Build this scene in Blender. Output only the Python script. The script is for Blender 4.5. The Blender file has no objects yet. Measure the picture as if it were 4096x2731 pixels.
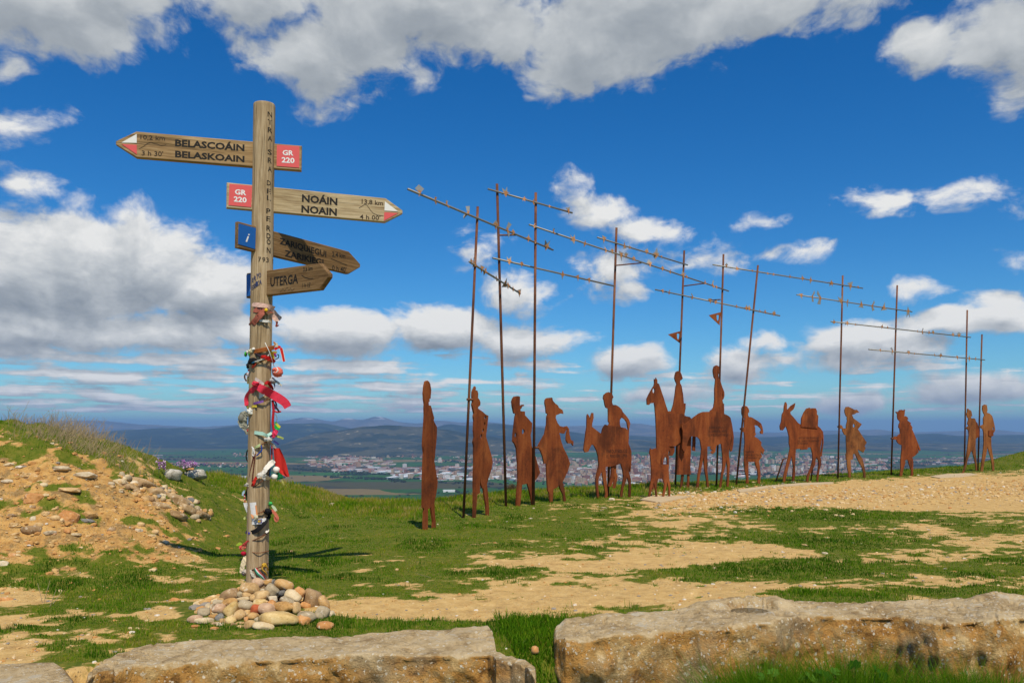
import bpy, math, random
import numpy as np
from mathutils import Vector, Matrix, geometry, noise as mnoise

sc = bpy.context.scene
COL = sc.collection
R = math.radians
rng = np.random.default_rng(7)
random.seed(11)

# ------------------------------------------------------------------ camera, sky, sun, exposure
F = 3186.0            # focal length in pixels of the 4096 px wide photograph (28 mm)
CX, CY = 2048.0, 1710.0   # principal column, horizon row
CZ = 1.3              # eye height above the trodden ground
cam = bpy.data.cameras.new('camera')
cam.lens = 28.0
cam.sensor_width = 36.0
cam.shift_y = (CY - 1365.5) / 4096.0
cam.clip_start = 0.05
cam.clip_end = 120000.0
camo = bpy.data.objects.new('camera', cam)
camo.location = (0, 0, CZ)
camo.rotation_euler = (R(90), 0, 0)
COL.objects.link(camo)
sc.camera = camo

SUNDIR = Vector((0.19, -0.65, 1.0)).normalized()      # towards the sun
sun_el = math.asin(SUNDIR.z)
sun_az = math.atan2(SUNDIR.x, SUNDIR.y)
sl = bpy.data.lights.new('sun', 'SUN')
sl.energy = 5.0
sl.angle = R(0.53)
sl.color = (1.0, 0.885, 0.69)
so = bpy.data.objects.new('sun', sl)
so.rotation_euler = SUNDIR.to_track_quat('Z', 'Y').to_euler()
so.location = (5, -20, 30)
COL.objects.link(so)

sc.view_settings.view_transform = 'Standard'
sc.view_settings.look = 'None'
sc.view_settings.exposure = -0.18
sc.view_settings.gamma = 1.0
sc.view_settings.use_curve_mapping = False
sc.render.engine = 'CYCLES'
sc.cycles.max_bounces = 5
sc.cycles.diffuse_bounces = 2
sc.cycles.glossy_bounces = 2
sc.cycles.transparent_max_bounces = 8
sc.cycles.volume_bounces = 0
sc.cycles.use_denoising = True

# ------------------------------------------------------------------ node helper
class NT:
    def __init__(s, tree):
        s.t = tree
    def n(s, kind, **kw):
        nd = s.t.nodes.new(kind)
        for k, v in kw.items():
            if k.startswith('i_'):
                s.put(nd.inputs[k[2:]], v)
            else:
                setattr(nd, k, v)
        return nd
    def put(s, inp, v):
        if isinstance(v, bpy.types.NodeSocket):
            s.t.links.new(v, inp)
        elif v is not None:
            if isinstance(v, (tuple, list)) and inp.type == 'RGBA' and len(v) == 3:
                v = (*v, 1.0)
            inp.default_value = v
    def m(s, op, a, b=None, c=None, clamp=False):
        nd = s.n('ShaderNodeMath', operation=op, use_clamp=clamp)
        s.put(nd.inputs[0], a)
        if b is not None: s.put(nd.inputs[1], b)
        if c is not None: s.put(nd.inputs[2], c)
        return nd.outputs[0]
    def vm(s, op, a, b=None, scale=None):
        nd = s.n('ShaderNodeVectorMath', operation=op)
        s.put(nd.inputs[0], a)
        if b is not None: s.put(nd.inputs[1], b)
        if scale is not None: s.put(nd.inputs['Scale'], scale)
        return nd.outputs['Value'] if op in ('LENGTH', 'DOT_PRODUCT', 'DISTANCE') else nd.outputs[0]
    def mix(s, fac, a, b, blend='MIX'):
        nd = s.n('ShaderNodeMix', data_type='RGBA', blend_type=blend)
        s.put(nd.inputs['Factor'], fac)
        s.put(nd.inputs[6], a); s.put(nd.inputs[7], b)
        return nd.outputs[2]
    def ss(s, x, lo, hi, a=0.0, b=1.0):
        nd = s.n('ShaderNodeMapRange', interpolation_type='SMOOTHSTEP')
        s.put(nd.inputs[0], x)
        nd.inputs[1].default_value = lo; nd.inputs[2].default_value = hi
        nd.inputs[3].default_value = a; nd.inputs[4].default_value = b
        return nd.outputs[0]
    def noise(s, vec, scale, detail=4.0, rough=0.55, dist=0.0, col=False):
        nd = s.n('ShaderNodeTexNoise')
        s.put(nd.inputs['Vector'], vec)
        nd.inputs['Scale'].default_value = scale
        nd.inputs['Detail'].default_value = detail
        nd.inputs['Roughness'].default_value = rough
        nd.inputs['Distortion'].default_value = dist
        return nd.outputs['Color'] if col else nd.outputs[0]
    def voro(s, vec, scale, feature='F1', rand=1.0, out='Distance'):
        nd = s.n('ShaderNodeTexVoronoi', feature=feature)
        s.put(nd.inputs['Vector'], vec)
        nd.inputs['Scale'].default_value = scale
        nd.inputs['Randomness'].default_value = rand
        return nd.outputs[out]
    def ramp(s, fac, stops, interp='LINEAR'):
        nd = s.n('ShaderNodeValToRGB')
        cr = nd.color_ramp
        cr.interpolation = interp
        while len(cr.elements) < len(stops):
            cr.elements.new(0.5)
        for e, (p, c) in zip(cr.elements, stops):
            e.position = p
            e.color = (*c, 1.0) if len(c) == 3 else c
        s.put(nd.inputs[0], fac)
        return nd.outputs[0]
    def mapping(s, vec, scale=(1, 1, 1), loc=(0, 0, 0), rot=(0, 0, 0)):
        nd = s.n('ShaderNodeMapping')
        s.put(nd.inputs['Vector'], vec)
        nd.inputs['Scale'].default_value = scale
        nd.inputs['Location'].default_value = loc
        nd.inputs['Rotation'].default_value = rot
        return nd.outputs[0]
    def bump(s, h, strength=0.4, dist=0.01, normal=None):
        nd = s.n('ShaderNodeBump')
        s.put(nd.inputs['Height'], h)
        nd.inputs['Strength'].default_value = strength
        nd.inputs['Distance'].default_value = dist
        if normal is not None: s.put(nd.inputs['Normal'], normal)
        return nd.outputs[0]

def material(name):
    mt = bpy.data.materials.new(name)
    mt.use_nodes = True
    nt = NT(mt.node_tree)
    bs = mt.node_tree.nodes['Principled BSDF']
    return mt, nt, bs

def flat_mat(name, col, rough=0.7, metallic=0.0, var=0.25, scale=40.0, spec=0.4, bump=0.0):
    mt, nt, bs = material(name)
    tc = nt.n('ShaderNodeTexCoord').outputs['Object']
    f = nt.noise(tc, scale, 4, 0.6)
    c = nt.mix(f, tuple(x * (1 - var) for x in col), tuple(min(1, x * (1 + var)) for x in col))
    nt.put(bs.inputs['Base Color'], c)
    bs.inputs['Roughness'].default_value = rough
    bs.inputs['Metallic'].default_value = metallic
    bs.inputs['Specular IOR Level'].default_value = spec
    if bump:
        nt.put(bs.inputs['Normal'], nt.bump(nt.noise(tc, scale * 1.7, 5, 0.6), bump, 0.01))
    return mt

# ------------------------------------------------------------------ world: Nishita sky with cumulus
def cloud_group():
    g = bpy.data.node_groups.new('cloud_cover', 'ShaderNodeTree')
    g.interface.new_socket('P', in_out='INPUT', socket_type='NodeSocketVector')
    g.interface.new_socket('Density', in_out='OUTPUT', socket_type='NodeSocketFloat')
    nt = NT(g)
    gi = nt.n('NodeGroupInput'); go = nt.n('NodeGroupOutput')
    P = gi.outputs[0]                       # azimuth, elevation (radians)
    wn = nt.noise(nt.mapping(P, (1, 1.6, 1)), 7.0, 3, 0.5, col=True)
    warp = nt.vm('SCALE', nt.vm('SUBTRACT', wn, (0.5, 0.5, 0.5)), scale=0.075)
    warp = nt.vm('MULTIPLY', warp, (1.0, 0.6, 0.0))
    Pw = nt.vm('ADD', P, warp)
    # centre x, y, half width, half height (photo pixels), weight
    blobs = [
        (150, 20, 520, 150, 1.3), (480, 20, 200, 170, 1.0), (1000, -20, 400, 140, 1.05), (1270, 195, 280, 215, 1.15),
        (1450, 80, 400, 220, 1.05),
        (1750, 10, 460, 220, 1.2), (2010, 180, 200, 140, 1.0), (2330, 180, 300, 210, 1.15), (2600, 40, 480, 240, 1.25),
        (3050, -10, 460, 150, 1.1), (3400, -20, 240, 110, .7),
        (3730, 170, 150, 105, .85), (4020, 120, 200, 180, 1.05), (4250, 60, 300, 260, 1.2),
        (10, 260, 60, 60, .42), (50, 490, 120, 80, .40), (60, 730, 130, 85, .52),
        (60, 1090, 380, 260, 1.35), (330, 1090, 330, 240, 1.35), (600, 1070, 270, 240, 1.3), (830, 1160, 260, 200, 1.2), (-250, 1100, 400, 260, 1.3),
        (150, 1290, 600, 110, 1.2), (700, 1320, 500, 90, 1.0),
        (1350, 1330, 330, 105, 1.2), (1750, 1325, 360, 115, 1.2), (2080, 1375, 290, 95, 1.1),
        (2400, 840, 140, 75, .72), (2540, 905, 210, 60, .72), (2310, 725, 75, 55, .32),
        (2480, 1070, 230, 90, .52), (2720, 1050, 190, 60, .36), (2530, 1150, 100, 60, .75),
        (2070, 1180, 190, 85, .66), (1890, 1010, 140, 80, .34),
        (2500, 1455, 180, 75, .95), (2950, 1460, 180, 85, .95), (2650, 1575, 300, 50, .7),
        (3400, 1375, 220, 85, 1.0), (3640, 1395, 200, 85, .92), (3330, 1440, 220, 50, .6), (3860, 1295, 260, 50, .9), (4100, 1305, 190, 50, .7),
        (3900, 1545, 230, 75, .9), (3400, 1595, 200, 55, .75), (4070, 1560, 160, 55, .7),
        (3060, 885, 105, 36, .42), (3190, 1010, 150, 40, .42), (3600, 805, 190, 55, .36), (3790, 775, 130, 60, .42), (3980, 760, 150, 60, .34), (4060, 1060, 100, 50, .34),
        (3070, 1355, 110, 55, .7), (3650, 1170, 110, 45, .5), (4020, 1210, 120, 50, .6),
    ]
    acc = None
    for (x, y, rx, ry, w) in blobs:
        u = (x - CX) / F; v = (CY - y) / F
        a = math.atan(u); e = math.atan(v * math.cos(a))
        q = nt.vm('SUBTRACT', Pw, (a, e, 0))
        q = nt.vm('MULTIPLY', q, (F / rx / 0.98, F / ry / 0.98, 0))
        d = nt.vm('LENGTH', q)
        d = nt.m('MULTIPLY_ADD', d, -w, w)
        acc = d if acc is None else nt.m('SMOOTH_MAX', acc, d, 0.18)
    sep = nt.n('ShaderNodeSeparateXYZ', i_Vector=P)
    az, el = sep.outputs[0], sep.outputs[1]
    # flat fields of far cumulus low over the horizon, all the way round, laid out on a level plane
    dist = nt.m('DIVIDE', 1.0, nt.m('ADD', nt.m('MAXIMUM', el, 0.0), 0.055))
    pl = nt.n('ShaderNodeCombineXYZ')
    nt.put(pl.inputs[0], nt.m('MULTIPLY', nt.m('SINE', az), dist)); nt.put(pl.inputs[1], nt.m('MULTIPLY', nt.m('COSINE', az), dist))
    rows = nt.noise(pl.outputs[0], 1.05, 7, 0.56, 0.1)
    env = nt.m('MULTIPLY', nt.ss(el, 0.006, 0.022), nt.ss(el, 0.075, 0.14, 1, 0))
    left = nt.ss(az, -0.30, 0.12, 0.105, 0.02)
    rows = nt.m('MULTIPLY_ADD', nt.m('ADD', nt.m('SUBTRACT', rows, 0.50), left), 2.9, nt.m('MULTIPLY_ADD', env, 1.25, -1.25))
    # broken cumulus on the unseen rest of the dome, thinned to lower ambient light
    rest = nt.noise(nt.mapping(P, (1, 1.5, 1), loc=(9.1, 2.3, 0)), 2.3, 5, 0.5)
    out = nt.m('MAXIMUM', nt.ss(nt.m('ABSOLUTE', az), 0.62, 0.8), nt.ss(el, 0.5, 0.6))
    rest = nt.m('MULTIPLY_ADD', nt.m('SUBTRACT', rest, 0.55), 4.0, nt.m('MULTIPLY_ADD', out, 1.2, -1.2))
    acc = nt.m('MAXIMUM', acc, rows)
    acc = nt.m('MAXIMUM', acc, rest)
    big = nt.noise(nt.mapping(Pw, (1, 1.55, 1)), 13.0, 8, 0.56, 0.15)
    dens = nt.m('MULTIPLY_ADD', nt.m('SUBTRACT', big, 0.5), nt.ss(el, 0.03, 0.14, 1.15, 1.9), acc)
    fine = nt.noise(nt.mapping(Pw, (1, 1.4, 1)), 60.0, 5, 0.6)
    dens = nt.m('MULTIPLY_ADD', nt.m('SUBTRACT', fine, 0.5), 0.50, dens)
    nt.put(go.inputs[0], dens)
    return g

world = bpy.data.worlds.new('World')
sc.world = world
world.use_nodes = True
wt = NT(world.node_tree)
bg = world.node_tree.nodes['Background']
SKY_STRENGTH = 0.1
sky = wt.n('ShaderNodeTexSky', sky_type='NISHITA')
sky.sun_disc = False
sky.sun_elevation = sun_el
sky.sun_rotation = sun_az
sky.altitude = 800
sky.air_density = 1.0
sky.dust_density = 0.6
sky.ozone_density = 2.5
hs = wt.n('ShaderNodeHueSaturation', i_Color=sky.outputs[0])
hs.inputs['Saturation'].default_value = 1.42
hs.inputs['Hue'].default_value = 0.5
hs.inputs['Value'].default_value = 1.0
geo = wt.n('ShaderNodeNewGeometry')
dirv = wt.vm('SCALE', geo.outputs['Incoming'], scale=-1.0)
sp = wt.n('ShaderNodeSeparateXYZ', i_Vector=dirv)
azn = wt.m('ARCTAN2', sp.outputs[0], sp.outputs[1])
eln = wt.m('ARCSINE', sp.outputs[2])
P = wt.n('ShaderNodeCombineXYZ'); wt.put(P.inputs[0], azn); wt.put(P.inputs[1], eln)
cg = cloud_group()
g1 = wt.n('ShaderNodeGroup', node_tree=cg); wt.put(g1.inputs[0], P.outputs[0])
shf = wt.n('ShaderNodeCombineXYZ'); shf.inputs[0].default_value = .006; wt.put(shf.inputs[1], wt.ss(eln, 0.01, 0.15, 0.006, 0.030))
P2 = wt.vm('ADD', P.outputs[0], shf.outputs[0])
g2 = wt.n('ShaderNodeGroup', node_tree=cg); wt.put(g2.inputs[0], P2)
d1 = g1.outputs[0]; d2 = g2.outputs[0]
alpha = wt.ss(d1, -0.04, 0.46)
lit = wt.m('SUBTRACT', d1, d2)                       # thinner towards the light: a sunlit top
thick = wt.ss(d1, 0.2, 1.4)
amp = wt.ss(eln, 0.24, 0.42, 0.72, 0.42)
br = wt.m('MULTIPLY_ADD', lit, amp, wt.m('MULTIPLY_ADD', thick, -0.26, 0.62), clamp=True)
high = wt.ss(eln, 0.26, 0.46, 0.0, 0.10)
br = wt.m('SUBTRACT', br, high, clamp=True)
ccol = wt.ramp(br, [(0.0, (2.8, 3.2, 3.7)), (0.35, (4.2, 4.6, 5.0)), (0.65, (6.4, 6.7, 6.9)), (1.0, (9.6, 9.6, 9.4))])
skyblue = wt.mix(1.0, hs.outputs[0], (.66, 1.10, 1.30), 'MULTIPLY')
skycol = wt.mix(alpha, skyblue, ccol)
wt.put(bg.inputs[0], skycol)
bg.inputs[1].default_value = SKY_STRENGTH
world.cycles.sampling_method = 'MANUAL'
world.cycles.sample_map_resolution = 128

# ------------------------------------------------------------------ mesh helpers
def link(o, parent=None):
    COL.objects.link(o)
    if parent is not None:
        o.parent = parent
    return o

def mesh(name, verts, faces, mats, parent=None, smooth=False, midx=None):
    me = bpy.data.meshes.new(name)
    me.from_pydata([tuple(v) for v in verts], [], [tuple(f) for f in faces])
    for mt in (mats if isinstance(mats, (list, tuple)) else [mats]):
        me.materials.append(mt)
    if midx is not None:
        me.polygons.foreach_set('material_index', np.asarray(midx, dtype=np.int32))
    if smooth:
        me.polygons.foreach_set('use_smooth', np.ones(len(me.polygons), dtype=bool))
    me.update()
    return link(bpy.data.objects.new(name, me), parent)

def np_mesh(name, V, Fq, mat, parent=None, smooth=True, attrs=None):
    """V (n,3) and faces (m,k) with constant k, set in bulk; attrs: {name: per-vertex floats}"""
    me = bpy.data.meshes.new(name)
    V = np.ascontiguousarray(V, dtype=np.float32); Fq = np.ascontiguousarray(Fq, dtype=np.int32)
    n, (m, k) = len(V), Fq.shape
    me.vertices.add(n); me.vertices.foreach_set('co', V.ravel())
    me.loops.add(m * k); me.loops.foreach_set('vertex_index', Fq.ravel())
    me.polygons.add(m)
    me.polygons.foreach_set('loop_start', np.arange(m, dtype=np.int32) * k)
    try:
        me.polygons.foreach_set('loop_total', np.full(m, k, dtype=np.int32))
    except Exception:
        pass
    me.update(calc_edges=True)
    me.polygons.foreach_set('use_smooth', np.full(m, bool(smooth)))
    for an, av in (attrs or {}).items():
        a = me.attributes.new(an, 'FLOAT', 'POINT')
        a.data.foreach_set('value', np.ascontiguousarray(av, dtype=np.float32))
    me.materials.append(mat)
    return link(bpy.data.objects.new(name, me), parent)

def tag(o, label=None, cat=None, group=None, kind=None):
    if label: o['label'] = label
    if cat: o['category'] = cat
    if group: o['group'] = group
    if kind: o['kind'] = kind
    return o

def empty(name, loc=(0, 0, 0), rot=(0, 0, 0)):
    o = bpy.data.objects.new(name, None)
    o.empty_display_size = 0.1
    o.location = loc; o.rotation_euler = rot
    return link(o)

def px(x, y, Y):
    """point at depth Y (metres along the view) that falls on photo pixel x, y"""
    return Vector(((x - CX) / F * Y, Y, CZ + (CY - y) / F * Y))

def on_ground(x, y, z=0.0):
    Y = (CZ - z) * F / (y - CY)
    return px(x, y, Y)

# lattice value noise in numpy
_perm = rng.permutation(4096)
_val = rng.random(4096)
def vnoise(x, y, seed=0):
    xi = np.floor(x).astype(np.int64); yi = np.floor(y).astype(np.int64)
    xf = x - xi; yf = y - yi
    u = xf * xf * (3 - 2 * xf); v = yf * yf * (3 - 2 * yf)
    def h(a, b):
        return _val[_perm[(_perm[(a + seed * 57) & 4095] + b * 13 + seed) & 4095]]
    return (h(xi, yi) * (1 - u) + h(xi + 1, yi) * u) * (1 - v) + (h(xi, yi + 1) * (1 - u) + h(xi + 1, yi + 1) * u) * v
def fbm(x, y, oct=4, seed=0, gain=0.5):
    s = 0.0; a = 1.0; t = 0.0
    for i in range(oct):
        s = s + a * vnoise(x * 2 ** i + 17.3 * i, y * 2 ** i - 9.1 * i, seed + i)
        t += a; a *= gain
    return s / t
def sstep(x, a, b):
    t = np.clip((x - a) / (b - a), 0, 1)
    return t * t * (3 - 2 * t)
# ------------------------------------------------------------------ near terrain
MX = np.array([-14, -9, -5.8, -4.94, -4.5, -4.2, -3.95, -3.64, -3.38, -3.0])
MZ = np.array([1.7, 1.55, 1.34, 1.16, .98, .78, .61, .45, .22, 0.0])
CRX = np.array([-14, -5.0, -3.7, -2.5, -1.57, -.24, 1.37, 3.2, 5.9, 9.3, 12, 15.4, 30])
CRY = np.array([13.5, 13.6, 14.6, 14.2, 13.9, 15.6, 17.0, 18.1, 19.6, 22.3, 24.4, 26.8, 30.0])

def mound(X, Y):
    hx = np.interp(X, MX, MZ)
    wob = 0.25 * (vnoise(X * 1.3, Y * 0 + 3.0, 5) - 0.5)
    s = sstep(Y, 5.9, 9.1 + wob) * (1 - 0.62 * sstep(Y, 9.4, 12.5))
    return hx * s

def rock_front(X):
    return np.interp(X, _FX, _FY)
_RC = np.array([(2262, 2552, .1), (2400, 2548, .1), (2490, 2541, .1), (2700, 2516, .1), (2900, 2512, .12), (3000, 2496, .12), (3100, 2482, .13), (3180, 2472, .12), (3300, 2464, .11), (3450, 2460, .11), (3580, 2460, .11), (3660, 2474, .11), (3740, 2490, .11), (3810, 2490, .11), (3900, 2478, .12), (3990, 2470, .14), (4096, 2462, .13), (4700, 2458, .12)])
_ry = (CZ - _RC[:, 2]) * F / (_RC[:, 1] - CY)
_FX = np.concatenate([[-3.0, -2.6, -2.3, -1.9, 0.0, 0.2], (_RC[:, 0] - CX) / F * _ry + .02, [9]])
_FY = np.concatenate([[3.0, 3.4, 4.42, 4.5, 4.62, 4.72], _ry + .20, [5.2]])

def height(X, Y, detail=True):
    X = np.asarray(X, dtype=float); Y = np.asarray(Y, dtype=float)
    z = mound(X, Y)
    d = np.maximum(0, Y - np.interp(X, CRX, CRY))
    z = z - 0.36 * (np.sqrt(d * d + 1) - 1)
    z = z + 0.17 * np.maximum(0, X - 15.3) ** 1.15 * sstep(Y, 20, 27)
    fr = rock_front(X)
    z = z - 0.62 * sstep(fr - Y, 0.0, 0.42) - 0.03 * np.maximum(0, fr - 0.42 - Y)
    z = z + 0.05 * sstep(X, 0.6, 1.6) * sstep(Y, 4.8, 5.4) * (1 - sstep(Y, 5.8, 7.5))     # soil heaped against the long stone
    if detail:
        near = np.where(Y < 40, 1.0, 0.0)
        m = sstep(mound(X, Y), 0.03, 0.3)
        z = z + near * (0.05 * (fbm(X * .7, Y * .7, 3, 2) - .5) + (0.025 + 0.10 * m) * (fbm(X * 3.5, Y * 4, 3, 9) - .5) + (0.010 + .07 * m) * (fbm(X * 11, Y * 11, 2, 12) - .5))
    return z

def H(x, y):
    return float(height(np.array([x]), np.array([y]))[0])

COVER = [
    (1500, 2090, 620, 120, .62), (1150, 2230, 300, 90, .35), (250, 1830, 200, 60, .3), (480, 2180, 300, 70, .25),  # centre and half axes on the ground as the photo shows them, weight (bare earth negative)
    (1500, 2430, 300, 42, -1.0), (1900, 2445, 330, 42, -1.1), (2350, 2400, 420, 52, -1.2), (2900, 2370, 330, 42, -.9),
    (2150, 2300, 300, 36, -.5), (2500, 2250, 420, 34, -1.2), (2950, 2200, 350, 36, -1.0), (3350, 2165, 150, 22, -.5),
    (2300, 2165, 200, 16, -.4), (2750, 2085, 300, 26, -.45), (3740, 2120, 120, 24, -.9), (3650, 2235, 260, 24, -.4), (3650, 2330, 260, 26, -.5),
    (2000, 2250, 240, 20, -.5), (3880, 2180, 160, 14, -.35), (3000, 2330, 250, 14, -.35),
    (2720, 2005, 150, 18, -.9), (3000, 1988, 250, 32, -1.4), (3300, 1978, 300, 40, -1.5), (3700, 1962, 400, 48, -1.6), (4096, 1952, 320, 52, -1.6),
    (3500, 2030, 450, 20, -.5), (3950, 2020, 300, 26, -.8), (2650, 1990, 120, 10, -.7), (4500, 1950, 300, 60, -1.4),
    (3120, 2030, 180, 15, .9), (3420, 2062, 330, 26, 1.1), (3080, 2052, 200, 16, .6), (3280, 2165, 360, 36, 1.0), (3080, 2272, 400, 40, 1.3),
    (3950, 2260, 300, 60, .35), (3350, 2375, 330, 22, .8), (3950, 2370, 200, 30, .6), (1300, 2500, 500, 22, .9), (1800, 2488, 260, 14, .7), (2500, 2430, 250, 14, .7), (2080, 2530, 140, 90, 1.1),
    (80, 2395, 130, 40, -1.1), (300, 2530, 150, 32, -.9), (640, 2445, 110, 42, -.9), (700, 2235, 140, 26, -.9), (90, 2590, 120, 60, -.8), (120, 2690, 200, 60, -.9),
    (450, 2330, 200, 45, .5), (560, 2420, 120, 40, .6), (720, 2430, 60, 30, .7), (300, 2230, 250, 22, -.5), (120, 2130, 250, 35, -.7), (420, 2110, 200, 25, -.5), (620, 2160, 120, 20, -.5),
    (1250, 2420, 130, 30, -.5), (1000, 2390, 300, 60, .25), (250, 2010, 280, 16, .35), (520, 2080, 160, 22, .4), (80, 2000, 100, 20, .35),
]
def grassy(X, Y, Z):
    x = CX + F * X / Y; y = CY - F * (Z - CZ) / Y
    v = 0.84 - 0.10 * sstep(X, 0.5, 3.0)
    m = mound(X, Y)
    bank = sstep(m, 0.02, 0.14) * (1 - sstep(Y, 8.45, 9.0)) * sstep(X, -3.1, -3.5)
    top_ = (1 - sstep(Y, 8.45, 9.0)) * sstep(X, -3.1, -3.5)
    v = v - (0.26 * sstep(m, 0.0, 0.10) + 0.40 * sstep(m, .10, .55)) * top_
    v = v - 0.26 * sstep(X, -2.0, -4.0) * (1 - sstep(Y, 7.2, 8)) * (1 - bank)
    v = v - 0.18 * sstep(x, 2150, 2700) * (1 - sstep(y, 2050, 1990)) * sstep(y, 1985, 2010)
    for (cx, cy, rx, ry, w) in COVER:
        v = v + w * np.exp(-(((x - cx) / rx) ** 2 + ((y - cy) / ry) ** 2) * 1.1)
    n = fbm(X * 1.5, Y * 1.5, 4, 21) - .5
    n2 = fbm(X * 4.5, Y * 6, 4, 31, .65) - .5
    n3 = fbm(X * .9 + 3, Y * 3.2 - X * .8, 4, 37, .6) - .5
    lf = sstep(X, -1.6, -3.2) * (1 - sstep(Y, 8.6, 9.2))
    n4 = fbm(X * 10, Y * 12, 3, 43, .6) - .5
    v = v + 1.2 * n + 1.9 * n2 + (.6 + 1.2 * lf) * n3 + 1.35 * n4
    v = np.where(Y > np.interp(X, CRX, CRY) - 1.2, np.maximum(v, 1.2 - 0.0 * v), v) if False else v
    lush = sstep(Y, np.interp(X, CRX, CRY) - 2.6, np.interp(X, CRX, CRY) - 1.3) * (m < 3)
    v = v + 1.2 * lush * (1 - 0.35 * sstep(X, 3.0, 6.0))
    return sstep(v, 0.12, 0.88)

# one sheet: fine where the photo looks, coarse outside
xs = np.concatenate([np.linspace(-400, -60, 8), np.linspace(-50, -9.2, 20), np.arange(-9, -2.6, 0.035), np.arange(-2.6, 6.0, 0.045), np.arange(6.0, 22, 0.09), np.linspace(22.4, 60, 20), np.linspace(80, 400, 8)])
ys = [-60, -30, -10, 0, 1.5, 2.5, 3.2]
y_ = 3.5
while y_ < 32:
    ys.append(y_); y_ *= 1.0075
ys += list(np.linspace(33, 60, 12))
ys = np.array(ys)
GX, GY = np.meshgrid(xs, ys)
GZ = height(GX, GY)
gr = np.where((GY > 3) & (GY < 40), grassy(GX.ravel(), np.maximum(GY, 3).ravel(), GZ.ravel()).reshape(GX.shape), 0.8)
nx, ny = len(xs), len(ys)
ii = (np.arange(ny - 1)[:, None] * nx + np.arange(nx - 1)[None, :]).ravel()
quads = np.stack([ii, ii + 1, ii + nx + 1, ii + nx], 1)
bankness = sstep(mound(GX, GY), 0.02, 0.14) * (1 - sstep(GY, 8.7, 9.3))
pathness = np.exp(-(((GX - 11) / 9) ** 4)) * sstep(GY - np.interp(GX, CRX, CRY), -9, -6) * sstep(GX, 2.5, 4.5)

mg, nt, bs = material('earth_and_turf')
geoN = nt.n('ShaderNodeNewGeometry').outputs['Position']
ga = nt.n('ShaderNodeAttribute', attribute_name='grassy').outputs['Fac']
ba = nt.n('ShaderNodeAttribute', attribute_name='bank').outputs['Fac']
pa = nt.n('ShaderNodeAttribute', attribute_name='path').outputs['Fac']
n1 = nt.noise(geoN, 1.3, 5, 0.6)
n2 = nt.noise(geoN, 9, 6, 0.65)
n3 = nt.noise(geoN, 60, 4, 0.7)
sand = nt.ramp(n2, [(0.25, (.37, .215, .072)), (0.5, (.56, .36, .125)), (0.75, (.68, .475, .195))])
clay = nt.ramp(n2, [(0.25, (.25, .118, .030)), (0.5, (.47, .255, .068)), (0.75, (.61, .385, .130))])
earth = nt.mix(ba, sand, clay)
humus = nt.ramp(nt.noise(geoN, 30, 5, .7), [(.3, (.085, .05, .02)), (.6, (.20, .13, .05)), (.8, (.34, .21, .09))])
earth = nt.mix(nt.m('MULTIPLY', nt.m('MULTIPLY_ADD', ba, .6, .15), nt.ss(nt.noise(geoN, 5.5, 6, .68), .50, .62)), earth, humus)
peb = nt.voro(geoN, 38, out='Color')
pebd = nt.voro(geoN, 38)
pebm = nt.m('MULTIPLY', nt.ss(pebd, 0.12, 0.3, 1, 0), nt.ss(n1, 0.4, 0.6, 0.15, 0.9))
sepc = nt.n('ShaderNodeSeparateColor', i_Color=peb).outputs[0]
pebc = nt.ramp(sepc, [(0.0, (.30, .17, .06)), (0.5, (.52, .34, .14)), (0.8, (.66, .50, .27)), (1.0, (.7, .6, .42))])
earth = nt.mix(nt.m('MULTIPLY', pebm, 0.7), earth, pebc)
earth = nt.mix(nt.m('MULTIPLY', nt.ss(n3, 0.35, 0.7), 0.35), earth, nt.mix(0.5, earth, (.75, .6, .36)))
moss = nt.ramp(nt.noise(geoN, 14, 6, 0.7), [(0.2, (.042, .062, .006)), (0.42, (.088, .125, .010)), (0.6, (.155, .155, .020)), (0.8, (.29, .21, .055))])
tuft = nt.m('MULTIPLY_ADD', nt.m('SUBTRACT', nt.noise(geoN, 22, 5, 0.7), .5), 1.3, ga)
tuft = nt.m('MULTIPLY_ADD', nt.m('SUBTRACT', nt.noise(nt.mapping(geoN, (1, 1.6, 1)), 6.5, 6, .7), .5), .9, tuft)
gm = nt.ss(tuft, 0.22, 0.66)
colr = nt.mix(gm, earth, moss)
nt.put(bs.inputs['Base Color'], colr)
bs.inputs['Roughness'].default_value = 0.95
bs.inputs['Specular IOR Level'].default_value = 0.15
hgt = nt.m('ADD', nt.m('MULTIPLY', n2, 0.5), nt.m('MULTIPLY_ADD', pebm, 0.5, nt.m('MULTIPLY', n3, 0.35)))
nt.put(bs.inputs['Normal'], nt.bump(hgt, 0.75, 0.03))
ground = np_mesh('ground', np.stack([GX, GY, GZ], -1).reshape(-1, 3), quads, mg, attrs={'grassy': gr.ravel(), 'bank': bankness.ravel(), 'path': pathness.ravel()})
tag(ground, kind='structure')

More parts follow.
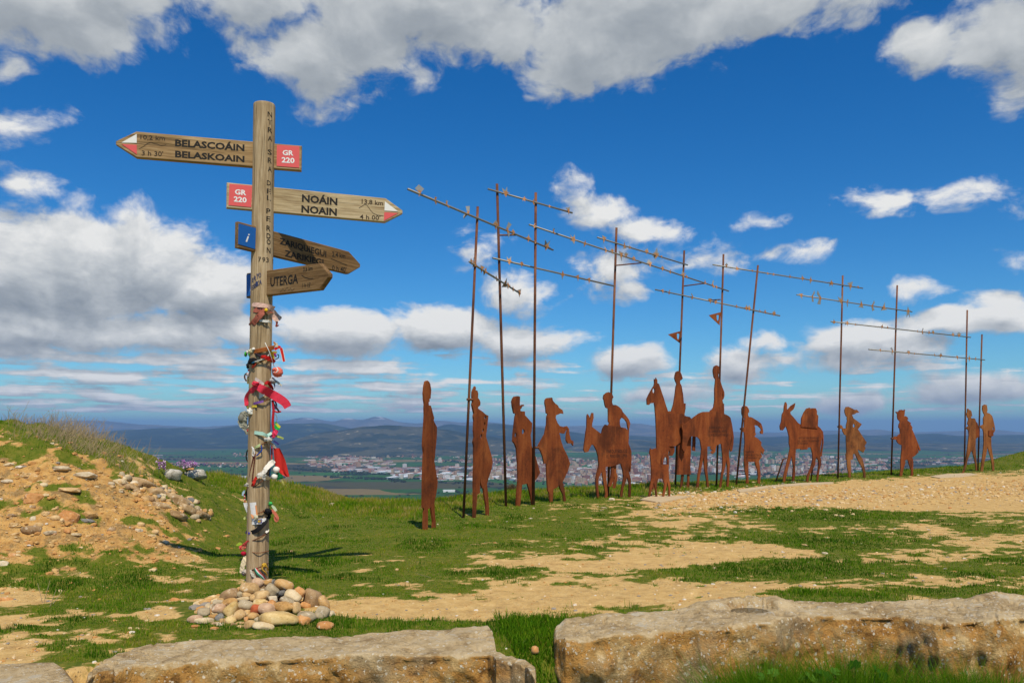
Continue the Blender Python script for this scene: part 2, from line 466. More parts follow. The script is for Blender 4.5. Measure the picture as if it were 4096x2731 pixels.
# ------------------------------------------------------------------ valley floor, 340 m below
VZ = -338.0
def field_mat(name):
    mt, nt, bs = material(name)
    pos = nt.n('ShaderNodeNewGeometry').outputs['Position']
    wv = nt.vm('SCALE', nt.vm('SUBTRACT', nt.noise(pos, 0.0012, 2, .5, col=True), (.5, .5, .5)), scale=260.0)
    pw = nt.vm('ADD', pos, wv)
    vc = nt.voro(nt.mapping(pw, (.00085, .0021, 0)), 1.0, out='Color')
    k = nt.n('ShaderNodeSeparateColor', i_Color=vc)
    c = nt.ramp(k.outputs[0], [(0.0, (.025, .105, .020)), (.30, (.035, .14, .025)), (.42, (.075, .075, .038)), (.60, (.055, .055, .038)), (.72, (.22, .165, .075)), (.80, (.030, .12, .022)), (1.0, (.06, .16, .035))], 'CONSTANT')  # dark field tones also stand in for cloud shadow over the valley
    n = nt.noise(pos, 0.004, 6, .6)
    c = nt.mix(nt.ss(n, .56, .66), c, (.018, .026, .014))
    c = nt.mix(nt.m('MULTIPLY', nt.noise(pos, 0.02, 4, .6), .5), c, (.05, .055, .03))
    nt.put(bs.inputs['Base Color'], c)
    bs.inputs['Roughness'].default_value = 1.0
    bs.inputs['Specular IOR Level'].default_value = 0.0
    return mt
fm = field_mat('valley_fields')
vx = np.concatenate([np.linspace(-60000, -12000, 16), np.linspace(-11500, 11500, 150), np.linspace(12000, 60000, 16)])
vy = np.concatenate([np.array([-40000, -10000, -3000, -400, -61]), np.array([59, 200, 500, 900, 1300]), np.linspace(1700, 14000, 130), np.linspace(15000, 60000, 20)])
VX, VY = np.meshgrid(vx, vy)
slope = np.interp(VY, [-40000, -3000, -61, 59, 200, 500, 900, 1400, 2200], [VZ, VZ, -4, -18.0, -60, -150, -240, -310, 0.0])
roll = 22 * (fbm(VX / 1500, VY / 1500, 4, 41) - .5) + 70 * np.maximum(0, fbm(VX / 5200, VY / 4200, 3, 47) - .56)
Z = np.where(VY < 1400, slope, VZ + roll)
Z = np.where((VY >= 1400) & (VY < 2600), -310 + (VZ + roll + 310) * sstep(VY, 1300, 2600), Z)
ii = (np.arange(len(vy) - 1)[:, None] * len(vx) + np.arange(len(vx) - 1)[None, :]).ravel()
q = np.stack([ii, ii + 1, ii + len(vx) + 1, ii + len(vx)], 1)
# leave out the cells under the summit sheet
cx_ = VX[:-1, :-1].ravel(); cy_ = VY[:-1, :-1].ravel()
keep = ~((cy_ >= -62) & (cy_ < 58) & (np.abs(cx_) < 300))
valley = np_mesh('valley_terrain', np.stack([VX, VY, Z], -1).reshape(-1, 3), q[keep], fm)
tag(valley, kind='structure')
def valley_z(x, y):
    r = 22 * (fbm(np.array([x / 1500.]), np.array([y / 1500.]), 4, 41) - .5) + 70 * np.maximum(0, fbm(np.array([x / 5200.]), np.array([y / 4200.]), 3, 47) - .56)
    return VZ + float(r[0])

# ------------------------------------------------------------------ hills and mountains
def hill_mat(name, wood, open_, bare, snow=0.0, wscale=0.0022, wth=(.40, .60)):
    mt, nt, bs = material(name)
    pos = nt.n('ShaderNodeNewGeometry').outputs['Position']
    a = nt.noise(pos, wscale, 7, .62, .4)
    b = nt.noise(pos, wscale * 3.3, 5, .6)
    c = nt.mix(nt.ss(a, *wth), wood, open_)  # dark patches: woodland, and cloud shadow painted into the hill colour
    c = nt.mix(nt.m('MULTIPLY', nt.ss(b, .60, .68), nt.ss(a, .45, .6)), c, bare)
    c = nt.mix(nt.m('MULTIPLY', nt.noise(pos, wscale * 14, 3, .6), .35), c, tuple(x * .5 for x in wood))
    if snow:
        z = nt.n('ShaderNodeSeparateXYZ', i_Vector=pos).outputs[2]
        sn = nt.m('MULTIPLY', nt.ss(z, snow - 40, snow + 120), nt.ss(nt.noise(nt.mapping(pos, (1, 1, 2.5)), .0022, 5, .6), .50, .56))
        c = nt.mix(sn, c, (.85, .88, .92))
    nt.put(bs.inputs['Base Color'], c)
    bs.inputs['Roughness'].default_value = 1.0
    bs.inputs['Specular IOR Level'].default_value = 0.0
    return mt

def ridge(name, pts, D, depth, mat, foot=VZ - 30, seed=1, rough=1.0, nv=60, nu=420):
    xs_ = np.array([p[0] for p in pts]); ysk = np.array([p[1] for p in pts])
    pxx = np.linspace(xs_[0], xs_[-1], nu)
    # smooth the skyline a little
    ytop = np.interp(pxx, xs_, ysk)
    kk = np.hanning(9); kk /= kk.sum()
    ytop = np.convolve(np.pad(ytop, 4, 'edge'), kk, 'valid')
    ytop = ytop + rough * 5 * (fbm(pxx / 60, pxx * 0 + seed, 4, seed) - .5)
    t = np.concatenate([np.linspace(0, 1, nv), np.linspace(1.08, 1.8, 10)])
    T, PX = np.meshgrid(t, pxx, indexing='ij')
    XR = (PX - CX) / F * D                               # columns run straight away from the near edge
    Yc = D - depth * (1 - T)
    Xc = XR * (1 - 0.25 * (1 - np.minimum(T, 1)) * depth / D)
    top = CZ + (CY - ytop)[None, :] / F * D + 0 * T
    prof = np.where(T <= 1, T ** 1.35, 1 - 0.5 * (T - 1))
    rug = (fbm(Xc / (depth * .22), Yc / (depth * .22), 5, seed + 3) - .5)
    gul = np.abs(fbm(Xc / (depth * .16) + .5, Yc / (depth * .5), 4, seed + 8) - .5) * 2
    amp = (top - foot) * 0.34 * np.clip(T, 0, 1) * np.clip(1 - T, 0, 1) * 4 * rough
    Zc = foot + (top - foot) * prof + amp * (rug - 0.35 * (gul - .4))
    n_u, n_t = nu, len(t)
    ii = (np.arange(n_t - 1)[:, None] * n_u + np.arange(n_u - 1)[None, :]).ravel()
    q = np.stack([ii, ii + 1, ii + n_u + 1, ii + n_u], 1)
    return tag(np_mesh(name, np.stack([Xc, Yc, Zc], -1).reshape(-1, 3), q, mat), kind='structure')

m_far = hill_mat('mountain_far', (.075, .075, .05), (.16, .14, .10), (.3, .27, .2), snow=300, wscale=.0012)
m_mid = hill_mat('hill_woods_shade', (.016, .030, .018), (.040, .060, .030), (.20, .18, .09), wscale=.0013, wth=(.46, .60))
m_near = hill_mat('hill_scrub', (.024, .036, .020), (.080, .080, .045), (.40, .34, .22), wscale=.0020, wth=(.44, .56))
ridge('mountain_range', [(-900, 1700), (-300, 1690), (0, 1690), (110, 1681), (160, 1690), (210, 1685), (330, 1681), (440, 1684), (520, 1699), (600, 1698), (700, 1702), (800, 1708), (950, 1698),
      (1120, 1685), (1170, 1676), (1220, 1668), (1270, 1675), (1330, 1690), (1370, 1676), (1400, 1665), (1440, 1685), (1480, 1668), (1530, 1663), (1590, 1688), (1680, 1695), (1740, 1681), (1790, 1684), (1850, 1690), (1910, 1682), (1980, 1690), (2100, 1703), (2300, 1703),
      (2420, 1700), (2480, 1690), (2560, 1692), (2640, 1705), (2720, 1715), (2900, 1726), (3100, 1730), (3250, 1733), (3310, 1718), (3380, 1725), (3450, 1720), (3500, 1715), (3560, 1722), (3650, 1735), (3730, 1730), (3800, 1728), (3900, 1722), (3985, 1718), (4096, 1731), (4500, 1725), (5000, 1735)], 30000, 7000, m_far, seed=3, rough=.8)
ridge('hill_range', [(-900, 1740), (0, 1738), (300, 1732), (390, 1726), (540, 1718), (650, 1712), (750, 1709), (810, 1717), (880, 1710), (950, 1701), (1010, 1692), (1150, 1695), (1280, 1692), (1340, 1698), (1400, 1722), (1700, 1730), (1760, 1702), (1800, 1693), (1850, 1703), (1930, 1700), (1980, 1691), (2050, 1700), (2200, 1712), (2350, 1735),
      (2500, 1742), (2900, 1752), (3100, 1748), (3190, 1745), (3290, 1757), (3350, 1736), (3420, 1733), (3480, 1742), (3600, 1748), (3660, 1737), (3740, 1733), (3850, 1745), (4000, 1740), (4200, 1735), (5000, 1745)], 17500, 5200, m_mid, seed=11, rough=1.0)
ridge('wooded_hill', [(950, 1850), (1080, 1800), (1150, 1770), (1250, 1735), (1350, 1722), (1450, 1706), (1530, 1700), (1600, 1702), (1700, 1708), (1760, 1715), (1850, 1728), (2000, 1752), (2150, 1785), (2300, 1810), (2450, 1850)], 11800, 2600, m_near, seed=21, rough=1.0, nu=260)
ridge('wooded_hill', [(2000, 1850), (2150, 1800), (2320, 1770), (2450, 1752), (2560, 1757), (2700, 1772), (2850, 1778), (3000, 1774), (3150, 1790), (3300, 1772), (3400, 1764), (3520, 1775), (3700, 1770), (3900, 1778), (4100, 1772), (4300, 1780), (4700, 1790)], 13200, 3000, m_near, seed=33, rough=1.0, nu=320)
# ------------------------------------------------------------------ the city on the valley floor
def wall_mat(name, attr):
    mt, nt, bs = material(name)
    if attr:
        t = nt.n('ShaderNodeAttribute', attribute_name='tint').outputs['Fac']
    else:
        t = nt.n('ShaderNodeObjectInfo').outputs['Random']
    c = nt.ramp(t, [(0.0, (.62, .58, .50)), (.13, (.50, .38, .25)), (.34, (.42, .26, .155)), (.55, (.33, .15, .09)), (.76, (.24, .10, .06)), (.86, (.20, .20, .20)), (.93, (.74, .72, .68))], 'CONSTANT')
    pos = nt.n('ShaderNodeNewGeometry').outputs['Position']
    sx = nt.n('ShaderNodeSeparateXYZ', i_Vector=pos)
    fl = nt.m('FRACT', nt.m('MULTIPLY', sx.outputs[2], 1 / 3.2))
    wn = nt.m('FRACT', nt.m('MULTIPLY', nt.m('ADD', sx.outputs[0], sx.outputs[1]), 1 / 4.0))
    w = nt.m('MULTIPLY', nt.ss(fl, .45, .5), nt.ss(wn, .42, .48))
    c = nt.mix(nt.m('MULTIPLY', w, .75), c, (.06, .07, .08))
    nt.put(bs.inputs['Base Color'], c)
    bs.inputs['Roughness'].default_value = .8
    return mt
def roof_mat(name, attr):
    mt, nt, bs = material(name)
    t = nt.n('ShaderNodeAttribute', attribute_name='tint').outputs['Fac'] if attr else nt.n('ShaderNodeObjectInfo').outputs['Random']
    t = nt.m('FRACT', nt.m('MULTIPLY', t, 7.0))
    c = nt.ramp(t, [(0.0, (.34, .14, .075)), (.35, (.42, .20, .11)), (.6, (.34, .15, .09)), (.86, (.5, .47, .43)), (.95, (.72, .71, .70))], 'CONSTANT')
    nt.put(bs.inputs['Base Color'], c)
    bs.inputs['Roughness'].default_value = .85
    return mt
wmO, rmO = wall_mat('render_wall', False), roof_mat('tile_roof', False)
wmA, rmA = wall_mat('town_wall', True), roof_mat('town_roof', True)
shedw = flat_mat('shed_cladding', (.72, .74, .75), .6, var=.08, scale=.02)

BOXV = np.array([(-.5, -.5, 0), (.5, -.5, 0), (.5, .5, 0), (-.5, .5, 0), (-.5, -.5, 1), (.5, -.5, 1), (.5, .5, 1), (-.5, .5, 1)], float)
def house_mesh(name, eave, hip, mats):
    """unit block: walls to the eaves, then a ridged roof with a small overhang"""
    v = [(-.5, -.5, 0), (.5, -.5, 0), (.5, .5, 0), (-.5, .5, 0), (-.5, -.5, eave), (.5, -.5, eave), (.5, .5, eave), (-.5, .5, eave)]
    f = [(0, 1, 5, 4), (1, 2, 6, 5), (2, 3, 7, 6), (3, 0, 4, 7)]
    mi = [0] * 4
    b = len(v); e = .03
    v += [(-.5 - e, -.5 - e, eave), (.5 + e, -.5 - e, eave), (.5 + e, .5 + e, eave), (-.5 - e, .5 + e, eave), (-.5 + hip, 0, 1), (.5 - hip, 0, 1)]
    f += [(b, b + 1, b + 5, b + 4), (b + 2, b + 3, b + 4, b + 5), (b + 1, b + 2, b + 5), (b + 3, b, b + 4), (b + 3, b + 2, b + 1, b)]
    mi += [1] * 5
    me = bpy.data.meshes.new(name); me.from_pydata(v, [], f)
    for m in mats: me.materials.append(m)
    me.polygons.foreach_set('material_index', np.array(mi, np.int32))
    return me
def block_mesh(name, mats):
    """unit flat-roofed block with a parapet and a stair head on the roof"""
    v, f, mi = [], [], []
    def bx(x0, x1, y0, y1, z0, z1, m):
        b = len(v)
        v.extend([(x0, y0, z0), (x1, y0, z0), (x1, y1, z0), (x0, y1, z0), (x0, y0, z1), (x1, y0, z1), (x1, y1, z1), (x0, y1, z1)])
        f.extend([(b, b + 1, b + 5, b + 4), (b + 1, b + 2, b + 6, b + 5), (b + 2, b + 3, b + 7, b + 6), (b + 3, b, b + 4, b + 7), (b + 4, b + 5, b + 6, b + 7)])
        mi.extend([m] * 4 + [1])
    bx(-.5, .5, -.5, .5, 0, .93, 0)
    bx(-.15, .2, -.25, .25, .932, 1.0, 0)
    me = bpy.data.meshes.new(name); me.from_pydata(v, [], f)
    for m in mats: me.materials.append(m)
    me.polygons.foreach_set('material_index', np.array(mi, np.int32))
    return me
PROT = {'house': house_mesh('town_house', .62, .12, [wmO, rmO]), 'block': block_mesh('apartment_block', [wmO, rmO]), 'shed': house_mesh('factory_hall', .85, 0.0, [shedw, shedw])}

def vfloor(x, y):
    Y = (CZ - VZ) * F / (y - CY)
    X = (x - CX) / F * Y
    return X, Y, valley_z(X, Y)

ZONES = [  # x0, x1, y0, y1, count, kind weights (house, block, shed)
    (2060, 2700, 1842, 1925, 900, (.35, .60, .05)), (2450, 3420, 1826, 1900, 1500, (.30, .66, .04)), (2200, 2700, 1890, 1945, 350, (.45, .5, .05)), (2900, 3400, 1880, 1912, 150, (.5, .4, .1)),
    (1900, 2300, 1835, 1915, 420, (.35, .60, .05)), (1700, 2050, 1868, 1920, 260, (.2, .45, .35)), (1720, 2100, 1822, 1850, 120, (.4, .4, .2)),
    (1230, 1560, 1826, 1862, 190, (.3, .25, .45)), (1330, 1560, 1862, 1888, 60, (.0, .1, .9)), (1560, 1720, 1868, 1915, 70, (.0, .3, .7)), (1230, 1420, 1845, 1868, 60, (.7, .2, .1)),
    (560, 1000, 1852, 1866, 110, (.85, .1, .05)), (930, 1040, 1812, 1826, 50, (.9, .1, 0)), (500, 640, 1813, 1834, 22, (.2, 0, .8)), (1590, 1690, 1820, 1832, 40, (.9, .1, 0)),
    (2020, 2110, 1806, 1835, 60, (.9, .1, 0)), (3380, 3560, 1838, 1880, 120, (.5, .2, .3)), (3560, 4096, 1826, 1858, 160, (.6, .1, .3)), (850, 980, 1905, 1925, 22, (.8, 0, .2)), (3000, 3200, 1806, 1830, 50, (.6, .4, 0)),
]
items = []
cr = random.Random(5)
for (x0, x1, y0, y1, cnt, (wh, wb, wsh)) in ZONES:
    for i in range(int(cnt * .62)):
        tx, ty = cr.random(), cr.random()
        x = x0 + (x1 - x0) * tx; y = y0 + (y1 - y0) * ty
        X, Y, z = vfloor(x, y)
        k = cr.choices(('house', 'block', 'shed'), (wh, wb, wsh))[0]
        if k == 'house': s = (cr.uniform(10, 26), cr.uniform(9, 14), cr.uniform(7, 11))
        elif k == 'block': s = (cr.uniform(18, 60), cr.uniform(12, 18), cr.choice([15, 18, 21, 24, 30, 38]) * cr.uniform(.9, 1.1))
        else: s = (cr.uniform(40, 150), cr.uniform(25, 60), cr.uniform(8, 14))
        ang = round(vnoise(np.array([X / 900.]), np.array([Y / 900.]), 77)[0] * 6) * .35 + cr.choice([0, 0, math.pi / 2])
        items.append((s[0] * s[2] / Y / Y, k, X, Y, z - .5, s, ang, cr.random()))
items.sort(key=lambda t: -t[0])
LAB = {'house': ('small tiled house among the distant town roofs', 'house', 'tiled houses in the valley town'),
       'block': ('flat-roofed apartment block in the distant valley city', 'apartment block', 'apartment blocks in the valley city'),
       'shed': ('long pale factory hall on the valley floor', 'factory hall', 'factory halls on the valley floor')}
NIND = 280
nm = {'house': 'town_house', 'block': 'apartment_block', 'shed': 'factory_hall'}
for (_, k, X, Y, z, s, ang, tint) in items[:NIND]:
    o = bpy.data.objects.new(nm[k], PROT[k])
    o.location = (X, Y, z); o.rotation_euler = (0, 0, ang); o.scale = s
    link(o); tag(o, *LAB[k])
# the rest of the town: beyond counting
V, Fc, MI, TI = [], [], [], []
for (_, k, X, Y, z, s, ang, tint) in items[NIND:]:
    c, sn = math.cos(ang), math.sin(ang)
    b = len(V)
    me = PROT[k]
    for v in me.vertices:
        lx, ly, lz = v.co.x * s[0], v.co.y * s[1], v.co.z * s[2]
        V.append((X + lx * c - ly * sn, Y + lx * sn + ly * c, z + lz)); TI.append(tint if k != 'shed' else .95)
    for p in me.polygons:
        Fc.append([b + i for i in p.vertices]); MI.append(p.material_index)
town = mesh('distant_town', V, Fc, [wmA, rmA], midx=MI)
a = town.data.attributes.new('tint', 'FLOAT', 'POINT'); a.data.foreach_set('value', np.array(TI, np.float32))
tag(town, kind='stuff')

# dark hedges, riverside trees and copses
woods = flat_mat('far_foliage', (.020, .030, .014), 1.0, var=.5, scale=.01, spec=0)
TV, TF = [], []
def blob(X, Y, z, r, h):
    b = len(TV)
    n = 6
    for lvl, (rr, hh) in enumerate(((.8, 0), (1.0, .45), (.55, .85))):
        for i in range(n):
            a_ = 2 * math.pi * (i + .5 * (lvl % 2)) / n
            q = cr.uniform(.75, 1.2)
            TV.append((X + r * rr * q * math.cos(a_), Y + r * rr * q * math.sin(a_), z + h * hh * cr.uniform(.9, 1.1)))
    TV.append((X, Y, z + h))
    for lvl in range(2):
        for i in range(n):
            j = (i + 1) % n
            TF.append((b + lvl * n + i, b + lvl * n + j, b + lvl * n + n + j, b + lvl * n + n + i))
    for i in range(n):
        TF.append((b + 2 * n + i, b + 2 * n + (i + 1) % n, b + 3 * n))
LINES = [(580, 1852, 1250, 1878, 130), (1180, 1876, 1560, 1896, 90), (1300, 1905, 1520, 1915, 40), (1350, 1895, 1500, 1893, 40), (1500, 1912, 1600, 1922, 40), (500, 1840, 620, 1846, 30), (600, 1836, 760, 1842, 40), (1650, 1915, 1800, 1912, 30), (1980, 1850, 2200, 1862, 70), (2650, 1900, 3350, 1896, 160),
         (520, 1826, 900, 1832, 60), (850, 1915, 1000, 1925, 40), (1560, 1925, 2000, 1935, 30), (3350, 1880, 3700, 1862, 100), (3500, 1850, 4096, 1842, 120), (2200, 1935, 2700, 1932, 60), (1200, 1822, 1650, 1826, 90), (1700, 1845, 2000, 1850, 60)]
for (x0, y0, x1, y1, n) in LINES:
    for i in range(n):
        t = cr.random()
        X, Y, z = vfloor(x0 + (x1 - x0) * t + cr.gauss(0, 6), y0 + (y1 - y0) * t + cr.gauss(0, 1.2))
        blob(X, Y, z - 1, cr.uniform(6, 14), cr.uniform(8, 16))
for i in range(1200):
    X, Y, z = vfloor(cr.uniform(0, 4096), 1795 + 200 * cr.random() ** 1.5)
    if vnoise(np.array([X / 700.]), np.array([Y / 700.]), 91)[0] > .5:
        blob(X, Y, z - 1, cr.uniform(6, 14), cr.uniform(6, 13))
tw = mesh('distant_woods', TV, TF, woods)
tag(tw, kind='stuff')
# the lone pale farm hall below the hill
X, Y, z = vfloor(1796, 1966)
o = bpy.data.objects.new('factory_hall', PROT['shed']); o.location = (X, Y, z); o.rotation_euler = (0, 0, .1); o.scale = (62, 26, 12); link(o)
tag(o, 'lone pale farm hall on the dark fields just over the grassy edge', 'farm hall')

# ------------------------------------------------------------------ air
hz = bpy.data.materials.new('haze_air'); hz.use_nodes = True
ht = NT(hz.node_tree)
hz.node_tree.nodes.remove(hz.node_tree.nodes['Principled BSDF'])
pv = ht.n('ShaderNodeVolumePrincipled')
pv.inputs['Color'].default_value = (.30, .56, 1.0, 1)
pv.inputs['Density'].default_value = 3.8e-5
pv.inputs['Anisotropy'].default_value = 0.0
hz.node_tree.links.new(pv.outputs[0], hz.node_tree.nodes['Material Output'].inputs['Volume'])
hv = [(-62000, -42000, VZ - 80), (62000, -42000, VZ - 80), (62000, 62000, VZ - 80), (-62000, 62000, VZ - 80), (-62000, -42000, 520), (62000, -42000, 520), (62000, 62000, 520), (-62000, 62000, 520)]
hf = [(0, 3, 2, 1), (4, 5, 6, 7), (0, 1, 5, 4), (1, 2, 6, 5), (2, 3, 7, 6), (3, 0, 4, 7)]
haze = mesh('haze', hv, hf, hz)
tag(haze, kind='stuff')
# ------------------------------------------------------------------ steel procession
def rust_mat(name, dark, mid, light, scale=1.0):
    mt, nt, bs = material(name)
    tc = nt.n('ShaderNodeTexCoord').outputs['Object']
    oi = nt.n('ShaderNodeObjectInfo')
    tc = nt.vm('ADD', tc, nt.vm('SCALE', (7.3, 3.1, 5.7), scale=oi.outputs['Random']))
    a = nt.noise(nt.mapping(tc, (1, 1, .42)), 3.2 * scale, 7, .65, .5)
    b = nt.noise(tc, 30 * scale, 5, .7)
    st = nt.noise(nt.mapping(tc, (14, 14, .6)), 1.6 * scale, 4, .6)
    f = nt.m('ADD', nt.m('MULTIPLY', a, .62), nt.m('MULTIPLY_ADD', b, .25, nt.m('MULTIPLY', st, .22)))
    c = nt.ramp(f, [(.40, dark), (.53, mid), (.66, light)])
    st2 = nt.noise(nt.mapping(tc, (1, 1, .5)), 1.7 * scale, 5, .7, .8)
    c = nt.mix(nt.ss(st2, .50, .68, 0, .72), c, tuple(x * .8 for x in dark))
    run = nt.noise(nt.mapping(tc, (22, 22, .5)), 1.0, 3, .6)
    c = nt.mix(nt.ss(run, .56, .72, 0, .35), c, light)
    nt.put(bs.inputs['Base Color'], c)
    bs.inputs['Roughness'].default_value = .82
    bs.inputs['Metallic'].default_value = 0.0
    bs.inputs['Specular IOR Level'].default_value = .22
    nt.put(bs.inputs['Normal'], nt.bump(b, .25, .004))
    return mt
rust = rust_mat('weathering_steel', (.065, .019, .008), (.180, .043, .011), (.27, .080, .021))
rust_ochre = rust_mat('weathering_steel_ochre', (.07, .027, .011), (.215, .078, .022), (.32, .135, .043))
rust_pole = rust_mat('rusty_tube', (.055, .022, .013), (.135, .052, .026), (.23, .095, .045))
engr = flat_mat('cut_lettering', (.035, .012, .006), .9, var=.1)
galv, nt, bs = material('galvanised_plate')
tc = nt.n('ShaderNodeTexCoord').outputs['Object']
spt = nt.vm('LENGTH', nt.vm('MULTIPLY', tc, (1, 0, 1)))
c = nt.mix(nt.noise(tc, 14, 4, .6), (.20, .21, .20), (.36, .37, .36))
rs = nt.m('MULTIPLY_ADD', nt.m('SUBTRACT', nt.noise(tc, 22, 4, .6), .5), .09, spt)
c = nt.mix(nt.ss(rs, .030, .058, 1, 0), c, (.47, .20, .055))
nt.put(bs.inputs['Base Color'], c); bs.inputs['Roughness'].default_value = .55; bs.inputs['Metallic'].default_value = .35
galv_bar = flat_mat('galvanised_tube', (.25, .245, .22), .5, .4, var=.3, scale=6)

CA = lambda p: (1620 + p[0] / 2.3057, 1480 + p[1] / 2.3057)
CB = lambda p: (2300 + p[0] / 2.6129, 1440 + p[1] / 2.6129)
CC = lambda p: (2920 + p[0] / 3.5633, 1560 + p[1] / 3.5633)
CD = lambda p: (3360 + p[0] / 3.36, 1560 + p[1] / 3.36)
CE = lambda p: (1600 + p[0] / 2.6133, 700 + p[1] / 2.6133)
CF = lambda p: (2300 + p[0] / 2.6133, 880 + p[1] / 2.6133)
CG = lambda p: (3100 + p[0] / 2.3614, 980 + p[1] / 2.3614)

class Plate:
    """a vertical plane of the procession through a foot point; photo points are laid out on it in metres"""
    def __init__(s, foot, psi):
        s.O = on_ground(*foot); s.psi = R(psi)
        s.d = Vector((math.cos(s.psi), math.sin(s.psi), 0)); s.n = Vector((math.sin(s.psi), -math.cos(s.psi), 0))
        s.cam = Vector((0, 0, CZ))
        s.lift = H(s.O.x, s.O.y)
    def at(s, x, y):
        r = Vector(((x - CX) / F, 1.0, (CY - y) / F))
        t = (s.O - s.cam).dot(s.n) / r.dot(s.n)
        p = s.cam + r * t
        return ((p - s.O).dot(s.d), p.z)
    def root(s, name, label, cat, group=None):
        o = empty(name, (s.O.x, s.O.y, 0), (0, 0, s.psi))
        return tag(o, label, cat, group)

def cut_plate(name, outline, holes, mat, parent, y0=0.0, th=.028, ground_fix=True):
    loops = [list(outline)] + [list(h) for h in holes]
    tess = geometry.tessellate_polygon([[Vector((a, b, 0)) for a, b in lp] for lp in loops])
    flat = [p for lp in loops for p in lp]
    n = len(flat)
    V = [(a, y0, b) for a, b in flat] + [(a, y0 + th, b) for a, b in flat]
    Fc = []
    for t in tess:
        a, b, c = (Vector((*flat[i], 0)) for i in t)
        i, j, k = t if (b - a).cross(c - a).z > 0 else (t[0], t[2], t[1])
        Fc.append((i, j, k)); Fc.append((n + i, n + k, n + j))
    base = 0
    for lp in loops:
        m = len(lp)
        area = sum(lp[i][0] * lp[(i + 1) % m][1] - lp[(i + 1) % m][0] * lp[i][1] for i in range(m))
        outer = lp is loops[0]
        for i in range(m):
            j = (i + 1) % m
            q = (base + i, n + base + i, n + base + j, base + j)
            if (area > 0) == outer: q = q[::-1]
            Fc.append(q)
        base += m
    return mesh(name, V, Fc, mat, parent)

def ell(cx, cy, rx, ry, n=14):
    return [(cx + rx * math.cos(2 * math.pi * i / n), cy + ry * math.sin(2 * math.pi * i / n)) for i in range(n)]

def part(pl, root, name, conv, pts, holes=(), mat=None, y0=0.0, th=.028, ground=True):
    o = [pl.at(*conv(p)) for p in pts]
    if ground:
        o = [(a, min(b, pl.lift - .05) if b < pl.lift + .06 else b) for a, b in o]
    hs_ = [[pl.at(*conv(p)) for p in h] for h in holes]
    return cut_plate(name, o, hs_, mat or rust, root, y0, th)

def text_data(s, size=1.0, bold=0.0, shear=0.0, extrude=0.0, align='LEFT', res=2):
    cu = bpy.data.curves.new('lettering', 'FONT')
    cu.body = s; cu.size = size; cu.offset = bold; cu.shear = shear; cu.extrude = extrude
    cu.resolution_u = res; cu.align_x = align
    o = bpy.data.objects.new('lettering', cu)
    COL.objects.link(o)
    dg = bpy.context.evaluated_depsgraph_get()
    me = bpy.data.meshes.new_from_object(o.evaluated_get(dg))
    V = [v.co.copy() for v in me.vertices]; Fs = [tuple(p.vertices) for p in me.polygons]
    bpy.data.objects.remove(o); bpy.data.curves.remove(cu); bpy.data.meshes.remove(me)
    return V, Fs

def text_fit(s, x0, x1, zb, zt, bold=0.0, shear=0.0, slope=0.0, cap=None):
    """vertices of a line of text fitted to x0..x1 and baseline zb / cap top zt on a plane (x, z)"""
    V, Fs = text_data(s, 1.0, bold, shear)
    xa = min(v.x for v in V); xb = max(v.x for v in V)
    cap = cap or .729
    sx = (x1 - x0) / (xb - xa); sz = (zt - zb) / cap
    return [(x0 + (v.x - xa) * sx, zb + v.y * sz + slope * (v.x - xa) * sx) for v in V], Fs

def write(lines, pl_at, conv, mat, parent, y=-.0025, name='lettering', bold=.0):
    """lines: (string, (x left, baseline y), (x right, baseline y), cap height) in crop pixels"""
    V, Fc = [], []
    for (s, a, b, hgt) in lines:
        A = pl_at(*conv(a)); B = pl_at(*conv(b)); T = pl_at(*conv((a[0], a[1] - hgt)))
        sl = (B[1] - A[1]) / (B[0] - A[0])
        v2, f2 = text_fit(s, A[0], B[0], A[1], A[1] + (T[1] - A[1]), bold, slope=sl)
        o = len(V)
        V += [(p[0], y, p[1]) for p in v2]; Fc += [tuple(o + i for i in f) for f in f2]
    return mesh(name, V, Fc, mat, parent)

def tube(name, pts, r, mat, parent=None, n=8, cap=True, radii=None):
    V, Fc = [], []
    pts = [Vector(p) for p in pts]
    for i, p in enumerate(pts):
        t = (pts[min(i + 1, len(pts) - 1)] - pts[max(i - 1, 0)]).normalized()
        up = Vector((0, 0, 1)) if abs(t.z) < .9 else Vector((0, 1, 0))
        a = t.cross(up).normalized(); b = a.cross(t)
        rr = radii[i] if radii else r
        for k in range(n):
            w = 2 * math.pi * k / n
            V.append(p + (a * math.cos(w) + b * math.sin(w)) * rr)
    for i in range(len(pts) - 1):
        for k in range(n):
            l = (k + 1) % n
            Fc.append((i * n + k, i * n + l, (i + 1) * n + l, (i + 1) * n + k))
    if cap:
        Fc.append(tuple(range(n - 1, -1, -1))); Fc.append(tuple(range((len(pts) - 1) * n, len(pts) * n)))
    return mesh(name, V, Fc, mat, parent, smooth=len(pts) > 2 or n > 6)

G_F = 'cut-out steel figures of the procession'
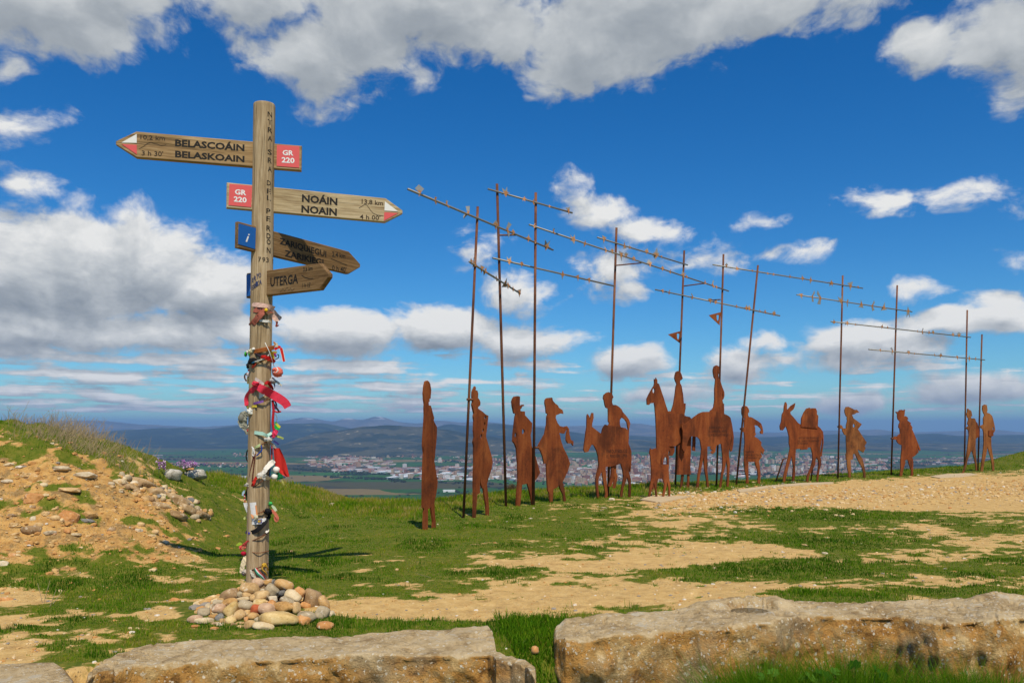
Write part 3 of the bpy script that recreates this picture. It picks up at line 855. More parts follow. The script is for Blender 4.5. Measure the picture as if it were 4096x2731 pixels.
# --- the hooded figure at the head
pl = Plate((1715, 2121), 60); rt = pl.root('steel_figure', 'narrow rust-brown steel figure leading the procession, standing apart nearest the signpost', 'steel figure', G_F)
part(pl, rt, 'body', CA, [(207, 96), (222, 104), (234, 130), (243, 185), (240, 225), (236, 262), (226, 266), (228, 290), (219, 294), (220, 322), (240, 328), (246, 350), (257, 392), (270, 440), (266, 458), (270, 475), (296, 525), (294, 610), (287, 690), (279, 760), (277, 800), (271, 835), (278, 880), (290, 950), (303, 1025), (298, 1080), (285, 1160), (272, 1215), (274, 1290), (284, 1400), (284, 1455), (279, 1468), (258, 1462), (262, 1400), (253, 1330), (246, 1290), (243, 1252), (232, 1270), (213, 1280), (213, 1380), (210, 1485), (195, 1492), (178, 1480), (176, 1400), (180, 1275), (167, 1268), (168, 1100), (172, 900), (178, 760), (170, 700), (172, 640), (178, 560), (186, 420), (184, 350), (186, 310), (180, 275), (176, 215), (182, 150), (192, 105)])
# --- peaked hat
pl = Plate((1925, 2062), 54); rt = pl.root('steel_figure', 'steel figure with a peaked hat and round holes along its shoulder', 'steel figure', G_F)
part(pl, rt, 'body', CA, [(647, 148), (655, 160), (653, 185), (668, 188), (677, 215), (674, 255), (690, 275), (697, 300), (694, 325), (678, 338), (673, 352), (720, 385), (745, 408), (770, 420), (762, 500), (748, 610), (770, 690), (800, 790), (810, 850), (800, 910), (770, 1000), (757, 1050), (768, 1150), (777, 1290), (773, 1318), (757, 1310), (750, 1250), (735, 1160), (725, 1090), (713, 1088), (700, 1040), (690, 960), (692, 1060), (693, 1130), (668, 1146), (660, 1250), (652, 1345), (633, 1350), (636, 1160), (635, 1000), (640, 850), (638, 700), (632, 660), (642, 620), (636, 560), (640, 470), (634, 430), (640, 400), (628, 350), (622, 320), (628, 290), (622, 240), (624, 200), (636, 170)],
     [ell(742, 440, 8, 20), ell(736, 497, 7, 20), ell(723, 560, 8, 24), ell(705, 612, 9, 26)])
tube('hand_bracket', [(pl.at(*CA((580, 270)))[0], .01, pl.at(*CA((580, 270)))[1]), (pl.at(*CA((628, 272)))[0], .01, pl.at(*CA((628, 272)))[1])], .02, rust_pole, rt, 6)
# --- cloaked figure with a ribbon
pl = Plate((2090, 2025), 46); rt = pl.root('steel_figure', 'cloaked steel figure with two holes and a curl at the nape, behind a tall pole', 'steel figure', G_F)
part(pl, rt, 'body', CA, [(1010, 243), (1045, 238), (1062, 245), (1060, 310), (1062, 330), (1075, 325), (1080, 318), (1095, 317), (1102, 328), (1082, 335), (1075, 352), (1065, 362), (1068, 378), (1106, 380), (1108, 415), (1140, 450), (1175, 490), (1168, 560), (1160, 600), (1170, 700), (1200, 780), (1248, 945), (1215, 1000), (1190, 1030), (1192, 1100), (1197, 1240), (1178, 1240), (1160, 1160), (1145, 1100), (1130, 1045), (1082, 1055), (1075, 1130), (1060, 1250), (1030, 1262), (1032, 1150), (1045, 1000), (1040, 850), (1030, 720), (1015, 680), (996, 655), (1000, 590), (1010, 500), (1018, 430), (1025, 405), (1005, 395), (1000, 370), (992, 330), (988, 290), (997, 260)],
     [ell(1092, 567, 13, 26), ell(1022, 600, 9, 25)])
# --- woman with a streaming scarf
pl = Plate((2232, 2008), 40); rt = pl.root('steel_figure', 'steel figure of a woman in a wide skirt with hair and scarf streaming back', 'steel figure', G_F)
part(pl, rt, 'body', CA, [(1295, 275), (1310, 257), (1358, 252), (1365, 280), (1385, 305), (1412, 325), (1420, 345), (1455, 368), (1462, 402), (1440, 398), (1395, 415), (1390, 440), (1410, 490), (1430, 515), (1465, 525), (1495, 515), (1513, 540), (1518, 590), (1530, 640), (1555, 655), (1552, 697), (1540, 675), (1505, 675), (1488, 645), (1490, 600), (1500, 545), (1494, 535), (1470, 585), (1425, 578), (1440, 650), (1460, 710), (1500, 790), (1524, 860), (1500, 940), (1470, 1000), (1455, 1030), (1470, 1090), (1492, 1190), (1480, 1215), (1465, 1205), (1460, 1150), (1435, 1095), (1422, 1055), (1412, 1075), (1370, 1100), (1365, 1180), (1360, 1225), (1340, 1235), (1330, 1130), (1318, 1110), (1310, 1000), (1305, 860), (1285, 862), (1270, 790), (1248, 735), (1228, 720), (1235, 685), (1290, 590), (1308, 500), (1310, 430), (1320, 405), (1305, 395), (1300, 340), (1292, 305)])
tube('hand_bracket', [(pl.at(*CA((1192, 714)))[0], .01, pl.at(*CA((1192, 714)))[1]), (pl.at(*CA((1235, 714)))[0], .01, pl.at(*CA((1235, 714)))[1])], .022, rust_pole, rt, 6)
# --- rider on the donkey
pl = Plate((2440, 1992), 30); rt = pl.root('steel_donkey', 'steel donkey with long ears carrying a rider whose legs dangle, lettered on its flank', 'steel donkey', G_F)
part(pl, rt, 'body', CB, [(133, 562), (150, 585), (158, 630), (165, 590), (178, 550), (193, 552), (196, 600), (182, 660), (178, 695), (230, 735), (278, 770), (290, 715), (305, 690), (320, 672), (345, 685), (420, 690), (480, 700), (500, 703), (530, 710), (555, 735), (565, 800), (560, 870), (575, 905), (590, 950), (592, 1030), (590, 1100), (580, 1168), (574, 1165), (578, 1060), (570, 1110), (565, 1170), (585, 1240), (588, 1330), (580, 1425), (562, 1432), (566, 1340), (565, 1280), (545, 1220), (535, 1260), (510, 1330), (490, 1420), (468, 1428), (490, 1330), (510, 1220), (500, 1150), (480, 1080), (440, 1095), (380, 1110), (320, 1115), (325, 1200), (335, 1300), (345, 1400), (333, 1460), (312, 1465), (320, 1400), (305, 1300), (290, 1220), (285, 1160), (265, 1190), (245, 1240), (245, 1330), (260, 1430), (240, 1435), (222, 1350), (218, 1240), (235, 1160), (250, 1100), (243, 1000), (225, 940), (200, 890), (178, 878), (160, 910), (140, 955), (105, 963), (92, 935), (105, 840), (115, 750), (125, 700), (125, 640), (127, 580)])
part(pl, rt, 'rider', CB, [(340, 340), (362, 332), (385, 340), (405, 365), (413, 390), (405, 395), (398, 430), (402, 455), (408, 467), (440, 468), (470, 485), (500, 515), (510, 540), (545, 580), (575, 620), (588, 660), (582, 700), (577, 720), (570, 885), (563, 885), (568, 720), (563, 700), (555, 650), (530, 615), (500, 597), (480, 625), (480, 670), (490, 700), (500, 760), (360, 760), (355, 690), (372, 660), (360, 640), (360, 560), (358, 505), (335, 495), (325, 470), (316, 420), (308, 400), (312, 365)], y0=.0285)
part(pl, rt, 'leg', CB, [(385, 1060), (415, 1060), (420, 1180), (410, 1260), (385, 1325), (360, 1318), (375, 1270), (390, 1180)], y0=.023, ground=False)
part(pl, rt, 'leg', CB, [(420, 1060), (447, 1060), (448, 1170), (462, 1220), (440, 1340), (413, 1338), (430, 1240), (420, 1170)], y0=.046, ground=False)
write([('PARQUE EOLICO', (330, 970), (545, 962), 36), ('EL PERDON - 1996', (330, 1021), (545, 1012), 33)], pl.at, CB, engr, rt)
# --- the horse walking behind the dog
pl = Plate((2690, 1958), 27); rt = pl.root('steel_horse', 'tall steel horse with an eye hole and upright head, with rider, behind the dog', 'steel horse', G_F)
part(pl, rt, 'body', CB, [(830, 195), (832, 240), (828, 265), (800, 310), (770, 365), (752, 405), (755, 465), (775, 468), (790, 450), (830, 447), (835, 480), (845, 600), (852, 750), (855, 900), (848, 1000), (850, 1060), (858, 1090), (845, 1240), (818, 1330), (808, 1425), (835, 1425), (848, 1330), (872, 1240), (890, 1120), (910, 1085), (925, 1020), (975, 990), (988, 900), (1050, 900), (1060, 890), (1100, 860), (1215, 810), (1240, 700), (1225, 620), (1200, 592), (1160, 585), (1120, 560), (1000, 560), (980, 550), (955, 480), (930, 400), (900, 310), (880, 250), (862, 240), (862, 210), (848, 182), (842, 212)], [ell(823, 320, 12, 27)])
part(pl, rt, 'rider', CB, [(1055, 160), (1065, 125), (1085, 112), (1110, 118), (1125, 150), (1136, 190), (1125, 205), (1108, 212), (1108, 235), (1125, 270), (1140, 360), (1148, 450), (1147, 500), (1158, 450), (1167, 450), (1166, 500), (1155, 570), (1162, 600), (1165, 690), (985, 690), (985, 540), (1000, 530), (1015, 540), (1040, 460), (1055, 370), (1065, 280), (1075, 250), (1060, 215), (1052, 190)], y0=.0285)
part(pl, rt, 'raised_leg', CB, [(985, 890), (1020, 895), (1050, 905), (1048, 960), (1025, 1000), (990, 998), (1000, 965)], y0=.023, ground=False)
part(pl, rt, 'hind_cloth', CB, [(1085, 800), (1225, 790), (1222, 960), (1215, 1100), (1222, 1195), (1078, 1197), (1085, 1050)], y0=.03, ground=False)
part(pl, rt, 'leg', CB, [(1140, 1150), (1162, 1150), (1150, 1260), (1130, 1345), (1113, 1345), (1125, 1280)], y0=.053)
part(pl, rt, 'leg', CB, [(1195, 1150), (1218, 1150), (1212, 1300), (1203, 1335), (1183, 1335), (1195, 1260)], y0=.053)
part(pl, rt, 'tail', CB, [(1238, 700), (1272, 795), (1268, 950), (1240, 945), (1245, 800), (1215, 700)], y0=.03, ground=False)
# --- the horse with a lowered head
pl = Plate((2855, 1953), 25); rt = pl.root('steel_horse', 'steel horse with lowered head and hanging tail, lettered in three lines, with rider', 'steel horse', G_F)
part(pl, rt, 'body', CB, [(1120, 655), (1135, 650), (1140, 670), (1160, 660), (1200, 630), (1250, 590), (1300, 555), (1340, 540), (1410, 538), (1425, 520), (1450, 530), (1560, 560), (1600, 578), (1625, 600), (1640, 660), (1650, 720), (1660, 800), (1655, 880), (1645, 945), (1628, 955), (1620, 925), (1635, 840), (1640, 780), (1625, 850), (1610, 950), (1610, 1000), (1622, 1080), (1615, 1200), (1605, 1340), (1588, 1342), (1592, 1200), (1595, 1110), (1578, 1030), (1575, 1100), (1550, 1200), (1525, 1325), (1508, 1322), (1530, 1200), (1545, 1110), (1545, 1000), (1530, 870), (1480, 890), (1465, 960), (1440, 980), (1420, 965), (1440, 940), (1412, 920), (1430, 905), (1385, 900), (1385, 1000), (1385, 1150), (1405, 1335), (1385, 1348), (1375, 1250), (1355, 1130), (1345, 1010), (1330, 1090), (1305, 1220), (1290, 1340), (1268, 1348), (1285, 1200), (1305, 1090), (1325, 930), (1308, 830), (1285, 805), (1240, 795), (1200, 800), (1180, 850), (1165, 920), (1145, 965), (1120, 920), (1128, 820), (1128, 740), (1115, 690)])
part(pl, rt, 'rider', CB, [(1455, 95), (1465, 65), (1490, 52), (1515, 65), (1520, 130), (1508, 150), (1512, 185), (1530, 215), (1550, 280), (1570, 330), (1573, 370), (1560, 412), (1550, 412), (1558, 370), (1550, 310), (1552, 420), (1558, 450), (1568, 455), (1570, 580), (1560, 660), (1430, 660), (1440, 520), (1460, 490), (1470, 420), (1470, 300), (1480, 200), (1465, 180), (1455, 130)], y0=.0285)
write([('DONDE SE CRUZA', (1403, 716), (1553, 716), 24), ('EL CAMINO DEL VIENTO', (1400, 755), (1590, 753), 24), ('CON EL DE LAS ESTRELLAS', (1398, 793), (1602, 793), 24)], pl.at, CB, engr, rt)
# --- dog
pl = Plate((2635, 1992), 20); rt = pl.root('steel_dog', 'small steel dog with pricked ears and arched tail on the path edge', 'steel dog', G_F)
part(pl, rt, 'body', CB, [(790, 918), (800, 932), (830, 925), (848, 918), (852, 950), (850, 1030), (855, 1060), (880, 1085), (915, 1090), (985, 1090), (980, 1140), (985, 1240), (1000, 1320), (995, 1415), (982, 1415), (980, 1340), (965, 1270), (955, 1330), (925, 1420), (910, 1425), (930, 1340), (935, 1290), (918, 1235), (850, 1240), (852, 1330), (865, 1430), (850, 1437), (840, 1340), (825, 1270), (810, 1330), (775, 1445), (762, 1450), (780, 1350), (800, 1240), (798, 1100), (790, 1000), (780, 965)])
part(pl, rt, 'tail', CB, [(913, 1100), (911, 1030), (930, 990), (965, 978), (991, 1005), (990, 1100), (972, 1100), (974, 1030), (955, 1005), (935, 1040), (931, 1100)], y0=.0285, ground=False)
# --- walker with a swinging arm
pl = Plate((3012, 1936), 22); rt = pl.root('steel_figure', 'steel walker swinging one arm back, lettered across the skirt, beside the leaning pole', 'steel figure', G_F)
part(pl, rt, 'body', CC, [(170, 260), (185, 230), (215, 220), (250, 235), (272, 275), (275, 315), (262, 320), (258, 350), (270, 380), (310, 385), (350, 410), (400, 440), (445, 475), (465, 530), (475, 590), (470, 625), (440, 620), (432, 590), (450, 570), (440, 545), (400, 505), (350, 497), (360, 540), (362, 600), (370, 630), (352, 660), (400, 690), (450, 740), (445, 790), (492, 850), (475, 915), (430, 860), (457, 940), (412, 1010), (425, 1080), (437, 1180), (432, 1325), (395, 1325), (402, 1230), (392, 1130), (365, 1060), (358, 1020), (265, 1020), (265, 1100), (265, 1250), (272, 1340), (225, 1338), (238, 1260), (215, 1150), (205, 1010), (205, 850), (215, 750), (205, 600), (180, 590), (180, 540), (205, 528), (205, 430), (215, 405), (185, 380), (170, 330)])
write([('ENERGIA', (220, 893), (340, 893), 28), ('HIDROELECTRICA', (218, 936), (445, 938), 28), ('DE NAVARRA S.A.', (218, 977), (430, 977), 28)], pl.at, CC, engr, rt)
a, b = pl.at(*CC((150, 552))), pl.at(*CC((188, 555)))
tube('hand_bracket', [(a[0], .01, a[1]), (b[0], .01, b[1])], .025, rust_pole, rt, 6)
# --- pack donkey
pl = Plate((3210, 1928), 20); rt = pl.root('steel_donkey', 'riderless steel donkey with a humped load on its back, propped by thin rods', 'steel donkey', G_F)
part(pl, rt, 'body', CC, [(790, 170), (803, 172), (815, 210), (812, 270), (830, 275), (870, 225), (932, 185), (925, 230), (905, 275), (860, 310), (865, 340), (920, 400), (970, 465), (1005, 485), (1240, 500), (1290, 540), (1325, 590), (1335, 660), (1335, 740), (1320, 860), (1312, 935), (1290, 955), (1300, 990), (1300, 1060), (1275, 1150), (1255, 1305), (1235, 1308), (1245, 1200), (1265, 1080), (1262, 1000), (1228, 950), (1215, 1060), (1180, 1130), (1130, 1220), (1113, 1318), (1088, 1320), (1100, 1220), (1150, 1110), (1180, 1000), (1178, 900), (1155, 812), (1108, 818), (1105, 845), (1012, 850), (1010, 835), (940, 840), (935, 930), (930, 1080), (932, 1200), (910, 1328), (890, 1330), (895, 1200), (905, 1090), (890, 1000), (885, 930), (870, 970), (845, 1060), (810, 1200), (780, 1340), (755, 1342), (765, 1230), (800, 1080), (830, 960), (858, 830), (845, 760), (845, 660), (825, 580), (800, 510), (775, 545), (755, 572), (722, 570), (714, 510), (735, 450), (745, 350), (770, 300), (775, 230)], [[(1310, 700), (1322, 680), (1320, 760), (1300, 880), (1283, 930), (1290, 830)]])
part(pl, rt, 'saddle_load', CC, [(1005, 520), (1008, 485), (1012, 400), (1045, 320), (1085, 262), (1130, 250), (1148, 268), (1165, 255), (1215, 258), (1232, 300), (1232, 345), (1250, 360), (1245, 500), (1240, 545)], y0=-.023, ground=False)
write([('ASOCIACION DE AMIGOS', (975, 695), (1262, 693), 30), ('DEL CAMINO DE SANTIAGO', (960, 738), (1270, 736), 30), ('DE NAVARRA', (960, 772), (1112, 771), 30)], pl.at, CC, engr, rt)
for q in ([(708, 1345), (800, 985), (828, 970)], [(1220, 1320), (1240, 985), (1255, 960)]):
    pts = [pl.at(*CC(p)) for p in q]
    tube('prop_rod', [(a, .05 + .12 * (1 - i / 2), b) for i, (a, b) in enumerate(pts)], .02, rust_pole, rt, 6)
# --- walker in a blown hat
pl = Plate((3417, 1911), 18); rt = pl.root('steel_figure', 'ochre steel walker in a windblown hat and flaring coat, hand on hip', 'steel figure', G_F)
part(pl, rt, 'body', CC, [(1655, 240), (1690, 235), (1780, 280), (1810, 278), (1845, 318), (1800, 325), (1780, 340), (1740, 352), (1755, 380), (1755, 395), (1880, 485), (1825, 555), (1880, 640), (1950, 745), (1920, 800), (1935, 820), (1905, 888), (1820, 840), (1840, 905), (1890, 980), (1910, 1060), (1935, 1180), (1937, 1250), (1905, 1252), (1905, 1180), (1880, 1090), (1840, 1020), (1785, 905), (1755, 910), (1755, 985), (1720, 990), (1725, 1100), (1725, 1255), (1690, 1255), (1690, 1180), (1672, 1090), (1668, 995), (1658, 990), (1655, 920), (1665, 880), (1660, 750), (1658, 640), (1635, 635), (1605, 580), (1605, 555), (1565, 540), (1563, 505), (1585, 495), (1605, 515), (1610, 540), (1660, 545), (1660, 500), (1675, 440), (1670, 400), (1675, 385), (1658, 370), (1640, 320), (1638, 280)], [ell(1768, 507, 17, 27)], mat=rust_ochre)
a, b = pl.at(*CC((1540, 520))), pl.at(*CC((1570, 522)))
tube('hand_bracket', [(a[0], .01, a[1]), (b[0], .01, b[1])], .025, rust_pole, rt, 6)
# --- stooped walker in a cape
pl = Plate((3630, 1904), 15); rt = pl.root('steel_figure', 'stooped steel figure in a feathered hat and cape with a stick behind it', 'steel figure', G_F)
part(pl, rt, 'body', CD, [(750, 288), (790, 290), (800, 268), (830, 262), (862, 275), (868, 258), (875, 265), (870, 330), (862, 352), (880, 347), (905, 358), (922, 388), (908, 392), (912, 410), (955, 440), (948, 455), (978, 505), (968, 520), (1000, 590), (1040, 690), (1085, 800), (1070, 815), (1030, 705), (1057, 820), (1055, 835), (1010, 880), (970, 905), (985, 930), (985, 1060), (987, 1165), (955, 1160), (960, 1080), (935, 1010), (915, 935), (875, 940), (880, 980), (860, 1040), (830, 1165), (800, 1162), (818, 1060), (818, 940), (830, 820), (835, 740), (800, 725), (770, 695), (765, 665), (725, 665), (718, 645), (740, 618), (765, 625), (812, 580), (805, 515), (790, 500), (795, 460), (810, 430), (800, 410), (780, 390), (772, 350), (775, 325)])
a, b = pl.at(*CD((690, 650))), pl.at(*CD((722, 648)))
tube('hand_bracket', [(a[0], .01, a[1]), (b[0], .01, b[1])], .025, rust_pole, rt, 6)
# --- the two hikers with rucksacks
pl = Plate((3868, 1891), 12); rt = pl.root('steel_figure', 'slim steel hiker with a square rucksack between the last two poles', 'steel figure', G_F)
part(pl, rt, 'body', CD, [(1715, 250), (1728, 248), (1735, 262), (1755, 268), (1770, 290), (1778, 350), (1765, 352), (1762, 375), (1815, 380), (1828, 410), (1828, 650), (1822, 760), (1830, 880), (1842, 1020), (1846, 1080), (1828, 1080), (1822, 1010), (1805, 910), (1775, 805), (1750, 850), (1720, 930), (1700, 1020), (1660, 1120), (1640, 1118), (1685, 1000), (1700, 880), (1715, 790), (1735, 600), (1728, 540), (1708, 520), (1712, 490), (1730, 485), (1730, 460), (1715, 465), (1720, 430), (1730, 400), (1730, 378), (1715, 365), (1705, 320), (1715, 290)], mat=rust_ochre)
part(pl, rt, 'rucksack', CD, [(1815, 405), (1830, 415), (1860, 440), (1885, 540), (1885, 625), (1828, 652), (1815, 650)], y0=.0285, ground=False)
a, b = pl.at(*CD((1682, 512))), pl.at(*CD((1712, 510)))
tube('hand_bracket', [(a[0], .01, a[1]), (b[0], .01, b[1])], .025, rust_pole, rt, 6)
pl = Plate((3928, 1886), 12); rt = pl.root('steel_figure', 'last steel hiker of the procession, bareheaded, with a bag at the hip', 'steel figure', G_F)
part(pl, rt, 'body', CD, [(1920, 210), (1945, 192), (1975, 198), (1985, 270), (1975, 300), (2015, 315), (2045, 345), (2060, 390), (2080, 480), (2087, 530), (2080, 555), (2060, 580), (2055, 610), (2035, 630), (2035, 740), (2050, 850), (2075, 980), (2075, 1080), (2053, 1080), (2040, 960), (2020, 880), (1985, 755), (1970, 850), (1940, 980), (1920, 1100), (1890, 1105), (1905, 960), (1925, 830), (1935, 700), (1930, 560), (1922, 525), (1897, 510), (1897, 475), (1930, 460), (1928, 380), (1945, 335), (1930, 305), (1922, 280), (1915, 255)], [ell(2063, 518, 8, 26)], mat=rust_ochre)
part(pl, rt, 'hip_bag', CD, [(1990, 545), (2055, 545), (2055, 610), (2035, 622), (1990, 610)], y0=-.023, ground=False)
a, b = pl.at(*CD((1872, 487))), pl.at(*CD((1900, 486)))
tube('hand_bracket', [(a[0], .01, a[1]), (b[0], .01, b[1])], .025, rust_pole, rt, 6)

# --- tall poles
G_P = 'tall rusty poles carried by the procession'
POLES = [  # top, foot (photo px), radius, label
    ((1911, 827), (1852, 2068), .019, 'leaning rusty pole in front of the peaked-hat figure'),
    ((1988, 736), (2025, 2027), .022, 'tallest rusty pole, standing alone between two figures'),
    ((2143, 771), (2134, 2022), .022, 'tall rusty pole overlapping the cloaked figure'),
    ((2466, 911), (2431, 1985), .022, 'tall rusty pole rising behind the donkey rider'),
    ((2737, 1002), (2700, 1945), .022, 'rusty pole with a pennant behind the upright-headed horse'),
    ((2894, 1017), (2865, 1945), .022, 'rusty pole with a pennant above the second rider'),
    ((3032, 1061), (2942, 1944), .022, 'strongly leaning rusty pole held by the arm-swinging walker'),
    ((3371, 1102), (3351, 1914), .022, 'rusty pole held by the walker in the windblown hat'),
    ((3589, 1141), (3564, 1901), .022, 'rusty pole held by the stooped caped figure'),
    ((3869, 1240), (3857, 1885), .022, 'rusty pole held by the slim hiker'),
    ((3928, 1337), (3911, 1883), .022, 'shortest rusty pole, held by the last hiker'),
]
PY = []
for i, (tp, ft, r, lab) in enumerate(POLES):
    Y = CZ * F / (ft[1] - CY); PY.append(Y)
    a, b = px(*ft, Y), px(*tp, Y)
    o = empty('pole', (a.x, a.y, 0)); tag(o, lab, 'pole', G_P)
    a_ = Vector((0, 0, -.15)) ; b_ = b - Vector((a.x, a.y, 0))
    tube('shaft', [a_, b_], r, rust_pole, o, 10)
    if i in (4, 5):
        tri = [(972, 1195), (1110, 1158), (1100, 1288)] if i == 4 else [(1398, 995), (1525, 962), (1510, 1098)]
        cx_, cy_ = (1077, 1218) if i == 4 else (1491, 1023)
        sh = [(cx_ - 12, cy_ - 32), (cx_ + 13, cy_ - 30), (cx_ + 12, cy_), (cx_ + 8, cy_ + 20), (cx_, cy_ + 34), (cx_ - 8, cy_ + 18), (cx_ - 11, cy_)]
        cvt = lambda p: ((px(*CF(p), Y).x - a.x), px(*CF(p), Y).z)
        cut_plate('pennant', [cvt(p) for p in tri], [[cvt(p) for p in sh]], rust, o, -.01, .02)
    for (pi, s0, s1) in ((1, (1998, 941), (2063, 940)), (3, (2461, 1062), (2564, 1052)), (4, (2736, 1144), (2818, 1133)), (5, (2882, 1198), (2826, 1202))):
        if pi == i:
            nx = {1: 2, 3: 4, 4: 5, 5: 4}[i]
            Y2 = CZ * F / (POLES[nx][1][1] - CY)
            w = abs(s1[0] - s0[0]) / abs(POLES[nx][0][0] - tp[0])
            off = Vector((a.x, a.y, 0))
            tube('strut', [px(*s0, Y) - off, px(*s1, Y + (Y2 - Y) * w) - off], .014, rust_pole, o, 6)

# --- cross bars with cut stars
G_B = 'thin steel bars strung with stars across the poles'
BARS = [  # start px, end px, pole i, pole j, stars (px x, size px)
    ((1632, 757), (2212, 1000), 0, 2, [(CE((x, 0))[0], s / 2.6) for x, s in ((205, 125), (365, 80), (490, 80), (710, 140), (1003, 100), (1118, 150), (1180, 70), (1340, 90), (1410, 40), (1530, 130))], 'lowest-ended long star bar, nearest the signpost, over the first three poles'),
    ((1951, 756), (2290, 852), 1, 2, [(CE((x, 0))[0], s / 2.6) for x, s in ((1105, 125), (1297, 70), (1390, 60), (1563, 40), (1762, 85))], 'highest star bar, crossing the tops of the two tallest poles'),
    ((1878, 1047), (2081, 1174), 0, 1, [(CE((x, 0))[0], s / 2.6) for x, s in ((745, 75), (778, 100), (855, 85), (888, 95), (1017, 60), (1100, 110), (1127, 85), (1180, 60), (1247, 90))], 'short steep star bar low on the first two poles'),
    ((1971, 1032), (2457, 1144), 1, 3, [(CE((x, 0))[0], s / 2.6) for x, s in ((1140, 110), (1270, 60), (1700, 95), (1857, 70), (1975, 65))], 'star bar running from the lone tall pole down to the donkey rider pole'),
    ((2117, 899), (2914, 1164), 2, 5, [(CE((x, 0))[0], s / 2.6) for x, s in ((1400, 50), (1603, 65), (1808, 120), (1932, 80))] + [(CF((x, 0))[0], s / 2.6) for x, s in ((325, 65), (390, 60), (480, 105), (530, 60), (612, 75), (782, 90), (912, 60), (990, 50), (1130, 85), (1165, 50), (1357, 55), (1437, 80), (1475, 50))], 'longest star bar, crossing four poles above the riders'),
    ((2390, 950), (2750, 1060), 3, 4, [(CF((x, 0))[0], s / 2.6) for x, s in ((300, 90), (515, 80), (570, 50), (748, 65), (845, 120), (903, 35))], 'star bar above the donkey rider ending at the first pennant pole'),
    ((2620, 1158), (3120, 1263), 4, 6, [(CF((x, 0))[0], s / 2.6) for x, s in ((915, 55), (980, 55), (1228, 65), (1410, 65), (1467, 65), (1687, 45), (1790, 70), (1818, 65), (1933, 35), (1985, 55), (2078, 60))], 'star bar just above the two pennants'),
    ((2852, 1059), (3451, 1153), 5, 7, [(CF((x, 0))[0], s / 2.6) for x, s in ((1582, 50), (1690, 60), (1850, 30), (2010, 35), (2072, 40), (2245, 35))] + [(CG((x, 0))[0], s / 2.36) for x, s in ((140, 35), (258, 65), (335, 75), (530, 75), (710, 90), (783, 30))], 'long star bar from the second pennant pole to the hat walker pole'),
    ((3187, 1179), (3648, 1247), 7, 8, [(CG((x, 0))[0], s / 2.36) for x, s in ((243, 65), (350, 115), (425, 130), (620, 95), (678, 70), (813, 80), (915, 95), (1025, 85), (1255, 120))], 'star bar with the largest plates, above the pack donkey'),
    ((3324, 1286), (3883, 1349), 7, 9, [(CG((x, 0))[0], s / 2.36) for x, s in ((555, 45), (678, 60), (758, 25), (1008, 50), (1060, 30), (1342, 25), (1387, 60), (1452, 45), (1492, 45), (1678, 45), (1735, 55))], 'star bar reaching from the hat walker pole to the hikers'),
    ((3475, 1397), (3939, 1439), 8, 10, [(CG((x, 0))[0], s / 2.36) for x, s in ((993, 35), (1110, 70), (1260, 45), (1315, 20), (1505, 40), (1562, 55), (1718, 45), (1832, 65), (1888, 35))], 'lowest star bar, over the stooped figure and the two hikers'),
]
SHAPES = [
    [(0, .55), (.16, .05), (.06, -.12), (.0, -.5), (-.08, -.1), (-.2, .12)],
    [(.05, .6), (.22, .2), (.05, -.02), (.02, -.45), (-.07, -.02), (-.2, .3)],
    [(0, .5), (.07, .1), (.22, .05), (.08, -.08), (.03, -.5), (-.06, -.1), (-.2, -.05), (-.08, .1)],
    [(.12, .55), (.16, .3), (.04, 0), (.16, -.42), (.0, -.5), (-.05, 0)],
    [(-.15, .4), (.2, .25), (.07, .0), (.02, -.6), (-.08, .0)],
    [(0, .45), (.08, .12), (.2, .2), (.1, 0), (.14, -.4), (.0, -.15), (-.1, -.45), (-.08, 0), (-.2, .1), (-.08, .12)],
]
sr = random.Random(3)
for (p0, p1, i, j, stars, lab) in BARS:
    xi = POLES[i][0][0] + (POLES[i][1][0] - POLES[i][0][0]) * ((p0[1] + p1[1]) / 2 - POLES[i][0][1]) / (POLES[i][1][1] - POLES[i][0][1])
    xj = POLES[j][0][0] + (POLES[j][1][0] - POLES[j][0][0]) * ((p0[1] + p1[1]) / 2 - POLES[j][0][1]) / (POLES[j][1][1] - POLES[j][0][1])
    def Yat(x):
        t = (x - xi) / (xj - xi)
        return 1.0 / (1 / PY[i] + (1 / PY[j] - 1 / PY[i]) * t) - .04
    A, B = px(*p0, Yat(p0[0])), px(*p1, Yat(p1[0]))
    rt = empty('star_bar', A); tag(rt, lab, 'star bar', G_B)
    tube('tube', [Vector((0, 0, 0)), B - A], .0155, galv_bar, rt, 8)
    for (sx, size) in stars:
        t = (sx - p0[0]) / (p1[0] - p0[0])
        Y = Yat(sx)
        P_ = px(sx, p0[1] + (p1[1] - p0[1]) * t, Y)
        hgt = size / F * Y * 1.0
        shp = SHAPES[sr.randrange(len(SHAPES))]
        fl = sr.choice((-1, 1)); fz = sr.choice((1, 1, -1)); off = sr.uniform(-.12, .18)
        pts = [(a * fl * hgt * 1.9, (b * fz + off) * hgt) for a, b in shp]
        s = cut_plate('star', pts, [], galv, rt, -.004, .006)
        s.location = P_ - A + Vector((0, -.018, 0))
        s.rotation_euler = (sr.uniform(-.15, .15), sr.uniform(-.25, .25), R(18) + sr.uniform(-.45, .45))
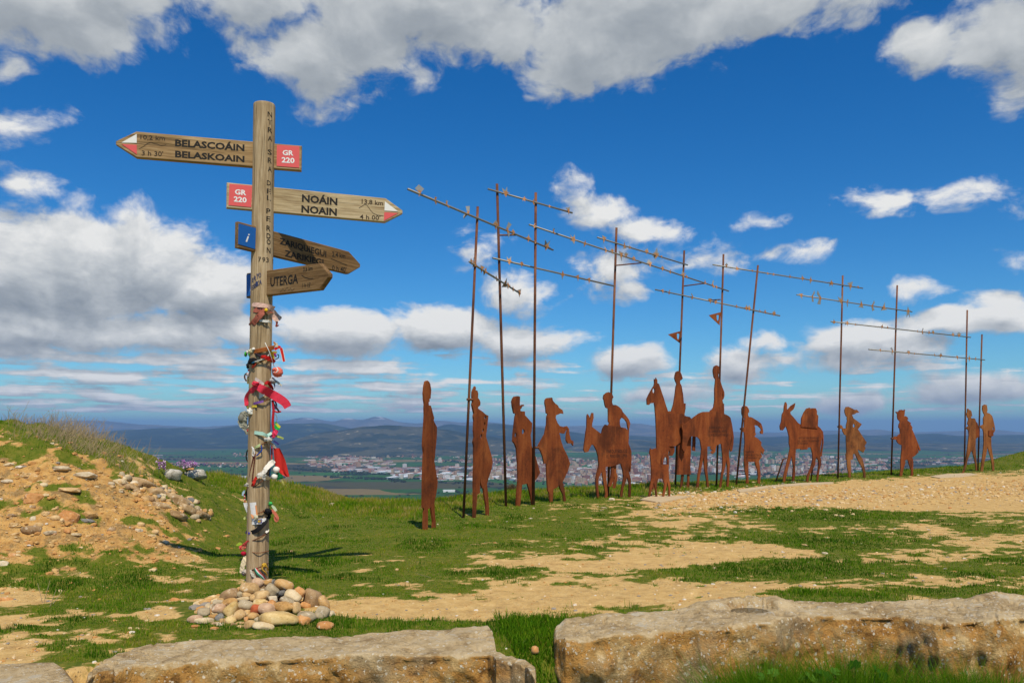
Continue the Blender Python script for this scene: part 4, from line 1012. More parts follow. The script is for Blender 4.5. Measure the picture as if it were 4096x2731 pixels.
# small concrete footings showing at the path edge
# ------------------------------------------------------------------ wooden signpost
def wood_mat(name, dark, mid, light, axis='Z', scale=1.0):
    mt, nt, bs = material(name)
    tc = nt.n('ShaderNodeTexCoord').outputs['Object']
    oi = nt.n('ShaderNodeObjectInfo').outputs['Random']
    tc = nt.vm('ADD', tc, nt.vm('SCALE', (3.3, 1.7, 9.1), scale=oi))
    sc_ = (1, 1, .045) if axis == 'Z' else (.05, 1, 1)
    w = nt.vm('ADD', tc, nt.vm('SCALE', nt.noise(nt.mapping(tc, tuple(.35 + .65 * (s == 1) for s in sc_)), 5, 3, .5, col=True), scale=.035))
    g = nt.noise(nt.mapping(w, sc_), 70 * scale, 6, .68)
    big = nt.noise(nt.mapping(tc, (1, 1, .3) if axis == 'Z' else (.3, 1, 1)), 7, 4, .6)
    crack = nt.noise(nt.mapping(w, (1, 1, .02) if axis == 'Z' else (.02, 1, 1)), 34 * scale, 3, .5)
    kn = nt.voro(nt.mapping(tc, (1, 1, .45) if axis == 'Z' else (.45, 1, 1)), 4.2)
    c = nt.ramp(nt.m('ADD', nt.m('MULTIPLY', g, .7), nt.m('MULTIPLY', big, .32)), [(.34, dark), (.52, mid), (.70, light)])
    ck = nt.ss(crack, .30, .37, 1, 0)
    c = nt.mix(nt.m('MULTIPLY', ck, .38), c, (.05, .03, .016))
    c = nt.mix(nt.m('MULTIPLY', nt.ss(kn, .03, .09, 1, 0), .7), c, (.09, .05, .022))
    c = nt.mix(nt.m('MULTIPLY', nt.ss(nt.noise(tc, 3.1, 4, .6), .58, .72), .45), c, (.15, .12, .045))
    nt.put(bs.inputs['Base Color'], c)
    bs.inputs['Roughness'].default_value = .85
    bs.inputs['Specular IOR Level'].default_value = .2
    hh = nt.m('SUBTRACT', nt.m('MULTIPLY', g, .6), nt.m('MULTIPLY', ck, .9))
    nt.put(bs.inputs['Normal'], nt.bump(hh, .7, .006))
    return mt
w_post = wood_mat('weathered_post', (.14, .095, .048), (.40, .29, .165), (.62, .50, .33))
w_board = wood_mat('weathered_board', (.17, .10, .042), (.35, .225, .105), (.52, .37, .205), 'X')
w_dark = wood_mat('dark_board', (.085, .045, .018), (.22, .130, .056), (.36, .24, .12), 'X')  # darker brown timber for the two lowest boards
w_pale = wood_mat('bleached_board', (.22, .145, .070), (.46, .355, .205), (.66, .545, .36), 'X')
ink = flat_mat('black_routed_lettering', (.012, .010, .008), .8, var=.1)
ink2 = flat_mat('brown_routed_lettering', (.035, .020, .010), .8, var=.1)
red_p = flat_mat('red_route_panel', (.72, .10, .095), .5, var=.06)
white_p = flat_mat('white_paint', (.80, .79, .74), .5, var=.04)
blue_p = flat_mat('blue_info_panel', (.010, .115, .42), .45, var=.06)
white_i = flat_mat('white_lettering', (.82, .82, .80), .5, var=.02)

PB = on_ground(1026, 2400)
LEAN = 31 / 1880
PM = Matrix.Translation(PB) @ Matrix.Rotation(LEAN, 4, 'Y')
PMI = PM.inverted()
post = empty('signpost', PB, (0, LEAN, 0))
tag(post, 'weathered round wooden signpost with four pointed boards, standing in a heap of stones', 'signpost')
PR = .0795
PH = 3.735
# shaft, slightly uneven, chamfered top
V, Fc = [], []
NS = 36
zs = [-.25] + list(np.linspace(0, PH - .03, 40)) + [PH - .012, PH - .003, PH]
for i, z in enumerate(zs):
    for k in range(NS):
        w = 2 * math.pi * k / NS
        r = PR * (1 + .018 * math.sin(3 * w + z * 1.1) + .012 * math.sin(5 * w - z * 2.3) + .02 * (1 - z / PH))
        if i >= len(zs) - 3: r *= (1, .97, .86)[i - len(zs) + 3]
        if abs(((w - 4.95 + math.pi) % (2 * math.pi)) - math.pi) < .06: r -= .006   # drying check down the front
        V.append((r * math.cos(w), r * math.sin(w), z))
for i in range(len(zs) - 1):
    for k in range(NS):
        l = (k + 1) % NS
        Fc.append((i * NS + k, i * NS + l, (i + 1) * NS + l, (i + 1) * NS + k))
Fc.append(tuple(range((len(zs) - 1) * NS, len(zs) * NS)))
shaft = mesh('post_shaft', V, Fc, w_post, post, smooth=True)

C1 = lambda p: (400 + p[0] / 1.802, 380 + p[1] / 1.802)
class Board:
    TH = .038
    def __init__(s, psi):
        s.psi = R(psi)
        s.rot = Matrix.Rotation(s.psi, 4, 'Z')
        s.n = (PM.to_3x3() @ (s.rot.to_3x3() @ Vector((0, -1, 0))))
        s.org = PM @ (s.rot @ Vector((0, -s.TH / 2, 0)))
        s.inv = (PM @ s.rot).inverted()
    def at(s, x, y):
        r = Vector(((x - CX) / F, 1.0, (CY - y) / F))
        c = Vector((0, 0, CZ))
        t = (s.org - c).dot(s.n) / r.dot(s.n)
        p = s.inv @ (c + r * t)
        return (p.x, p.z)
    def build(s, zmid, h, sl, sr, tip, mat, label):
        """plank from sl to sr; a pointed end beyond sr (tip>0) or sl (tip<0)"""
        z0, z1 = zmid - h / 2, zmid + h / 2
        if tip > 0: o = [(sl, z0), (sr - tip, z0), (sr, zmid - .012), (sr, zmid + .012), (sr - tip, z1), (sl, z1)]
        else: o = [(sl, zmid - .012), (sl - tip, z0), (sr, z0), (sr, z1), (sl - tip, z1), (sl, zmid + .012)]
        # bevelled front edge
        def inset(p, d):
            cx = sum(a for a, _ in p) / len(p); cz = sum(b for _, b in p) / len(p)
            return [(a + d * (1 if a < cx - .02 else -1 if a > cx + .02 else 0), b + d * (1 if b < cz - .015 else -1 if b > cz + .015 else 0)) for a, b in p]
        n = len(o); i_ = inset(o, .006); t = s.TH / 2
        V = [(a, -t, b) for a, b in i_] + [(a, -t + .006, b) for a, b in o] + [(a, t, b) for a, b in o]
        Fc = [tuple(range(n)), tuple(range(3 * n - 1, 2 * n - 1, -1))]
        for i in range(n):
            j = (i + 1) % n
            Fc += [(i, n + i, n + j, j), (n + i, 2 * n + i, 2 * n + j, n + j)]
        b = mesh('sign_board', V, Fc, mat, post)
        b.rotation_euler = (0, 0, s.psi)
        b['label'] = label
        s.o = b
        return b
    def quad(s, name, pts, mat, conv=C1, y=-.0035):
        p = [s.at(*conv(q)) for q in pts]
        n = len(p)
        yy = -s.TH / 2
        V = [(a, yy + y, b) for a, b in p] + [(a, yy + .002, b) for a, b in p]
        Fc = [tuple(range(n))] + [(i, n + i, n + (i + 1) % n, (i + 1) % n) for i in range(n)]
        return mesh(name, V, Fc, mat, s.o)
    def text(s, lines, mat, bold=0.0, conv=C1, y=-.0012, shear=0.0, name='lettering'):
        V, Fc = [], []
        for (st, a, b, hgt) in lines:
            A = s.at(*conv(a)); B = s.at(*conv(b)); T = s.at(*conv((a[0], a[1] - hgt)))
            sl = (B[1] - A[1]) / (B[0] - A[0])
            v2, f2 = text_fit(st, A[0], B[0], A[1], T[1], bold, shear, sl)
            o = len(V)
            V += [(p[0], -s.TH / 2 + y, p[1]) for p in v2]; Fc += [tuple(o + i for i in f) for f in f2]
        return mesh(name, V, Fc, mat, s.o)
    def line(s, pts, w, mat, conv=C1, y=-.0012, name='profile_line'):
        p = [Vector(s.at(*conv(q))) for q in pts]
        V, Fc = [], []
        for i, q in enumerate(p):
            t = (p[min(i + 1, len(p) - 1)] - p[max(i - 1, 0)]).normalized()
            nn = Vector((-t.y, t.x)) * w / 2
            V += [(q.x + nn.x, -s.TH / 2 + y, q.y + nn.y), (q.x - nn.x, -s.TH / 2 + y, q.y - nn.y)]
        for i in range(len(p) - 1):
            Fc.append((2 * i, 2 * i + 1, 2 * i + 3, 2 * i + 2))
        return mesh(name, V, Fc, mat, s.o)

def span(b, xl, xr, yt, yb, xm):
    """ends along the board and its height from photo points"""
    return b.at(*C1((xl, (yt + yb) / 2)))[0], b.at(*C1((xr, (yt + yb) / 2)))[0]

# board 1: BELASCOAIN
b = Board(12)
sl = b.at(*C1((113, 345)))[0]; sr = b.at(*C1((1453, 456)))[0]
zt = b.at(*C1((1185, 343)))[1]; zb = b.at(*C1((1185, 525)))[1]
b.build((zt + zb) / 2, zt - zb, sl, sr, -(b.at(*C1((260, 365)))[0] - sl), w_board, 'brown board pointing left with a red GR panel on its short end')
b.text([('BELASCOÁIN', (541, 367), (1041, 405), 48), ('BELASKOAIN', (541, 447), (1041, 485), 46)], ink, .036)
b.text([('10,2 km', (291, 320), (468, 330), 34), ("3 h 30'", (300, 436), (455, 443), 36)], ink2, .012, name='small_lettering')
b.line([(283, 388), (310, 375), (340, 352), (368, 342), (390, 352), (412, 355), (440, 367), (478, 360)], .0035, ink2)
b.quad('white_arrow_half', [(155, 345), (265, 347), (265, 283)], white_p)
b.quad('red_arrow_half', [(157, 356), (266, 430), (265, 361)], red_p)
b.quad('route_panel', [(1273, 513), (1436, 526), (1438, 372), (1275, 361)], red_p)
b.text([('GR', (1316, 434), (1394, 438), 36), ('220', (1309, 487), (1402, 493), 38)], white_i, .03, y=-.0048, name='panel_lettering')
# board 2: NOAIN
b = Board(17)
sl = b.at(*C1((911, 720)))[0]; sr = b.at(*C1((2181, 852)))[0]
zt = b.at(*C1((1185, 657)))[1]; zb = b.at(*C1((1185, 838)))[1]
b.build((zt + zb) / 2, zt - zb, sl, sr, sr - b.at(*C1((2058, 840)))[0], w_pale, 'pale board pointing right with a red GR panel on its short end')
b.text([('NOÁIN', (1455, 768), (1711, 795), 52), ('NOAIN', (1451, 845), (1707, 870), 52)], ink, .036)
b.text([('13,8 km', (1886, 783), (2040, 797), 34), ("4 h 00'", (1872, 893), (2020, 902), 33)], ink2, .012, name='small_lettering')
b.line([(1866, 815), (1890, 802), (1905, 790), (1922, 793), (1935, 810), (1950, 832), (1972, 855), (2000, 866), (2040, 872)], .0035, ink2)
b.quad('white_arrow_half', [(2050, 834), (2148, 840), (2053, 768)], white_p)
b.quad('red_arrow_half', [(2046, 907), (2148, 853), (2049, 846)], red_p)
b.quad('route_panel', [(926, 795), (1090, 810), (1097, 656), (933, 641)], red_p)
b.text([('GR', (972, 716), (1054, 724), 37), ('220', (964, 768), (1057, 777), 37)], white_i, .03, y=-.0048, name='panel_lettering')
# board 3: ZARIQUIEGUI
b = Board(57)
sl = b.at(*C1((997, 1015)))[0]; sr = b.at(*C1((1878, 1235)))[0]
zt = b.at(*C1((1185, 962)))[1]; zb = b.at(*C1((1185, 1145)))[1]
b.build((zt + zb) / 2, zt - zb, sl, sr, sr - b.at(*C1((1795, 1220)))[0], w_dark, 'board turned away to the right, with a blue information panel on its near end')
b.text([('ZARIQUIEGUI', (1294, 1072), (1630, 1168), 46), ('ZARIKIEGI', (1330, 1160), (1610, 1228), 46)], ink, .028)
b.text([('2,4 km', (1672, 1163), (1767, 1178), 36), ("0 h 40'", (1672, 1262), (1775, 1278), 38)], ink, .012, name='small_lettering')
b.line([(1665, 1180), (1720, 1203), (1782, 1228)], .004, ink)
b.quad('info_panel', [(996, 1075), (1116, 1111), (1122, 960), (999, 927)], blue_p)
b.text([('i', (1046, 1058), (1076, 1064), 70)], white_i, .0, y=-.0048, shear=.25, name='panel_lettering')
# board 4: UTERGA
b = Board(-33)
sl = b.at(*C1((1053, 1380)))[0]; sr = b.at(*C1((1648, 1297)))[0]
zt = b.at(*C1((1188, 1266)))[1]; zb = b.at(*C1((1188, 1447)))[1]
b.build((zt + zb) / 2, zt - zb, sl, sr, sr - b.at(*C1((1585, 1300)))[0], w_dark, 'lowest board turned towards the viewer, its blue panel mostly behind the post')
b.text([('UTERGA', (1228, 1380), (1428, 1355), 66)], ink, .026)
b.text([('3,6 km', (1465, 1272), (1533, 1262), 32), ("1 h 15'", (1460, 1388), (1518, 1383), 32)], ink, .012, name='small_lettering')
b.line([(1453, 1298), (1475, 1313), (1505, 1324), (1538, 1321)], .004, ink)
b.line([(1300, 1420), (1320, 1395), (1330, 1412), (1352, 1385), (1360, 1410), (1375, 1390), (1385, 1412), (1402, 1392)], .003, ink2, name='scribble')
b.quad('info_panel', [(1058, 1452), (1110, 1440), (1110, 1285), (1058, 1297)], blue_p)
b.text([('i', (1085, 1412), (1106, 1408), 76)], white_i, .0, y=-.0048, shear=.25, name='panel_lettering')

def on_post(ang, z, off=.0):
    """local point on the post surface; ang 0 faces the viewer, positive to the right"""
    r = PR * (1 + .02 * (1 - z / PH)) * 1.022 + off
    return Vector((r * math.sin(ang), -r * math.cos(ang), z))
def post_za(x, y):
    """photo pixel on the post -> (angle, height)"""
    c = Vector((0, 0, CZ)); r = Vector(((x - CX) / F, 1.0, (CY - y) / F))
    p = c + r * (PB.y - PR * .6)
    l = PMI @ p
    return math.asin(max(-1, min(1, l.x / PR))), l.z
# carved name down the post
V, Fc = [], []
def carve(ch, x, y, hpx, wpx=None, bold=.012, rot=0.0, conv=C1):
    a, z = post_za(*conv((x, y)))
    v2, f2 = text_data(ch, 1.0, bold)
    if not v2: return
    x0 = min(v.x for v in v2); x1 = max(v.x for v in v2); y0 = min(v.y for v in v2); y1 = max(v.y for v in v2)
    hm = hpx / 1.802 / F * 5.9
    wm = (wpx or 30) / 1.802 / F * 5.9
    o = len(V)
    for v in v2:
        tx = ((v.x - x0) / max(x1 - x0, .01) - .5) * wm; tz = ((v.y - y0) / (y1 - y0) - .5) * hm
        tz += tx * rot
        V.append(on_post(a + tx / PR, z + tz, .0012))
    Fc.extend(tuple(o + i for i in f) for f in f2)
for ch, y in zip('NTRA', (145, 200, 258, 317)): carve(ch, 1226, y, 38, 34)
for ch, y in zip('SRA', (415, 475, 537)): carve(ch, 1224, y, 38, 32)
for ch, y in zip('DEL', (638, 697, 745)): carve(ch, 1218, y, 36, 30)
for ch, y in zip('PERDON', (840, 895, 963, 1018, 1060, 1120)): carve(ch, 1215, y, 38, 32)
mesh('carved_lettering', V, Fc, ink, post)
V, Fc = [], []
for ch, x in zip('793m', (1160, 1187, 1208, 1240)): carve(ch, x, 1191, 34, 20, .0)
mesh('carved_height', V, Fc, ink2, post)
V, Fc = [], []
for ch, x, y in (('E', 1110, 1338), ('R', 1128, 1325), ('T', 1146, 1312), ('O', 1162, 1303)): carve(ch, x, y, 32, 18, .012)
for ch, x, y in (('E', 1106, 1392), ('S', 1120, 1383), ('S', 1132, 1375), ('I', 1141, 1366), ('C', 1152, 1360), ('A', 1167, 1353)): carve(ch, x, y, 32, 16, .012)
mesh('pen_scribble', V, Fc, flat_mat('blue_pen', (.02, .035, .12), .6, var=.1), post)
# ------------------------------------------------------------------ things pilgrims have tied to the post
_cloth = {}
def cloth(col, rough=.75, name=None):
    k = (col, rough)
    if k not in _cloth:
        _cloth[k] = flat_mat(name or 'tied_cloth', col, rough, var=.12, scale=60, spec=.12, bump=.3)
    return _cloth[k]
RED, PINK, ROSE, PALE = (.60, .022, .018), (.74, .045, .085), (.42, .13, .09), (.72, .48, .40)
WHT, BLK, GRN, YEL, MINT = (.74, .73, .68), (.012, .012, .014), (.015, .22, .05), (.62, .48, .05), (.42, .68, .58)
BRN, SAL, BLU, GRY, LIME = (.32, .10, .025), (.72, .16, .11), (.02, .06, .30), (.22, .21, .17), (.34, .50, .06)
G_T = "pilgrims' tokens tied round the signpost"
PYF = PB.y - PR      # depth of the post's near face
def W(x, y, off=0.0):
    """world point for a photo pixel lying on (or off) the post: follows the round surface, hangs level with the axis beyond it"""
    c = Vector((0, 0, CZ)); r = Vector(((x - CX) / F, 1.0, (CY - y) / F))
    p0 = PMI @ (c + r * PB.y)
    t = max(-1, min(1, p0.x / (PR * 1.03)))
    yy = -math.sqrt(max(0, 1 - t * t)) * PR * 1.05
    ax = (PM @ Vector((0, 0, p0.z)))
    return c + r * (ax.y + yy - .006 - off)

def smooth_pts(pts, k=6):
    """Catmull-Rom through the points"""
    P_ = [Vector(p) for p in pts]
    if len(P_) < 3:
        return [P_[0].lerp(P_[-1], i / k) for i in range(k + 1)]
    out = []
    for i in range(len(P_) - 1):
        a = P_[max(i - 1, 0)]; b = P_[i]; c = P_[i + 1]; d = P_[min(i + 2, len(P_) - 1)]
        for j in range(k):
            t = j / k
            out.append(.5 * ((2 * b) + (c - a) * t + (2 * a - 5 * b + 4 * c - d) * t * t + (3 * b - a - 3 * c + d) * t ** 3))
    out.append(P_[-1])
    return out

def strip(name, path, widths, mat, parent=None, axis=None, crumple=.004, th=.0015, seed=0, rows=4):
    """ribbon: path of world points, widths in metres; the width runs along axis (default: across the path in the picture plane)"""
    P_ = smooth_pts(path); n = len(P_)
    ws = np.interp(np.linspace(0, 1, n), np.linspace(0, 1, len(widths)), widths)
    V, Fc = [], []
    rr = random.Random(seed)
    for i, p in enumerate(P_):
        t = (P_[min(i + 1, n - 1)] - P_[max(i - 1, 0)]).normalized()
        a = Vector(axis) if axis else t.cross(Vector((0, 1, 0)))
        if a.length < .05: a = Vector((0, 0, 1))
        a.normalize()
        for k in range(rows + 1):
            s = k / rows - .5
            fold = crumple * math.sin(9 * s + i * .9 + seed) + crumple * .5 * rr.uniform(-1, 1)
            V.append(p + a * s * ws[i] + Vector((0, -abs(fold), 0)))
    m = rows + 1
    for i in range(n - 1):
        for k in range(rows):
            Fc.append((i * m + k, i * m + k + 1, (i + 1) * m + k + 1, (i + 1) * m + k))
    b = len(V)
    V += [v + Vector((0, th, 0)) for v in V]
    Fc += [tuple(b + i for i in f[::-1]) for f in Fc]
    return mesh(name, V, Fc, mat, parent, smooth=True)

def lump(name, c, rx, rz, mat, parent=None, ry=None, seed=0, rough=.22, freq=3.0, sub=2, pleat=0):
    if rough >= .4: sub, freq, rough = 3, 2.6, rough * 1.5
    bm_v, bm_f = ico(sub)
    ry = ry or (rx + rz) / 2
    V = []
    for v in bm_v:
        w = 1 + rough * (mnoise.noise(v * freq + Vector((seed * 7.7, 0, seed))) )
        if pleat: w *= 1 + .07 * math.sin(pleat * math.atan2(v.x, v.z))
        V.append(Vector(c) + Vector((v.x * rx * w, v.y * ry * w, v.z * rz * w)))
    return mesh(name, V, bm_f, mat, parent, smooth=True)

_ico = {}
def ico(sub):
    if sub not in _ico:
        import bmesh
        bm = bmesh.new()
        bmesh.ops.create_icosphere(bm, subdivisions=sub, radius=1.0)
        _ico[sub] = ([v.co.copy() for v in bm.verts], [tuple(v.index for v in f.verts) for f in bm.faces])
        bm.free()
    return _ico[sub]

PXM = 5.92 / F    # metres per photo pixel at the post
def T(o, label, cat):
    return tag(o, label, cat, G_T)
def group_root(name, x, y, label, cat):
    o = empty(name, (0, 0, 0))
    return T(o, label, cat)

# rose scarf
r = group_root('scarf', 1050, 1230, 'dusty rose scarf knotted round the post just under the lowest board', 'scarf')
strip('band', [W(1006, 1228), W(1030, 1232), W(1062, 1236), W(1093, 1238)], [.072, .07, .05, .06], cloth(ROSE), r, crumple=.008, seed=3)
strip('band', [W(1008, 1218, .012), W(1040, 1220, .012), W(1075, 1226, .014), W(1097, 1236, .01)], [.03, .034, .03, .04], cloth(PALE), r, crumple=.006, seed=4)
strip('tail', [W(1062, 1241, .012), W(1040, 1262, .012), W(1015, 1290, .008), W(1003, 1308, .004)], [.03, .045, .04, .05], cloth(ROSE), r, crumple=.01, seed=5)
strip('tail', [W(1066, 1240, .014), W(1090, 1252, .012), W(1108, 1272, .004), W(1120, 1262)], [.04, .06, .055, .04], cloth(PALE), r, crumple=.01, seed=6)
lump('flower', W(1064, 1240, .03), .012, .012, cloth((.75, .5, .03)), r, seed=2, rough=.5)
T(strip('ribbon', [W(1038, 1281), W(1060, 1284), W(1076, 1286), W(1081, 1293)], [.018, .018, .02, .012], cloth(WHT), seed=8), 'narrow white ribbon tied below the rose scarf', 'ribbon')
T(tube('cord', smooth_pts([W(1007, 1250), W(1000, 1275, .01), W(1005, 1320), W(1004, 1360)]), .004, cloth(ROSE)), 'thin rose cord hanging left of the post under the scarf', 'cord')
T(strip('streamer', [W(1100, 1275), W(1108, 1290), W(1105, 1305), W(1116, 1300)], [.02, .016, .012, .006], cloth((.25, .06, .05)), seed=9), 'dark red frayed streamer right of the scarf', 'streamer')
# brown leather laces
r = group_root('leather_laces', 1045, 1403, 'bundle of orange brown leather laces wound round the post', 'laces')
for k in range(4):
    tube('lace', smooth_pts([W(1003, 1410 + k * 5 - 6), W(1030, 1404 + k * 4 - 6, .004), W(1062, 1397 + k * 4 - 6, .004), W(1094, 1384 + k * 4)]), .0055, cloth(BRN), r)
tube('lace', smooth_pts([W(1092, 1392), W(1100, 1380), W(1100, 1372), W(1094, 1368)]), .006, cloth((.45, .18, .06)), r)
T(strip('streamer', [W(1096, 1372), W(1104, 1378), W(1110, 1388)], [.012, .03, .012], cloth((.66, .58, .44)), seed=10), 'small cream tab behind the brown laces', 'tab')
r = group_root('cloth_knot', 990, 1410, 'green and white cloth knot at the left end of the brown laces', 'cloth knot')
lump('knot', W(1006, 1405, .01), .022, .017, cloth((.68, .62, .40)), r, seed=4, rough=.5)
lump('knot', W(983, 1416), .010, .018, cloth((.05, .42, .03)), r, seed=5, rough=.5)
lump('knot', W(999, 1418), .011, .016, cloth((.05, .42, .03)), r, seed=6, rough=.5)
lump('knot', W(992, 1408, .01), .018, .010, cloth(WHT), r, seed=7, rough=.5)
lump('knot', W(1014, 1396, .01), .012, .010, cloth(WHT), r, seed=8, rough=.5)
# red lanyard tab
r = group_root('lanyard', 1120, 1400, 'red lanyard with white edges sticking out right and hanging down', 'lanyard')
strip('strap', [W(1098, 1398), W(1112, 1388), W(1122, 1391)], [.02, .024, .022], cloth(RED), r, crumple=.001)
strip('strap', [W(1124, 1391), W(1129, 1412), W(1137, 1446)], [.020, .020, .020], cloth(RED), r, crumple=.001)
strip('edge', [W(1130, 1391, .002), W(1135, 1412, .002), W(1141, 1444, .002)], [.003, .003], cloth(WHT), r, crumple=0)
strip('edge', [W(1117, 1393, .002), W(1123, 1413, .002), W(1131, 1447, .002)], [.003, .003], cloth(WHT), r, crumple=0)
# red sash + companions
T(strip('sash', [W(1040, 1428), W(1058, 1428, .012), W(1080, 1436, .014), W(1101, 1448, .006)], [.012, .03, .034, .026], cloth(RED), crumple=.01, seed=12), 'bright red satin sash twisted across the post', 'sash')
T(tube('bracelet', smooth_pts([W(1023, 1414), W(1034, 1421, .006), W(1044, 1428, .006)]), .009, cloth((.03, .02, .03)), n=7), 'dark beaded bracelet left of the red sash', 'bracelet')
r = group_root('glove', 1010, 1450, 'black glove tied to the left side of the post', 'glove')
lump('hand', W(1012, 1445, .014), .032, .028, cloth(BLK), r, seed=9, rough=.4)
lump('cuff', W(995, 1464, .004), .018, .022, cloth(BLK), r, seed=10, rough=.4)
tube('stripe', smooth_pts([W(1004, 1452, .045), W(1012, 1450, .05), W(1018, 1446, .045)]), .003, cloth((.03, .25, .5)), r)
T(strip('ribbon', [W(1022, 1452, .01), W(1014, 1464, .01), W(1009, 1474, .004)], [.02, .018, .016], cloth((.7, .08, .05)), seed=14), 'orange red ribbon end under the black glove', 'ribbon')
T(strip('ribbon', [W(1008, 1476), W(998, 1480), W(991, 1480)], [.018, .018, .012], cloth(RED), seed=15), 'short red ribbon sticking out left below the glove', 'ribbon')
T(tube('cord', smooth_pts([W(1017, 1448, .02), W(1036, 1442, .012), W(1062, 1432, .008), W(1080, 1414)]), .0055, cloth((.45, .45, .40))), 'grey rope rising across the post behind the red sash', 'rope')
T(strip('feather', [W(1006, 1442, .004), W(994, 1452), W(994, 1466)], [.008, .018, .004], cloth((.55, .45, .16)), seed=16), 'ochre and grey paper leaf left of the black glove', 'paper leaf')
r = group_root('streamers', 1090, 1425, 'tangle of yellow and purple streamers beside the red sash', 'streamers')
for k, (c_, a_, b_) in enumerate((((.62, .42, .03), (1084, 1404), (1096, 1436)), ((.62, .5, .1), (1080, 1412), (1092, 1440)), ((.25, .05, .3), (1098, 1416), (1102, 1428)), ((.6, .02, .1), (1094, 1410), (1100, 1420)), (YEL, (1078, 1442), (1088, 1450)), ((.4, .3, .05), (1090, 1407), (1108, 1410)))):
    strip('streamer', [W(*a_, .012), W((a_[0] + b_[0]) / 2 + 3, (a_[1] + b_[1]) / 2, .016), W(*b_, .01)], [.012, .016, .012], cloth(c_), r, seed=20 + k)
T(tube('cord', smooth_pts([W(1101, 1436), W(1112, 1432), W(1115, 1420), W(1108, 1418)]), .0035, cloth(BLK)), 'black elastic loop right of the red sash', 'cord loop')
# pouch on a white string
r = group_root('pouch', 1108, 1487, 'salmon red cloth pouch hung on a white string', 'pouch')
lump('bag', W(1110, 1488, .02), .040, .039, cloth(SAL), r, seed=3, rough=.06, sub=3, pleat=14)
lump('mouth', W(1099, 1478, .045), .020, .014, cloth(SAL), r, seed=5, rough=.5)
tube('drawstring', smooth_pts([W(1092, 1486, .05), W(1102, 1490, .055), W(1112, 1482, .055), W(1106, 1470, .05)]), .005, cloth(WHT), r)
tube('string', [W(1060, 1370, .004), W(1078, 1408, .022), W(1097, 1468, .03)], .0028, cloth((.7, .7, .66)), r)
# padlock and bits on the left
r = group_root('padlock', 996, 1520, 'brass padlock hanging on the left side of the post', 'padlock')
bxv = W(997, 1521)
mesh('body', [bxv + Vector((x * .015, y * .008, z * .026)) for x in (-1, 1) for y in (-1, 1) for z in (-1, 1)], [(0, 1, 3, 2), (4, 6, 7, 5), (0, 4, 5, 1), (2, 3, 7, 6), (0, 2, 6, 4), (1, 5, 7, 3)], flat_mat('brass', (.42, .30, .10), .35, .7), r)
tube('shackle', smooth_pts([bxv + Vector((-.009, 0, .024)), bxv + Vector((-.008, 0, .05)), bxv + Vector((.008, 0, .05)), bxv + Vector((.009, 0, .024))]), .003, flat_mat('steel', (.5, .5, .5), .3, .9), r)
T(tube('cord', smooth_pts([W(990, 1492), W(980, 1498), W(979, 1512), W(986, 1524)]), .006, cloth((.10, .05, .03))), 'brown strap loop left of the brass padlock', 'strap loop')
T(lump('cloth_knot', W(996, 1498, .004), .018, .016, cloth((.6, .5, .5)), seed=11, rough=.5), 'crumpled pinkish cloth knot above the padlock', 'cloth knot')
# metal key ring with straps
r = group_root('key_fob', 1095, 1522, 'silver fob with pale straps flying right, below the salmon pouch', 'key fob')
lump('ring', W(1091, 1523, .01), .022, .020, cloth((.42, .42, .44)), r, seed=12, rough=.6)
strip('strap', [W(1098, 1520), W(1112, 1530), W(1128, 1543)], [.014, .018, .010], cloth((.62, .58, .48)), r, seed=30)
strip('strap', [W(1096, 1530), W(1099, 1542), W(1098, 1552)], [.014, .01, .006], cloth((.25, .28, .4)), r, seed=31)
# white card
r = group_root('card', 1030, 1560, 'white cardboard tilted on the post behind the wide pink ribbon', 'card')
cc = [W(1023, 1508, .004), W(1055, 1530, .004), W(1057, 1582, .004), W(1005, 1611, .004), W(1007, 1540, .004)]
mesh('sheet', cc + [p + Vector((0, .003, 0)) for p in cc], [(0, 1, 2, 3, 4), (9, 8, 7, 6, 5)] + [(i, 5 + i, 5 + (i + 1) % 5, (i + 1) % 5) for i in range(5)], cloth((.76, .73, .66)), r)
# wide pink ribbon
r = group_root('ribbon', 1060, 1580, 'wide shiny pinkish red ribbon with a knot, its long end flying right', 'ribbon')
pk = cloth(PINK, .45)
strip('tail', [W(1020, 1541, .02), W(1050, 1556, .028), W(1085, 1575, .03), W(1115, 1592, .02), W(1140, 1610, .012), W(1152, 1628, .008)], [.035, .062, .066, .066, .062, .058], pk, r, crumple=.003, seed=40)
strip('tail', [W(1022, 1546, .02), W(1004, 1566, .018), W(989, 1592, .008), W(990, 1622, .004)], [.03, .042, .044, .04], pk, r, crumple=.004, seed=41)
lump('knot', W(1024, 1535, .03), .026, .018, pk, r, seed=13, rough=.7)
T(strip('ribbon', [W(1060, 1535, .01), W(1072, 1530, .016), W(1082, 1540, .012), W(1094, 1558)], [.014, .03, .026, .012], cloth((.5, .02, .02)), crumple=.008, seed=42), 'small dark red bow right of the pink knot', 'bow')
